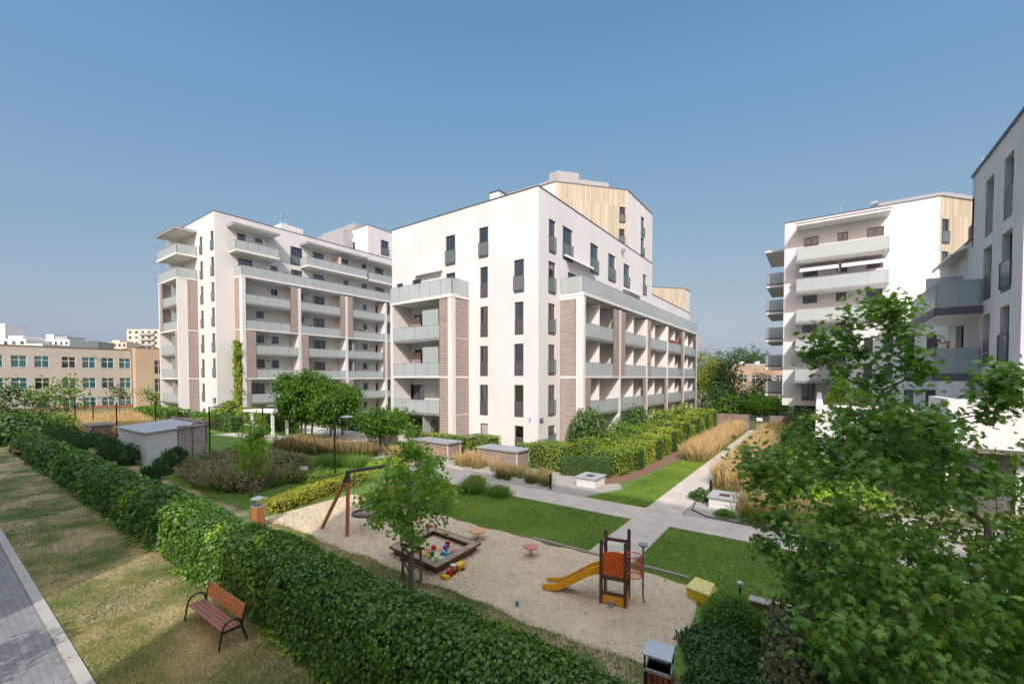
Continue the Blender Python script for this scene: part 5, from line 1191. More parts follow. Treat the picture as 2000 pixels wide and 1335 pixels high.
for i, (x, y, r, h) in enumerate([(-1.6, 23.5, 1.1, 1.3), (-.6, 25.6, 1.4, 1.8), (-1.3, 28.2, 1.3, 1.6), (-.4, 31.5, 1.6, 2.0), (-.9, 35.5, 1.7, 2.2), (-.4, 40, 2.0, 2.6), (-.8, 44.5, 2.0, 2.8), (1.0, 22.0, 1.3, 1.2), (-.3, 20.2, 1.0, .9)]):
    lab = ['rounded green shrub right of the tall orange grass', 'broad green shrub behind the maple branches', 'mid green shrub beyond the orange grass', 'large green shrub before the white podium', 'large green shrub along the podium wall', 'tall green shrub near the right gate post', 'tallest green shrub beside the gate at the path end', 'bright green shrub under the white parapet', 'low lime shrub beside the right vent box'][i]
    shrub(x, y, r, h, lab, L_GREEN if i % 2 else L_DARK if i != 8 else L_LIME, leaf=.13+.01*i, n=1700, tint0=.55)
# ivy clad post below the maple
B = thing('ivy_post', (-.25, 7.05, 0), 'old timber post smothered in grey green ivy at the bottom right', 'post')
mb = MB(); mb.box(-.33, 6.97, 0, -.17, 7.13, 1.75); mb.build('post', WOODD, B)
n = 3600; a = rng.random(n)*6.283; z = rng.random(n)*1.95; r = .16+.16*rng.random(n)+.12*(1-z/1.9); P = np.column_stack([-.25+r*np.cos(a), 7.05+r*np.sin(a), z]); nn = np.column_stack([np.cos(a), np.sin(a), 0*a+.3])
leaves_on('foliage', P, nn, .062, leafmat('grey_ivy', (.05, .08, .06), (.10, .15, .11), (.19, .24, .19), .15, .35), B, T_WIDE, .5, .8, .04, .5)
hx = hedge(.35, 4.5, 6.6, 7.3, .95, 'dark hedge continuing beneath the maple at the bottom right', m=L_DARK, leaf=.08, dens=300, lump=.15, tint0=.6)
# ---------------------------------------------------------------- ornamental grasses
grassbed([(-6.7, 27.6), (-5.7, 27.6), (-5.65, 45.5), (-6.7, 45.5)], 330, 1.05, 'tall golden feather grass along the left side of the straight path', G_REED, 60, .024, .6, .3, lean=.28, tint0=.25, seed=51, plw=.035)
grassbed([(-3.8, 21.6), (-2.5, 21.6), (-2.7, 45), (-3.75, 45)], 360, 1.05, 'tall golden feather grass along the right side of the straight path', G_REED, 60, .024, .6, .3, lean=.28, tint0=.25, seed=52, plw=.035)
grassbed([(-2.4, 16.9), (1.6, 16.9), (1.6, 19.2), (-2.2, 18.9)], 85, .75, 'green and straw coloured grass tufts right of the vent box', G_MIXED, 60, .02, .5, .3, lean=.5, tint0=.25, seed=53, plw=.03)
grassbed([(-13.4, 17.2), (-10.3, 17.2), (-10.4, 18.4), (-13.2, 18.7)], 30, .6, 'straw topped grass tufts in the gravel left of the vent box', G_MIXED, 70, .018, .5, .26, lean=.3, tint0=.04, seed=54, plw=.025)
grassbed([(-17.2, 18.3), (-14.4, 18.2), (-14.4, 18.9), (-17.2, 19.1)], 16, .85, 'tan feather grass in front of the slatted vent shelter', G_REED, 45, .025, .5, .28, lean=.3, tint0=.15, seed=55, plw=.04)
grassbed([(-23.5, 17.4), (-18.5, 17.4), (-18.5, 18.4), (-23, 18.7)], 26, .8, 'tan feather grass before the left slatted vent shelter', G_REED, 45, .028, .5, .28, lean=.3, tint0=.12, seed=56, plw=.04)
grassbed([(-31, 14.5), (-23.5, 16.2), (-23.0, 17.6), (-31, 16.4)], 85, .95, 'brown and orange tipped grass bed below the round crowned trees', G_MIXED, 75, .024, .45, .35, lean=.35, tint0=.05, seed=57, plw=.05)
grassbed([(-27.6, 8.2), (-20.6, 8.0), (-20.4, 9.6), (-22, 12), (-27.6, 12.2)], 60, 1.1, 'big shaded clump of pinkish silver grass beside the shed', G_PINK, 130, .018, .38, .5, lean=.95, tint0=.03, seed=58, plw=.04)
grassbed([(-66, 9), (-45, 9.2), (-44, 12.6), (-66, 15)], 330, 1.25, 'broad golden grass bed near the school lamps', G_REED, 40, .055, .8, .4, lean=.3, tint0=.3, seed=59, plw=.07)
grassbed([(-60, 16), (-50, 16), (-50, 20), (-60, 20)], 60, .9, 'reddish low grasses before the school hedge', G_PINK, 30, .08, .6, .4, lean=.4, tint0=.5, seed=60, plw=.1)
for i, (x, y, r, h) in enumerate([(-12.5, 14.55, .55, .62), (-11.25, 14.75, .52, .6), (-22.3, 14.6, .8, .85), (-21.3, 15.0, .7, .8), (-23.4, 14.2, .8, .8)]):
    lab = ['left of the two round dark grass mounds at the end of the cross path', 'right of the two round dark grass mounds at the end of the cross path', 'large dark green grass mound behind the lamp post', 'dark green grass mound beside the lime mound', 'dark green grass mound left of the lamp post'][i]
    o = grassbed(None, 1, h, lab, G_MOUND, 1300, .016, 0, r*1.15, cat='grass mound', lean=.42, tint0=.2, seed=70+i, name='grass_mound', kind=None, tuft_pts=[(x, y)])
shrub(-19.8, 15.6, 1.15, .7, 'bright lime green mounded shrub behind the swing', L_LIME, leaf=.09, n=2600, tint0=.7)
shrub(-14.6, 14.2, .8, .5, 'low yellow green plants at the left end of the lawn', L_HEDGE, leaf=.1, n=900, tint0=.6)
shrub(-13.5, 15.9, .6, .45, 'small yellow green plant by the gravel', L_YEL, leaf=.08, n=600, tint0=.2)
for i, (x, y, r, h) in enumerate([(-21.6, 9.2, 1.3, 1.15), (-23.6, 8.9, 1.4, 1.3), (-25.9, 9.3, 1.5, 1.35), (-24.6, 11.0, 1.6, 1.5), (-22.4, 11.2, 1.3, 1.3), (-27.3, 10.8, 1.3, 1.3)]):
    shrub(x, y, r, h, ['pink flushed shrub nearest the young tree', 'pink flushed shrub second from the young tree', 'pink flushed shrub nearest the shed corner', 'tallest pink flushed shrub at the back of its bed', 'pink flushed shrub behind the young tree', 'pink flushed shrub against the shed louvres'][i], L_PINKS, leaf=.15, n=2300, group='pink flushed shrubs beside the shed', tint0=.5, lump=.3, droop=-.1)
# ---------------------------------------------------------------- dwarf pines and bushes at left
def pine(x, y, r, h, label, n=1300, seed=1, leaf=.16, m=None):
    B = thing('dwarf_pine', (x, y, 0), label, 'pine'); q = np.random.default_rng(seed); P = []; Nn = []
    ns = int(14+r*14)
    for i in range(ns):
        a = q.random()*6.283; rr = r*math.sqrt(q.random())*.8; hh = h*(1-.55*(rr/r)**1.5)*(.75+.3*q.random()); k = n//ns
        zz = hh*(.25+.75*q.random(k)); w_ = .16*(1-zz/hh)+.05; P.append(np.column_stack([x+rr*math.cos(a)+q.normal(size=k)*w_, y+rr*math.sin(a)+q.normal(size=k)*w_, zz])); Nn.append(q.normal(size=(k, 3))*.6+np.array([0, 0, .4]))
    P, Nn = np.vstack(P), np.vstack(Nn); k = len(P)
    scatter('foliage', T_OVAL, P, unit(k)*.7+np.array([0, 0, 1.0]), Nn, leaf*(.7+.5*rng.random(k)), np.clip(.45+.3*(P[:, 2]/h-.5)+.3*(rng.random(k)-.5), 0, 1), m or L_PINE, B, B['_o'], wscale=leaf*.35)
    mb = MB(); mb.lathe([(r*.5, 0), (r*.5, h*.3), (r*.2, h*.6)], (x, y, 0), 8); mb.build('trunk', CORE, B)
for i, (px, py, r, h) in enumerate([(247, 908, .8, 1.45), (300, 938, .6, .85), (327, 925, .75, 1.35), (208, 900, 1.0, 1.7), (150, 880, 1.2, 1.9), (345, 905, .6, 1.0), (108, 868, 1.4, 1.7), (178, 872, 1.1, 1.2)]):
    x, y = G(px, py); pine(x, y, r, h, ['bushy dark pine against the left face of the shed', 'smallest dwarf pine in front of the shed corner', 'dark upright dwarf pine at the right side of the shed', 'broad dwarf pine left of the shed', 'large dwarf pine rising behind the hedge', 'dwarf pine before the shed louvres', 'wide spreading pine near the far end of the hedge', 'low pine between the large pine and the shed'][i], 1500 if i < 4 else 1100, i+1, .17+.02*(i > 3))
shrub(*G(52, 858), 2.3, 2.3, 'big dark shrub at the far left behind the hedge end', L_DARK, leaf=.3, n=2200, tint0=.6)
shrub(*G(10, 866), 2.6, 2.6, 'big dark shrub at the left edge of the view', L_DARK, leaf=.3, n=2200, tint0=.5)
shrub(*G(95, 850), 2.4, 2.0, 'mid green shrub beside the golden grass bed', L_GREEN, leaf=.28, n=1500)
shrub(*G(140, 835), 2.2, 1.4, 'low green shrub before the school windows', L_GREEN, leaf=.28, n=1100)
shrub(*G(40, 838), 3.0, 2.3, 'tall loose green shrub hiding the lower school windows', L_DARK, leaf=.34, n=1700)
def far_tree(px, py, d, w_, h0, h1, label, m, seed, n=60, leaf=.4, per=16, name='tree', shell=.35, bark=None, tr=.12, sp=.5, group=None):
    x, y, _ = D(px, py, d); tree(name, (x, y, 0), h0+.3, ell(n, (x, y, (h0+h1)/2), (w_, w_, (h1-h0)/2), shell, seed), label, m, leaf=leaf, per=per, spread=sp, trunk_r=tr, rmin=.02, seed=seed, tint0=.42, along=.15, bark=bark, group=group)
far_tree(112, 740, 46, 2.6, 1.2, 5.2, 'open crowned tree before the school windows', L_GREEN, 81, 55, .32, 14)
far_tree(15, 740, 44, 2.6, 1.0, 5.0, 'dark open crowned tree at the left edge before the school', L_DARK, 82, 60, .32, 16)
far_tree(232, 740, 62, 1.0, 2.0, 4.2, 'small dark street tree before the right school windows', L_DARK, 83, 22, .3, 12, tr=.07)
far_tree(295, 740, 60, .9, 1.8, 4.2, 'small street tree in front of the ochre wall', L_GREEN, 84, 22, .3, 12, tr=.07)
for i, (px, d, w_, h0, h1, m_) in enumerate([(1372, 74, 3.2, 1, 10.5, L_FARY), (1396, 70, 2.6, 1, 8.8, L_FARY), (1418, 62, 2.2, 2, 8.2, L_DARK), (1408, 58, 1.8, .5, 4.5, L_DARK), (1447, 110, 5.5, 3, 15.0, L_DARK), (1475, 112, 5, 3, 12.5, L_DARK), (1420, 115, 6, 3, 12.8, L_DARK), (1350, 84, 4, 1, 9.5, L_FARY), (1488, 70, 2.4, 1.0, 6.0, L_DARK), (1455, 62, 2.6, .3, 3.6, L_GREEN), (1497, 60, 2.6, .3, 2.9, L_LIME), (1430, 56, 1.8, .3, 2.8, L_GREEN), (1520, 58, 2.2, .3, 2.4, L_GREEN), (1475, 57, 2.0, .3, 2.2, L_LIME)]):
    lab = ['tall yellow green tree just right of the middle block', 'yellow green tree in front of the pines', 'dark pine tree left of the tan building', 'dark low evergreen before the pine', 'tallest far pine above the tan building', 'far tree right of the tallest pine', 'far dark tree left of the tallest pine', 'pale tree half hidden behind the middle block', 'thin leaved tree before the tan building windows', 'rounded green bush beyond the gate', 'lime bush below the smoky glass balconies', 'green bush behind the brown fence', 'green bush right of the gate', 'small lime bush behind the gate'][i]
    far_tree(px, 740, d, w_, h0, h1, lab, m_, 90+i, 75 if i < 8 else 40, .5 if d > 80 else .34, 20, group='trees and bushes beyond the gate', sp=.55, tr=.15)
for i, (x, y, h) in enumerate([(*D(1640, 700, 30)[:2], 6.2), (*D(1685, 700, 31)[:2], 5.6)]):
    tree('thuja', (x, y, 0), 1.0, ell(60, (x, y, h*.55), (.55 if i == 0 else .8, .6, h*.47), .3, 200+i), ['slim bright green columnar conifer on the podium', 'shorter wider bright green conifer on the podium'][i], L_LIME, leaf=.2, per=28, spread=.15, trunk_r=.07, seed=9+i, droop=-1.0, tint0=.6, along=0)
# hedges towards the left block
hedge(-66, -55, 15.5, 17.5, 1.7, 'dark hedge between the school and the left block', m=L_GREEN, leaf=.25, dens=35, lump=.2, core=CORE)
hedge(-55.5, -50, 17.5, 18.8, 1.3, 'rounded green hedge before the left block entrance', m=L_GREEN, leaf=.25, dens=40, lump=.25)
hedge(-57, -47.5, 18.9, 19.7, 1.05, 'low golden hedge in front of the left block louvres', m=L_YEL, leaf=.2, dens=55, lump=.1, core=CORE2, tint0=.3)
hedge(-49, -44.2, 17.2, 18.3, 1.45, 'dark clipped hedge at the lawn behind the shed', m=L_DARK, leaf=.16, dens=90, lump=.05, tint0=.6)
hedge(-43.8, -39.0, 19.8, 21.0, 1.9, 'tall clipped hedge beside the white pergola', m=L_GREEN, leaf=.18, dens=80, lump=.05)
hedge(-38, -26, 25, 26.5, 1.6, 'green hedge behind the plaza trees', m=L_GREEN, leaf=.2, dens=60, lump=.1)
shrub(-31, 26.8, 2.0, 2.4, 'golden bush by the left block gardens', L_YEL, leaf=.2, n=800, tint0=.3)
# vine on the pillar of the left block
B = thing('climbing_vine', (-55.3, 22.6, 0), 'bright green vine climbing the louvred pillar of the left block', 'vine')
n = 1700; z = rng.random(n)**.8*9.6; sw = .35+.35*np.sin(z*1.3)**2*.6; P = np.column_stack([-56.5+rng.normal(size=n)*sw*.75, 22.9-np.abs(rng.normal(size=n))*.2, z]); leaves_on('foliage', P, np.tile([0., -1, .2], (n, 1)), .26, L_HEDGE, B, T_WIDE, .6, .8, .1, .45)
mb = MB(); mb.tube([(-56.2, 22.9, 0), (-56.5, 22.95, 4), (-56.4, 22.98, 9)], .04, 5); mb.build('stem', BARK, B)
shrub(-55.2, 21.3, 1.9, 3.0, 'bright green bush at the foot of the vine', L_HEDGE, leaf=.26, n=1300, tint0=.35)
shrub(-52.5, 22.3, 1.6, 2.0, 'low bright green climber spilling below the left block balcony', L_HEDGE, leaf=.24, n=900, tint0=.4)

# fallen leaves and tiny white flowers
q = np.random.default_rng(91); P = np.vstack([polypts([(-24, 1.3), (-4, 1.3), (-4, 4.2), (-24, 4.2)], 420, 92), polypts([(-16, 7.4), (-2.2, 7.4), (-2.2, 8.4), (-16, 8.4)], 120, 93), polypts([(-12, 9.9), (-3, 9.9), (-3, 11.4), (-12, 11.4)], 90, 94), polypts([(-14, 15), (-5.4, 15), (-5.4, 16.6), (-14, 16.6)], 50, 95)])
n = len(P); Z = np.where((P[:, 1] > 7.4) & (P[:, 1] < 11.4), .16, .05); o = scatter('fallen_leaves', T_WIDE, np.column_stack([P, Z]), unit(n)*np.array([1, 1, .15]), unit(n)*.35+np.array([0, 0, 1]), .045*(.6+.8*q.random(n)), q.random(n), leafmat('dry_leaf', (.16, .09, .04), (.30, .17, .07), (.42, .32, .12), .2, .8), None, (0, 0, 0)); tag(o, 'dry fallen leaves strewn over the grass, sand and path', 'fallen leaves', None, 'stuff')
c = G(465, 1262); n = 34; P = np.column_stack([c[0]+q.normal(size=n)*.26, c[1]+q.normal(size=n)*.10, .05+.03*q.random(n)]); o = scatter('daisies', T_WIDE, P, unit(n)*np.array([1, 1, .1]), unit(n)*.3+np.array([0, 0, 1]), .016+.012*q.random(n), q.random(n), mat('white_petals', (.5, .5, .47), .8), None, (0, 0, 0)); tag(o, 'tiny white daisies in the grass beside the near bench leg', 'daisies', None, 'stuff')
# ---------------------------------------------------------------- objects
BLACKM = mat('black_paint', (.015, .015, .016), .35, .1)
SEATW = mat('stained_seat_boards', (.27, .11, .075), .5, .2, 3, .15, 40, stretch=(.6, 5, 5))
BACKW = mat('stained_back_boards', (.42, .155, .055), .45, .18, 3, .15, 40, stretch=(.6, 5, 5))
def bench(x, y, label, grp):
    B = thing('park_bench', (x, y, 0), label, 'bench', grp); L = 1.72; h = L/2
    for i in range(4): mb = MB(); mb.box(x-h, y-.24+i*.118, .43+.004*i, x+h, y-.24+i*.118+.106, .462+.004*i); mb.build('seat_slat', SEATW, B, bevel=.005)
    for i in range(3):
        z = .56+i*.125; yy = y+.29+i*.03; mb = MB(); mb.hexa([(x-h, yy-.012, z), (x+h, yy-.012, z), (x+h, yy+.014, z), (x-h, yy+.014, z), (x-h, yy+.018, z+.116), (x+h, yy+.018, z+.116), (x+h, yy+.044, z+.116), (x-h, yy+.044, z+.116)]); mb.build('back_slat', BACKW, B, bevel=.005)
    for s in (-1, 1):
        xx = x+s*(h+.015); mb = MB()
        pts = [(xx, y-.34, 0), (xx, y-.29, .25), (xx, y-.25, .46), (xx, y-.21, .56), (xx, y-.13, .64), (xx, y, .675), (xx, y+.12, .665), (xx, y+.20, .62), (xx, y+.235, .56), (xx, y+.25, .48)]
        mb.tube(pts, .025, 8); f = mb.build('armrest', BLACKM, B, smooth=True)
        mb = MB(); mb.tube([(xx, y+.42, 0), (xx, y+.33, .25), (xx, y+.265, .44), (xx, y+.30, .62), (xx, y+.40, .93)], .026, 8); mb.build('leg', BLACKM, B, smooth=True)
        mb = MB(); mb.obar((xx, y-.26, .425), (xx, y+.27, .425), .03, .035); mb.build('seat_bracket', BLACKM, B)
    return B
_a, _b = G(356, 1216), G(431, 1272); x0, y0 = (_a[0]+_b[0])/2, (_a[1]+_b[1])/2+.34*.66
b0 = bench(x0, y0, 'wooden slatted bench with black tube frame in front of the creeper hedge', 'slatted benches along the hedge'); b0.scale = (.98, .66, .76)
dup(b0, (*G(33, 890), 0), 'far dark bench at the lit end of the hedge')
# litter bins
BINW = mat('orange_slat_wood', (.50, .20, .055), .5, .15, 4); BINWD = mat('brown_slat_wood', (.22, .075, .03), .45, .2, 4); HOOD = mat('bin_hood_metal', (.50, .51, .53), .3, .06, metal=.5)
def bin_(x, y, label, wm, rz, sc=1):
    B = thing('litter_bin', (x, y, 0), label, 'litter bin', 'slatted litter bins'); w_, d_ = .21, .17
    mb = MB(); mb.box(x-w_+.02, y-d_+.02, .06, x+w_-.02, y+d_-.02, .10)
    for a in ((x-w_+.02, y-d_+.02, x+w_-.02, y-d_+.03), (x-w_+.02, y+d_-.03, x+w_-.02, y+d_-.02), (x-w_+.02, y-d_+.032, x-w_+.03, y+d_-.032), (x+w_-.03, y-d_+.032, x+w_-.02, y+d_-.032)): mb.box(a[0], a[1], .102, a[2], a[3], .76)
    mb.build('liner', BLACKM, B)
    for sy in (-1, 1):
        for i in range(4): u = x-w_+.045+i*.092; mb = MB(); mb.box(u, y+sy*d_-.012, .08, u+.075, y+sy*d_+.012, .74); mb.build('slat', wm, B, bevel=.003)
    for sx in (-1, 1):
        for i in range(3): u = y-d_+.05+i*.092; mb = MB(); mb.box(x+sx*w_-.012, u, .08, x+sx*w_+.012, u+.075, .74); mb.build('slat', wm, B, bevel=.003)
    for sx in (-1, 1):
        for sy in (-1, 1): mb = MB(); mb.box(x+sx*w_-.014, y+sy*d_-.014, 0, x+sx*w_+.014, y+sy*d_+.014, 1.0); mb.build('post', BLACKM if wm is BINWD else STEEL, B)
    mb = MB(); e = .02
    for a in ((x-w_-e, y-d_-e, x+w_+e, y-d_+.01), (x-w_-e, y+d_-.01, x+w_+e, y+d_+e), (x-w_-e, y-d_+.012, x-w_+.012, y+d_-.012), (x+w_-.012, y-d_+.012, x+w_+e, y+d_-.012)): mb.box(a[0], a[1], .745, a[2], a[3], .79)
    mb.build('rim', HOOD, B)
    mb = MB(); mb.hexa([(x-w_-.03, y-d_-.03, .99), (x+w_+.03, y-d_-.03, .99), (x+w_+.03, y+d_+.03, 1.03), (x-w_-.03, y+d_+.03, 1.03), (x-w_-.03, y-d_-.03, 1.01), (x+w_+.03, y-d_-.03, 1.01), (x+w_+.03, y+d_+.03, 1.05), (x-w_-.03, y+d_+.03, 1.05)]); mb.build('hood', HOOD, B, bevel=.004)
    B.rotation_euler.z = rz; B.scale = (sc, sc, 1)
bp = D(1287, 1278, 6.45); bin_(bp[0], bp[1], 'brown slatted litter bin with bright metal hood at the bottom of the view', BINWD, .12, .85)
bp = D(503, 976, 14.6); bin_(bp[0], bp[1], 'orange slatted litter bin standing behind the hedge at the left end of the sand', BINW, .2, .78)
# lamps
def lamp(x, y, H, label, first=[]):
    if first: return dup(first[0], (x, y, 0), label, scale=(1, 1, H/3.2))
    B = thing('street_lamp', (x, y, 0), label, 'street lamp', 'black path lamps with disc heads'); first.append(B)
    mb = MB(); mb.tube([(x, y, 0), (x, y, 3.2)], .045, 10); mb.build('post', BLACKM, B, smooth=True)
    mb = MB(); mb.tube([(x, y, 3.14), (x+.30, y+.2, 3.2)], .02, 6); mb.build('arm', BLACKM, B)
    mb = MB(); mb.lathe([(.05, -.02), (.30, .0), (.31, .02), (.22, .06), (.08, .09), (.02, .10)], (x+.5, y+.34, 3.19), 22); mb.build('lamp_head', STEEL, B, smooth=True)
    mb = MB(); mb.lathe([(.10, 0), (.24, .02)], (x+.5, y+.34, 3.155), 20); mb.build('diffuser', PANEB, B)
    return B
for i, (px, py) in enumerate([(654.5, 942), (410, 888), (514, 884), (229, 866), (148, 845), (183, 848), (305, 862)]):
    lamp(*G(px, py), 3.2, ['lamp post with flat disc head behind the swing', 'lamp post right of the grey shed', 'dark lamp post beside the white pergola', 'lamp post left of the shed before the school', 'leftmost lamp post in the golden grass', 'second lamp post in the golden grass', 'lamp post before the ochre school wing'][i])
# playground: sand pit box with toys
BOARD = mat('brown_board', (.13, .055, .035), .55, .15, 3, .15, 30); BOARDT = mat('worn_board_top', (.33, .24, .18), .8, .2, 4, .2, 60)
A = [G(852, 1128), G(935, 1079), G(846, 1046), G(765, 1086)]
Bx = thing('sandbox', (A[0][0], A[0][1], 0), 'square brown wooden sandbox full of colourful toys', 'sandbox')
ctr = (sum(a[0] for a in A)/4, sum(a[1] for a in A)/4)
def ins(p, f): return (ctr[0]+(p[0]-ctr[0])*f, ctr[1]+(p[1]-ctr[1])*f)
for i in range(4):
    a, b = A[i], A[(i+1) % 4]; a1, b1 = ins(a, .95), ins(b, .95); a2, b2 = ins(a, .9), ins(b, .9)
    mb = MB(); mb.prism([a1, b1, b2, a2], 0, .245); mb.build('side_board', BOARD, Bx)
    o1, o2, i1, i2 = ins(a, 1.04), ins(b, 1.04), ins(a, .80), ins(b, .80); e1, e2 = ins(a, 1.0), ins(b, 1.0)
    mb = MB(); mb.prism([o1, o2, i2, i1], .25, .29); s = mb.build('seat_board', BOARDT, Bx)
    mb = MB(); mb.prism([ins(a, 1.055), ins(b, 1.055), ins(b, 1.042), ins(a, 1.042)], .235, .30); mb.build('edge_strip', BOARD, s)
mb = MB(); mb.prism([ins(a, .89) for a in A], .01, .12); mb.build('sand_fill', M_SAND, Bx)
cols = dict(red=(.55, .02, .03), yellow=(.75, .45, .02), blue=(.05, .16, .50), green=(.03, .25, .06), pink=(.70, .20, .32), orange=(.75, .20, .02), purple=(.22, .12, .45), turquoise=(.02, .35, .38), lime=(.35, .55, .08), white=(.7, .7, .68))
PM = {k: mat(k+'_plastic', v, .35, .06) for k, v in cols.items()}
def toy(kind, col, x, y, z, s, label):
    m = PM[col]; mb = MB(); B = thing(kind, (x, y, z), label, {'bucket': 'toy bucket', 'ball': 'ball', 'sand_mould': 'sand mould', 'toy_boat': 'toy boat', 'toy_shovel': 'toy spade'}[kind], 'plastic toys in the sandbox')
    if kind == 'bucket':
        mb.lathe([(.045*s, 0), (.065*s, .11*s), (.07*s, .115*s), (.058*s, .11*s), (.04*s, .02*s)], (x, y, z), 14); mb.build('body', m, B, smooth=True)
        h = MB(); h.tube([(x-.066*s, y, z+.11*s), (x-.05*s, y+.01, z+.15*s), (x, y+.012, z+.17*s), (x+.05*s, y+.01, z+.15*s), (x+.066*s, y, z+.11*s)], .005, 5); h.build('handle', PM['white'], B)
    elif kind == 'ball':
        mb.lathe([(.07*s*math.sin(a), .07*s*(1-math.cos(a))) for a in np.linspace(.12, 3.02, 9)], (x, y, z), 14); mb.build('body', m, B, smooth=True)
    elif kind == 'sand_mould':
        for i in range(5):
            a = i*1.257; mb.lathe([(.036*s, 0), (.04*s, .02*s), (.026*s, .05*s), (.01*s, .06*s)], (x+.04*s*math.cos(a), y+.04*s*math.sin(a), z), 8)
        mb.lathe([(.03*s, .0), (.03*s, .065*s), (.01*s, .07*s)], (x, y, z), 8); mb.build('body', m, B, smooth=True)
    elif kind == 'toy_boat':
        mb.hexa([(x-.07*s, y-.03*s, z), (x+.07*s, y-.03*s, z), (x+.07*s, y+.03*s, z), (x-.07*s, y+.03*s, z), (x-.10*s, y-.05*s, z+.05*s), (x+.11*s, y-.045*s, z+.05*s), (x+.11*s, y+.045*s, z+.05*s), (x-.10*s, y+.05*s, z+.05*s)]); mb.build('hull', m, B)
        h = MB(); h.box(x-.04*s, y-.03*s, z+.051*s, x+.03*s, y+.03*s, z+.10*s); h.build('cabin', PM['white'], B)
    else:
        mb.hexa([(x-.03*s, y-.04*s, z), (x+.05*s, y-.035*s, z), (x+.05*s, y+.035*s, z), (x-.03*s, y+.04*s, z), (x-.03*s, y-.045*s, z+.02), (x+.05*s, y-.04*s, z+.015), (x+.05*s, y+.04*s, z+.015), (x-.03*s, y+.045*s, z+.02)]); mb.build('blade', m, B)
        h = MB(); h.tube([(x+.045*s, y, z+.014), (x+.17*s, y+.02, z+.03)], .010, 6); h.build('handle', m, B)
    B.rotation_euler.z = rnd.random()*6
Tz = [('bucket', 'red', 874, 1064, 1.2, 'red bucket at the back of the sandbox'), ('ball', 'red', 847, 1070, 1.1, 'red ball nearest the middle of the sandbox'), ('sand_mould', 'pink', 835, 1076, 1.2, 'pink flower shaped mould in the sandbox'),
      ('bucket', 'purple', 870, 1072, 1.2, 'purple bucket in front of the red bucket'), ('toy_boat', 'blue', 866, 1078, 1.1, 'blue toy boat in the middle of the sandbox'), ('sand_mould', 'turquoise', 873, 1080, 1.1, 'turquoise mould beside the blue boat'),
      ('sand_mould', 'orange', 888, 1074, 1.2, 'orange mould at the right of the sandbox'), ('bucket', 'pink', 884, 1083, 1.25, 'pink bucket at the right of the sandbox'), ('toy_shovel', 'red', 893, 1077, 1.2, 'red toy spade at the right of the sandbox'),
      ('ball', 'blue', 896, 1081, 1.0, 'blue ball at the right edge of the sandbox'), ('bucket', 'green', 844, 1082, 1.0, 'green bucket in the middle of the sandbox'), ('sand_mould', 'yellow', 829, 1082, 1.4, 'yellow mould at the left of the sandbox'),
      ('toy_boat', 'lime', 852, 1091, 1.3, 'lime green toy boat at the front of the sandbox'), ('ball', 'white', 859, 1093, .9, 'white ball at the front of the sandbox'), ('toy_shovel', 'purple', 868, 1094, 1.2, 'purple toy spade near the front board'),
      ('toy_shovel', 'green', 875, 1090, 1.2, 'green toy spade near the front board'), ('toy_boat', 'purple', 888, 1087, 1.1, 'purple toy boat along the front board'), ('bucket', 'yellow', 816, 1082, 1.3, 'yellow bucket behind the support frame'),
      ('sand_mould', 'blue', 824, 1085, 1.0, 'blue mould at the left of the sandbox'), ('toy_boat', 'orange', 827, 1093, 1.1, 'orange toy boat at the near left of the sandbox'), ('toy_shovel', 'turquoise', 829, 1099, 1.3, 'turquoise toy spade at the near corner'),
      ('ball', 'turquoise', 893, 1082, .8, 'turquoise ball beside the blue ball'), ('sand_mould', 'green', 839, 1087, .8, 'small dark green mould by the green bucket'), ('toy_shovel', 'orange', 860, 1070, 1.2, 'orange toy spade by the red bucket'),
      ('sand_mould', 'white', 879, 1077, 1.0, 'white mould between the pink and purple buckets'), ('toy_shovel', 'lime', 854, 1100, 1.0, 'lime toy spade at the front corner'), ('toy_boat', 'yellow', 835, 1070, .9, 'yellow toy boat at the back left')]
for kind, col, px, py, s, lab in Tz: toy(kind, col, *G(px, py+3, .125), .122, s, lab)
xr, yr = G(842, 1046); B = thing('toy_basket', (xr, yr, 0), 'red plastic basket toy behind the back corner of the sandbox', 'toy'); mb = MB(); mb.lathe([(.10, .04), (.16, .28), (.17, .30), (.13, .27), (.08, .10)], (xr-.05, yr+.05, 0), 12); mb.build('body', PM['red'], B, smooth=True); mb = MB(); mb.tube([(xr-.2, yr+.05, .3), (xr-.05, yr+.05, .42), (xr+.1, yr+.05, .3)], .012, 6); mb.build('handle', PM['white'], B)
xc, yc = G(1010, 1186); B = thing('toy_cup', (xc, yc, .03), 'small turquoise cup lying on the open sand', 'toy'); mb = MB(); mb.lathe([(.03, 0), (.045, .09), (.035, .09), (.02, .02)], (xc, yc, .04), 12); mb.build('body', PM['turquoise'], B, smooth=True)
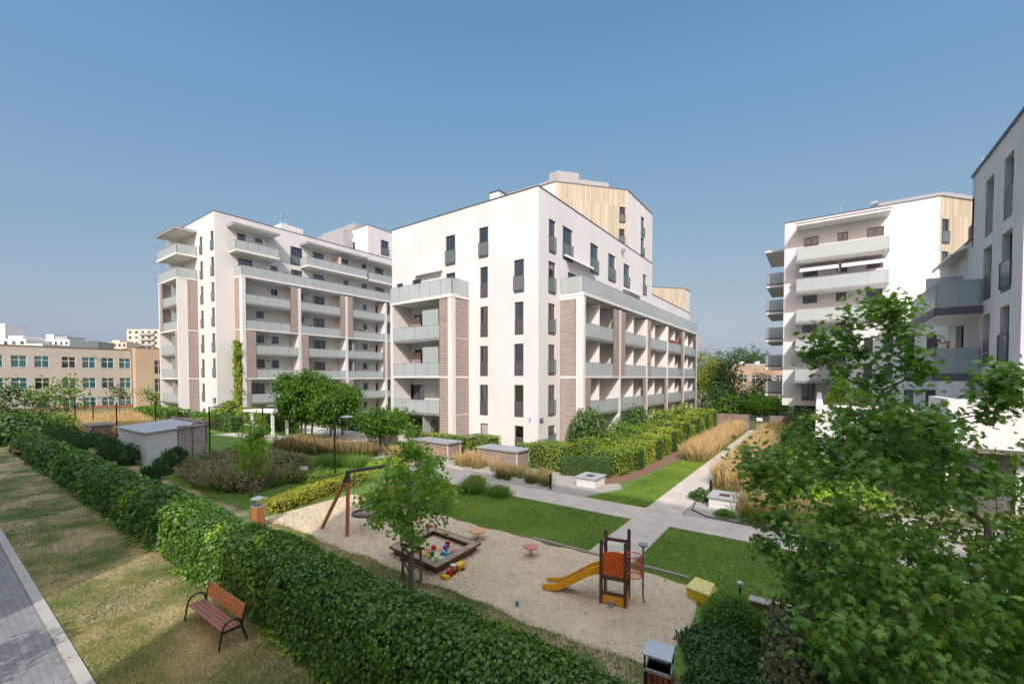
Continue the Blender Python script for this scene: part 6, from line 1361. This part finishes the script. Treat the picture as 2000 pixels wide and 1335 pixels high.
# toy tractor with loader and trailer
def tractor():
    a = Vector((*G(866, 1135), .03)); b = Vector((*G(905, 1113), .03)); d = (b-a).normalized(); s = Vector((-d.y, d.x, 0)); L = (b-a).length
    B = thing('toy_tractor', tuple((a+b)/2), 'yellow and red toy tractor with front loader and tipping trailer', 'toy tractor')
    def P(f, w_, z): return a+d*L*f+s*w_+Vector((0, 0, z))
    def bx(f0, f1, w0, w1, z0, z1, name, m, tp=0): mb = MB(); mb.hexa([P(f0, w0, z0), P(f1, w0, z0), P(f1, w1, z0), P(f0, w1, z0), P(f0+tp, w0, z1), P(f1-tp, w0, z1), P(f1-tp, w1, z1), P(f0+tp, w1, z1)]); return mb.build(name, m, B, bevel=.006)
    bx(.02, .16, -.11, .11, .015, .10, 'loader_bucket', PM['yellow'], -.02); bx(.16, .30, -.07, -.05, .08, .12, 'loader_arm', PM['red']); bx(.16, .30, .05, .07, .08, .12, 'loader_arm', PM['red'])
    bx(.24, .42, -.05, .05, .07, .17, 'bonnet', PM['red']); bx(.40, .56, -.065, .065, .07, .15, 'chassis', PM['green'])
    bx(.41, .55, -.06, .06, .152, .25, 'cab', PM['orange'], .01); bx(.395, .565, -.072, .072, .252, .268, 'cab_roof', PM['white'])
    mb = MB(); mb.hexa([P(.66, -.075, .10), P(.94, -.075, .10), P(.94, .075, .10), P(.66, .075, .10), P(.62, -.10, .22), P(1.0, -.10, .22), P(1.0, .10, .22), P(.62, .10, .22)]); mb.build('trailer', PM['yellow'], B, bevel=.006)
    bx(.56, .70, -.012, .012, .06, .075, 'drawbar', PM['green'])
    for f, r in ((.30, .045), (.50, .07), (.80, .045), (.90, .045)):
        for w_ in (-.085, .085):
            mb = MB(); c = P(f, w_, r); pts = [c-s*.02, c+s*.02]; mb.tube(pts, r, 14); wl = mb.build('wheel', BLACKM, B, smooth=True); mb = MB(); mb.tube([c-s*.023, c+s*.023], r*.5, 10); mb.build('rim', PM['yellow'], wl)
tractor()
# stepping tables
def table(px, py, z, r, m, label, seed):
    x, y = G(px, py); B = thing('play_table', (x, y, 0), label, 'play table', 'small play tables on posts'); q = np.random.default_rng(seed)
    poly = [(x+r*(1+.09*math.cos(5*a))*math.cos(a), y+r*(1+.09*math.cos(5*a))*math.sin(a)) for a in np.linspace(0, 6.283, 40, endpoint=False)]
    mb = MB(); mb.prism(poly, z, z+.03); mb.build('table_top', m, B); mb = MB(); mb.tube([(x, y, -.02), (x, y, z)], .035, 10); mb.build('post', STEEL, B, smooth=True)
table(933, 1057, .33, .26, mat('peach_board', (.62, .33, .17), .6, .06), 'peach flower shaped play table on a steel post by the lawn edge', 1)
table(1037, 1091, .33, .20, mat('salmon_board', (.55, .17, .15), .6, .06), 'salmon pink play table on a thin post', 2)
# swing
SWW = mat('reddish_post_wood', (.36, .145, .075), .6, .18, 3, stretch=(3, 3, .5)); CAPM = mat('dark_bracket', (.05, .05, .055), .4, .1)
B = thing('nest_swing', (-12.1, 8.8, 0), 'wooden A frame swing with black beam and round net seat on the sand', 'swing')
F1, F2 = G(626, 1035), G(678, 1053); T1 = D(680, 921, 13.64); T2 = D(755, 909, 14.9)
F3 = (T2[0]-.05, T2[1]+.1); F4 = G(806, 1003)
T1, T2 = Vector(T1), Vector(T2); dv = (T2-T1).normalized()
mb = MB(); mb.obar(T1-dv*.08, T2+dv*.08, .075, .095); mb.build('beam', CAPM, B, bevel=.006)
for f, t in ((F1, T1), (F2, T1), (F3, T2), (F4, T2)):
    mb = MB(); mb.obar((f[0], f[1], -.03), t+Vector((0, 0, -.06)), .086, .086, up=dv); g = mb.build('post', SWW, B, bevel=.006)
    mb = MB(); tt = t+Vector((0, 0, -.06)); ff = Vector((f[0], f[1], 0)); mb.obar(tt+(ff-tt)*.13, tt+(ff-tt)*-.02, .092, .092, up=dv); mb.build('bracket', CAPM, g)
    mb = MB(); mb.obar((f[0], f[1], -.03), Vector((f[0], f[1], -.03))+(tt-ff).normalized()*.18, .094, .094, up=dv); mb.build('shoe', STEEL, g)
sc = Vector(D(715, 1001, 14.25)); sc.z = max(sc.z, .42); R = .42
mb = MB(); ring = [(sc.x+R*math.cos(a), sc.y+R*math.sin(a), sc.z) for a in np.linspace(0, 2*math.pi, 25)]; mb.tube(ring, .045, 8, cap=False); st_ = mb.build('seat_ring', CAPM, B, smooth=True)
mb = MB()
for k in np.linspace(-.8, .8, 9):
    h = R*math.sqrt(1-k*k); mb.tube([(sc.x+k*R, sc.y-h, sc.z), (sc.x+k*R, sc.y, sc.z-.05), (sc.x+k*R, sc.y+h, sc.z)], .008, 4); mb.tube([(sc.x-h, sc.y+k*R, sc.z), (sc.x, sc.y+k*R, sc.z-.05), (sc.x+h, sc.y+k*R, sc.z)], .008, 4)
mb.build('seat_net', CAPM, st_)
for t, sgn in ((T1+dv*.25, -1), (T2-dv*.25, 1)):
    for s2 in (-1, 1):
        mb = MB(); e = (sc.x+R*.6*s2, sc.y+R*.75*sgn, sc.z+.02); mb.tube([t+Vector((0, 0, -.06)), e], .009, 5); mb.build('rope', STEEL, B)
# slide tower
DB = mat('dark_brown_post', (.12, .062, .042), .6, .25, 4); OR = mat('orange_red_panel', (.72, .125, .02), .45, .05); YE = mat('yellow_panel', (.80, .37, .015), .4, .05); RINGM = mat('orange_ring', (.70, .13, .04), .35, .05); GREYP = mat('grey_pole', (.22, .27, .27), .45, .08)
nl, nr = Vector((*G(1173.8, 1183), 0)), Vector((*G(1221, 1193), 0)); ex = (nr-nl); wT = ex.length; ex.normalize(); ey = Vector((-ex.y, ex.x, 0)); dT = .50
B = thing('slide_tower', tuple((nl+nr)/2+ey*dT/2), 'small play tower with yellow slide, orange panel and ring basket on the sand', 'slide tower')
def Q(u, v, z): return nl+ex*u+ey*v+Vector((0, 0, z))
for i, (u, v, h) in enumerate(((0, 0, 1.46), (wT, 0, 1.46), (0, dT, 1.52), (wT, dT, 1.60))):
    mb = MB(); mb.obar(Q(u, v, -.05), Q(u, v, h), .07, .07, up=ey); p = mb.build('post', DB, B, bevel=.006); mb = MB(); c = Q(u, v, h); mb.lathe([(.042, 0), (.042, .02), (.025, .05), (.008, .06)], tuple(c), 12); mb.build('post_cap', CAPM, p, smooth=True)
def qbar(a, b, w_, t_, name, m, bev=.004): mb = MB(); mb.obar(Q(*a), Q(*b), w_, t_); return mb.build(name, m, B, bevel=bev)
qbar((.036, 0, .68), (wT-.036, 0, .68), .04, .09, 'cross_beam', DB); qbar((.036, 0, .33), (wT-.036, 0, .33), .04, .07, 'cross_beam', DB); qbar((.036, 0, .05), (wT-.036, 0, .05), .04, .09, 'cross_beam', DB)
qbar((wT, .036, .68), (wT, dT-.036, .68), .04, .08, 'cross_beam', DB); qbar((wT, .036, .33), (wT, dT-.036, .33), .04, .07, 'cross_beam', DB); qbar((wT, .036, .05), (wT, dT-.036, .05), .04, .09, 'cross_beam', DB)
qbar((.036, dT, .68), (wT-.036, dT, .68), .04, .08, 'cross_beam', DB); qbar((.036, dT, 1.36), (wT-.036, dT, 1.36), .05, .07, 'cross_beam', DB); qbar((0, .036, 1.3), (0, dT-.036, 1.38), .03, .05, 'cross_beam', DB)
mb = MB(); mb.hexa([Q(.03, .03, .70), Q(wT-.03, .03, .70), Q(wT-.03, dT-.03, .70), Q(.03, dT-.03, .70), Q(.03, .03, .73), Q(wT-.03, .03, .73), Q(wT-.03, dT-.03, .73), Q(.03, dT-.03, .73)]); mb.build('platform', BOARDT, B)
mb = MB(); N_ = 12; uu = [.037+(wT-.074)*i/N_ for i in range(N_+1)]; tops = [1.22+.06*math.sin((i/N_)*2.6-.2) for i in range(N_+1)]
for i in range(N_): mb.hexa([Q(uu[i], -.012, .735), Q(uu[i+1], -.012, .735), Q(uu[i+1], .012, .735), Q(uu[i], .012, .735), Q(uu[i], -.012, tops[i]), Q(uu[i+1], -.012, tops[i+1]), Q(uu[i+1], .012, tops[i+1]), Q(uu[i], .012, tops[i])])
op = mb.build('front_panel', OR, B)
mb = MB(); q = random.Random(4)
for i in range(26):
    u = .08+(wT-.16)*q.random(); z = .85+.33*q.random(); mb.hexa([Q(u, -.016, z), Q(u+.012, -.016, z), Q(u+.012, -.0125, z), Q(u, -.0125, z), Q(u+.004, -.016, z+.028), Q(u+.016, -.016, z+.028), Q(u+.016, -.0125, z+.028), Q(u+.004, -.0125, z+.028)])
for r_ in range(3):
    for k in range(5): u = wT-.24+k*.04; mb.hexa([Q(u, -.016, .79+r_*.03), Q(u+.028, -.016, .79+r_*.03), Q(u+.028, -.0125, .79+r_*.03), Q(u, -.0125, .79+r_*.03), Q(u, -.016, .797+r_*.03), Q(u+.028, -.016, .797+r_*.03), Q(u+.028, -.0125, .797+r_*.03), Q(u, -.0125, .797+r_*.03)])
mb.build('panel_marks', mat('dark_red_marks', (.32, .03, .01), .5, .05), op)
mb = MB(); mb.hexa([Q(.037, -.01, .10), Q(wT-.037, -.01, .10), Q(wT-.037, .01, .10), Q(.037, .01, .10), Q(.037, -.01, .29), Q(wT-.037, -.01, .29), Q(wT-.037, .01, .29), Q(.037, .01, .29)]); yp = mb.build('lower_panel', YE, B)
mb = MB(); mb.hexa([Q(wT-.01, .037, .10), Q(wT+.01, .037, .10), Q(wT+.01, dT-.037, .10), Q(wT-.01, dT-.037, .10), Q(wT-.01, .037, .29), Q(wT+.01, .037, .29), Q(wT+.01, dT-.037, .29), Q(wT-.01, dT-.037, .29)]); mb.build('lower_panel', YE, B)
mb = MB(); mb.hexa([Q(.19, -.07, .17), Q(.31, -.07, .17), Q(.31, -.012, .17), Q(.19, -.012, .17), Q(.18, -.05, .22), Q(.32, -.05, .22), Q(.32, -.012, .22), Q(.18, -.012, .22)]); mb.build('step', mat('pink_step', (.65, .25, .2), .5), B, bevel=.004)
mb = MB(); mb.lathe([(.05, 0), (.06, .02), (.06, .11), (.05, .13)], tuple(Q(.25, -.08, .03)), 12); mb.build('drum', GREYP, B, smooth=True)
# yellow deck edge + slide
mb = MB(); mb.hexa([Q(-.01, .06, .735), Q(.01, .06, .735), Q(.01, .16, .735), Q(-.01, .16, .735), Q(-.01, .06, 1.2), Q(.01, .06, 1.2), Q(.01, .14, 1.24), Q(-.01, .14, 1.24)]); mb.build('side_panel', YE, B)
prof = [(-.02, .74), (-.25, .66), (-.5, .50), (-.75, .33), (-.95, .205), (-1.08, .15), (-1.22, .125), (-1.42, .12)]
def smooth_prof(P, k=5):
    out = []
    for i in range(len(P)-1):
        p0, p1, p2, p3 = P[max(i-1, 0)], P[i], P[i+1], P[min(i+2, len(P)-1)]
        for j in range(k):
            t = j/k; out.append(tuple(.5*((2*b)+(-a+c)*t+(2*a-5*b+4*c-d)*t*t+(-a+3*b-3*c+d)*t**3) for a, b, c, d in zip(p0, p1, p2, p3)))
    return out+[P[-1]]
prof = smooth_prof(prof)
for v0 in (.08, .42):
    mb = MB(); n_ = len(prof); hs_ = [.15-.03*i/n_ for i in range(n_)]; i0 = len(mb.v)
    for i, (u_, z_) in enumerate(prof):
        hh = hs_[i]*(1 if i < n_-3 else (.9 if i < n_-1 else .72))
        for vv, zz in ((v0-.012, z_-.045), (v0+.012, z_-.045), (v0+.012, z_-.045+hh+.03), (v0-.012, z_-.045+hh+.03)): mb.v.append(tuple(Q(u_, vv, zz)))
    for i in range(n_-1):
        for j in range(4): mb.f.append((i0+i*4+j, i0+i*4+(j+1) % 4, i0+(i+1)*4+(j+1) % 4, i0+(i+1)*4+j)); mb.m.append(0)
    mb.f.append((i0, i0+3, i0+2, i0+1)); mb.m.append(0); e_ = i0+(n_-1)*4; mb.f.append((e_, e_+1, e_+2, e_+3)); mb.m.append(0)
    sd = mb.build('slide_side', YE, B)
    if v0 < .1:
        mb = MB()
        for f in (.12, .3, .5, .68, .82, .95):
            i = f*(len(prof)-1); k = int(i); t = i-k; u = prof[k][0]*(1-t)+prof[k+1][0]*t; z = prof[k][1]*(1-t)+prof[k+1][1]*t+.0; mb.tube([Q(u, v0-.014, z), Q(u, v0-.024, z)], .012, 8)
        mb.build('bolt', CAPM, sd)
mb = MB()
for (a, za), (b, zb) in zip(prof, prof[1:]): mb.hexa([Q(b, .093, zb-.01), Q(a, .093, za-.01), Q(a, .407, za-.01), Q(b, .407, zb-.01), Q(b, .093, zb), Q(a, .093, za), Q(a, .407, za), Q(b, .407, zb)])
mb.build('slide_chute', HOOD, B)
mb = MB(); mb.tube([Q(-1.15, .12, 0), Q(-1.15, .12, .12)], .02, 6); mb.tube([Q(-1.15, .38, 0), Q(-1.15, .38, .12)], .02, 6); mb.build('slide_foot', STEEL, B)
mb = MB(); mb.tube([Q(.10, .06, .30), Q(.10, .06, .66)], .012, 6); mb.build('stay', STEEL, B)
# ring basket on the right side
rc = Q(wT+.15, dT*.55, 0); rr_ = .165
for z in (.70, 1.16):
    mb = MB(); mb.tube([(rc.x+rr_*math.cos(a), rc.y+rr_*math.sin(a), z) for a in np.linspace(0, 2*math.pi, 29)], .013, 6, cap=False); mb.build('ring', RINGM, B, smooth=True)
mb = MB()
for a in np.linspace(-2.4, 2.0, 20): mb.tube([(rc.x+rr_*math.cos(a), rc.y+rr_*math.sin(a), .71), (rc.x+rr_*math.cos(a), rc.y+rr_*math.sin(a), 1.15)], .0045, 4)
for z in (.79, .88, .97, 1.06): mb.tube([(rc.x+rr_*math.cos(a), rc.y+rr_*math.sin(a), z) for a in np.linspace(-2.4, 2.0, 20)], .004, 4, cap=False)
mb.build('basket_net', RINGM, B)
# grey pole with shell shaped top beside it
gp = Vector((*G(1258, 1181), 0)); mb = MB(); mb.tube([gp+Vector((.02, 0, -.02)), gp+Vector((-.01, 0, .12)), gp+Vector((-.03, 0, .22)), gp+Vector((-.03, 0, 1.32))], .024, 8); mb.build('climbing_pole', GREYP, B, smooth=True)
mb = MB(); mb.lathe([(.02, -.03), (.07, -.02), (.11, .02), (.115, .035), (.09, .03), (.02, .0)], tuple(gp+Vector((-.03, 0, 1.34))), 14); mb.build('pole_top', GREYP, B, smooth=True)
# yellow grit bin
M_YB = mat('yellow_plastic_bin', (.72, .52, .02), .5, .06, 3); M_YL = mat('dirty_yellow_lid', (.70, .58, .20), .6, .2, 18)
x, y = -2.12, 10.45; B = thing('grit_bin', (x, y, 0), 'yellow plastic grit bin with dirty sloping lid at the lawn edge', 'grit bin')
mb = MB(); mb.hexa([(x-.24, y-.17, 0), (x+.24, y-.17, 0), (x+.24, y+.17, 0), (x-.24, y+.17, 0), (x-.27, y-.2, .26), (x+.27, y-.2, .26), (x+.27, y+.2, .26), (x-.27, y+.2, .26)]); mb.build('body', M_YB, B, bevel=.015)
mb = MB(); mb.hexa([(x-.29, y-.22, .262), (x+.29, y-.22, .262), (x+.29, y+.22, .262), (x-.29, y+.22, .262), (x-.27, y-.20, .30), (x+.27, y-.20, .30), (x+.22, y+.16, .44), (x-.22, y+.16, .44)]); mb.build('lid', M_YL, B, bevel=.02)
B.rotation_euler.z = -.25
# bollards
def bollard(x, y, h, label, m, first={}):
    if m.name in first: return dup(first[m.name], (x, y, 0), label)
    B = thing('bollard_light', (x, y, 0), label, 'bollard light', 'bollard lights by the paths'); first[m.name] = B
    mb = MB(); mb.tube([(x, y, 0), (x, y, h*.82)], .055, 12); mb.build('post', m, B, smooth=True); mb = MB(); mb.tube([(x, y, h*.821), (x, y, h*.94)], .048, 12); mb.build('diffuser', PANEB, B, smooth=True); mb = MB(); mb.lathe([(.065, 0), (.065, .03), (.02, .05)], (x, y, h*.94), 12); mb.build('cap', STEEL, B, smooth=True); return B
bollard(*G(1075, 955), .86, 'dark bollard in the grass left of the left vent box', BLACKM); bollard(*G(1388, 968), .86, 'dark bollard behind the right vent box', BLACKM); bollard(*G(925, 915), .86, 'dark bollard at the left slatted vent shelter', BLACKM); bollard(*G(1420, 812.0+58), .86, 'dark bollard far along the orange grass', BLACKM)
bollard(*G(1512, 1042), .84, 'silver bollard by the cross path behind the maple leaves', HOOD); bollard(*G(1588, 1062), .84, 'second silver bollard farther right behind the maple leaves', HOOD)
x, y = -1.4, 10.95; B = thing('garden_light', (x, y, 0), 'small mushroom shaped garden light on the right lawn', 'garden light'); mb = MB(); mb.tube([(x, y, 0), (x, y, .33)], .025, 8); mb.build('post', BLACKM, B); mb = MB(); mb.lathe([(.05, 0), (.06, .07), (.075, .075), (.06, .11), (.02, .13)], (x, y, .33), 14); mb.build('lamp_head', HOOD, B, smooth=True)
# vent boxes
def vent(p, w_, d_, label, first=[]):
    if first: return dup(first[0], (p[0], p[1], 0), label)
    x, y = p; B = thing('vent_box', (x, y, 0), label, 'vent box', 'white garage vent boxes'); first.append(B)
    mb = MB(); mb.box(x, y, 0, x+w_, y+d_, .40); mb.build('base', WHITE, B)
    mb = MB(); e = .06
    for a in ((x-e, y-e, x+w_+e, y+.28), (x-e, y+d_-.28, x+w_+e, y+d_+e), (x-e, y+.281, x+.28, y+d_-.281), (x+w_-.28, y+.281, x+w_+e, y+d_-.281)): mb.box(a[0], a[1], .40, a[2], a[3], .47)
    mb.build('cover_slab', CAPG, B)
    mb = MB(); k = x+.29
    while k < x+w_-.3: mb.box(k, y+.29, .42, k+.015, y+d_-.29, .445); k += .035
    mb.box(x+.285, y+.285, .402, x+w_-.285, y+d_-.285, .41); mb.build('grille', mat('rusty_grille', (.10, .06, .045), .7), B)
vent((-9.25, 18.2), .95, 1.1, 'low white vent box with grey slab lid left of the straight path')
v2 = dup([o for o in C.objects if o.name == 'vent_box'][0], (-3.45, 18.15, 0), 'low white vent box with grey slab lid right of the straight path')
# slatted vent shelters
def shelter(x0, x1, y0, d_, h, label):
    B = thing('vent_shelter', (x0, y0, 0), label, 'vent shelter', 'slatted timber vent shelters'); mb = MB(); z = .08
    while z < h-.12:
        t = .055; mb.box(x0, y0, z, x1, y0+.03, z+t); mb.box(x1-.03, y0+.032, z, x1, y0+d_-.032, z+t); mb.box(x0, y0+d_-.03, z, x1, y0+d_, z+t); mb.box(x0, y0+.032, z, x0+.03, y0+d_-.032, z+t); z += .09
    mb.build('slats', SCREENW, B)
    mb = MB(); mb.box(x0+.05, y0+.05, 0, x1-.05, y0+d_-.05, h-.14); mb.build('inner_box', mat('vent_inner', (.25, .2, .17)), B)
    for a, b in ((x0-.02, y0-.02), (x1-.02, y0-.02), (x1-.02, y0+d_-.02), (x0-.02, y0+d_-.02)): mb = MB(); mb.box(a, b, 0, a+.04, b+.04, h-.1); mb.build('post', WFRAME, B)
    mb = MB(); mb.box(x0-.1, y0-.1, h-.09, x1+.1, y0+d_+.1, h); rf = mb.build('roof', METALG, B); mb = MB(); k = x0+.3
    while k < x1: mb.box(k, y0-.1, h+.001, k+.03, y0+d_+.1, h+.03); k += .45
    mb.build('seam', METALG, rf)
shelter(-16.15, -13.4, 19.25, 1.15, 1.1, 'slatted timber vent shelter with metal roof in front of the building corner')
shelter(-21.6, -18.5, 19.15, 1.15, 1.1, 'slatted timber vent shelter behind the young maple')
shelter(-28.6, -26.2, 20.6, 1.1, 1.0, 'small slatted vent shelter under the round crowned trees')
shelter(*sorted((G(178, 868)[0], G(178, 868)[0]-2.2)), G(178, 868)[1], 1.3, 1.5, 'small slatted vent shelter left of the big shed')
# grey shed
SHL = mat('pale_weathered_slats', (.56, .49, .46), .75, .12, 1.5)
SH = mat('pale_grey_cladding', (.70, .71, .71), .6, .05, .5); SHD = mat('shadow_grey_cladding', (.44, .43, .41), .6, .05, .5)
B = thing('shed', (-31.3, 7.8, 0), 'pale grey flat roofed shed with slatted end beside the hedge', 'shed')
mb = MB(); mb.hexa([(-37.4, 7.85, 0), (-31.3, 7.85, 0), (-31.3, 9.28, 0), (-37.4, 9.28, 0), (-37.4, 7.85, 1.82), (-31.3, 7.85, 1.88), (-31.3, 9.28, 2.0), (-37.4, 9.28, 1.98)]); mb.build('wall', SH, B)
mb = MB(); mb.hexa([(-37.5, 7.75, 1.83), (-31.2, 7.75, 1.89), (-31.2, 10.75, 2.16), (-37.5, 10.75, 2.13), (-37.5, 7.75, 1.90), (-31.2, 7.75, 1.96), (-31.2, 10.75, 2.22), (-37.5, 10.75, 2.20)]); mb.build('roof', METALG, B)
Fsh = Fac((-31.3, 0), (0, 1), (1, 0)); louvre(B, Fsh, 9.3, 10.02, 0, 2.2, 0.02, m=SHL); louvre(B, Fsh, 10.04, 10.76, 0, 2.32, 0.02, m=SHL); Fsb = Fac((0, 10.8), (1, 0), (0, -1)); louvre(B, Fsb, -37.5, -31.3, 1.0, 2.38, 0, m=SHL)
mb = MB(); mb.box(-37.3, 9.3, 0, -31.42, 10.7, 2.05); mb.build('ramp_wall', SH, B); mb = MB(); mb.box(-37.25, 7.78, 1.25, -37.1, 7.85, 1.5); mb.build('wall_lamp', FRAMEM, B)
# pergola
B = thing('pergola', (-39, 18.5, 0), 'white open pergola frame behind the shed lawn', 'pergola')
for x, y in ((-38.0, 18.0), (-40.8, 17.6), (-41.6, 18.9), (-38.8, 19.6)): mb = MB(); mb.box(x-.1, y-.1, 0, x+.1, y+.1, 2.1); mb.build('post', WHITE2, B)
mb = MB(); mb.prism([(-42, 17.3), (-37.6, 17.8), (-38.5, 19.9), (-42.2, 19.2)], 2.1, 2.25); mb.build('roof', WHITE2, B)
B = thing('pergola', (-35, 21, 0), 'flat white canopy half hidden by the round crowned trees', 'pergola'); mb = MB(); mb.box(-38, 20.2, 2.3, -33, 21.6, 2.42); mb.build('roof', WHITE2, B)
for x in (-37.5, -33.5): mb = MB(); mb.box(x, 20.5, 0, x+.12, 20.62, 2.3); mb.build('post', FRAMEM, B)
# low concrete wall of the plaza
B = thing('low_wall', (-31, 17.4, 0), 'low curved concrete wall below the round crowned trees', 'wall'); mb = MB(); pts = [(-37, 16.4), (-34, 16.6), (-31, 17.0), (-28, 18.0), (-26, 19.6)]
for a, b in zip(pts, pts[1:]): mb.obar((a[0], a[1], .3), (b[0], b[1], .3), .25, .6)
mb.build('wall_body', CONC, B)
B = thing('low_wall', (-.5, 10.7, 0), 'short brick retaining wall with pale cap beside the rounded shrub', 'wall'); mb = MB(); mb.box(-1.15, 10.55, 0, .6, 10.75, .24); mb.build('wall_body', mat('old_brick', (.22, .13, .09), .9, .3, 10, .3, 60), B); mb = MB(); mb.box(-1.18, 10.52, .241, .63, 10.78, .28); mb.build('cap', CONC, B)
# end fence and gate
FW = mat('fence_boards', (.26, .19, .16), .8, .15, 2); GG = mat('green_mesh', (.045, .09, .08), .5, .1)
B = thing('slat_fence', (-7, 47.6, 0), 'brown board fence closing the far end of the path', 'fence'); mb = MB(); z = .1
while z < 1.45: mb.box(-9.6, 47.6, z, -5.5, 47.63, z+.11); z += .13
mb.build('boards', FW, B)
for x in (-9.6, -8.3, -6.9, -5.55): mb = MB(); mb.box(x, 47.55, 0, x+.06, 47.65, 1.55); mb.build('post', STEEL, B)
B = thing('gate', (-4.7, 47.6, 0), 'dark green metal gate at the end of the straight path', 'gate'); mb = MB()
for x in np.arange(-5.3, -3.9, .11): mb.box(x, 47.6, .1, x+.03, 47.63, 1.4)
for z in (.1, .7, 1.37): mb.box(-5.35, 47.58, z, -3.9, 47.65, z+.05)
mb.build('leaf', GG, B)
for x in (-5.42, -3.86): mb = MB(); mb.box(x, 47.55, 0, x+.07, 47.68, 1.6); mb.build('post', GG, B)
mb = MB(); mb.box(-4.85, 47.54, .95, -4.35, 47.57, 1.25); mb.build('sign', WFRAME, B)
B = thing('slat_fence', (-2.6, 47.6, 0), 'dark board fence right of the green gate', 'fence'); mb = MB(); z = .1
while z < 1.45: mb.box(-3.75, 47.6, z, 0, 47.63, z+.11); z += .13
mb.build('boards', FW, B)
x, y = G(594, 938); B = thing('small_sign', (x, y, 0), 'small white notice on a stake in the low hedge', 'sign'); mb = MB(); mb.tube([(x, y, 0), (x, y, .6)], .012, 6); mb.build('stake', STEEL, B); mb = MB(); mb.obar((x-.16, y-.11, .62), (x+.16, y+.11, .62), .015, .2); mb.build('plate', WFRAME, B)
# little tree standing in the gap behind the camera, its shadow falls on the pavement
tree('small_tree', (-10.2, -1.9, 0), 1.2, ell(40, (-10.2, -1.9, 2.2), (.8, .8, .8), .3, 77), 'small tree in the gap between the two blocks behind the camera', L_DARK, leaf=.14, per=20, spread=.2, trunk_r=.05, seed=77)
for o in bpy.data.objects:
    if '_o' in o: del o['_o']
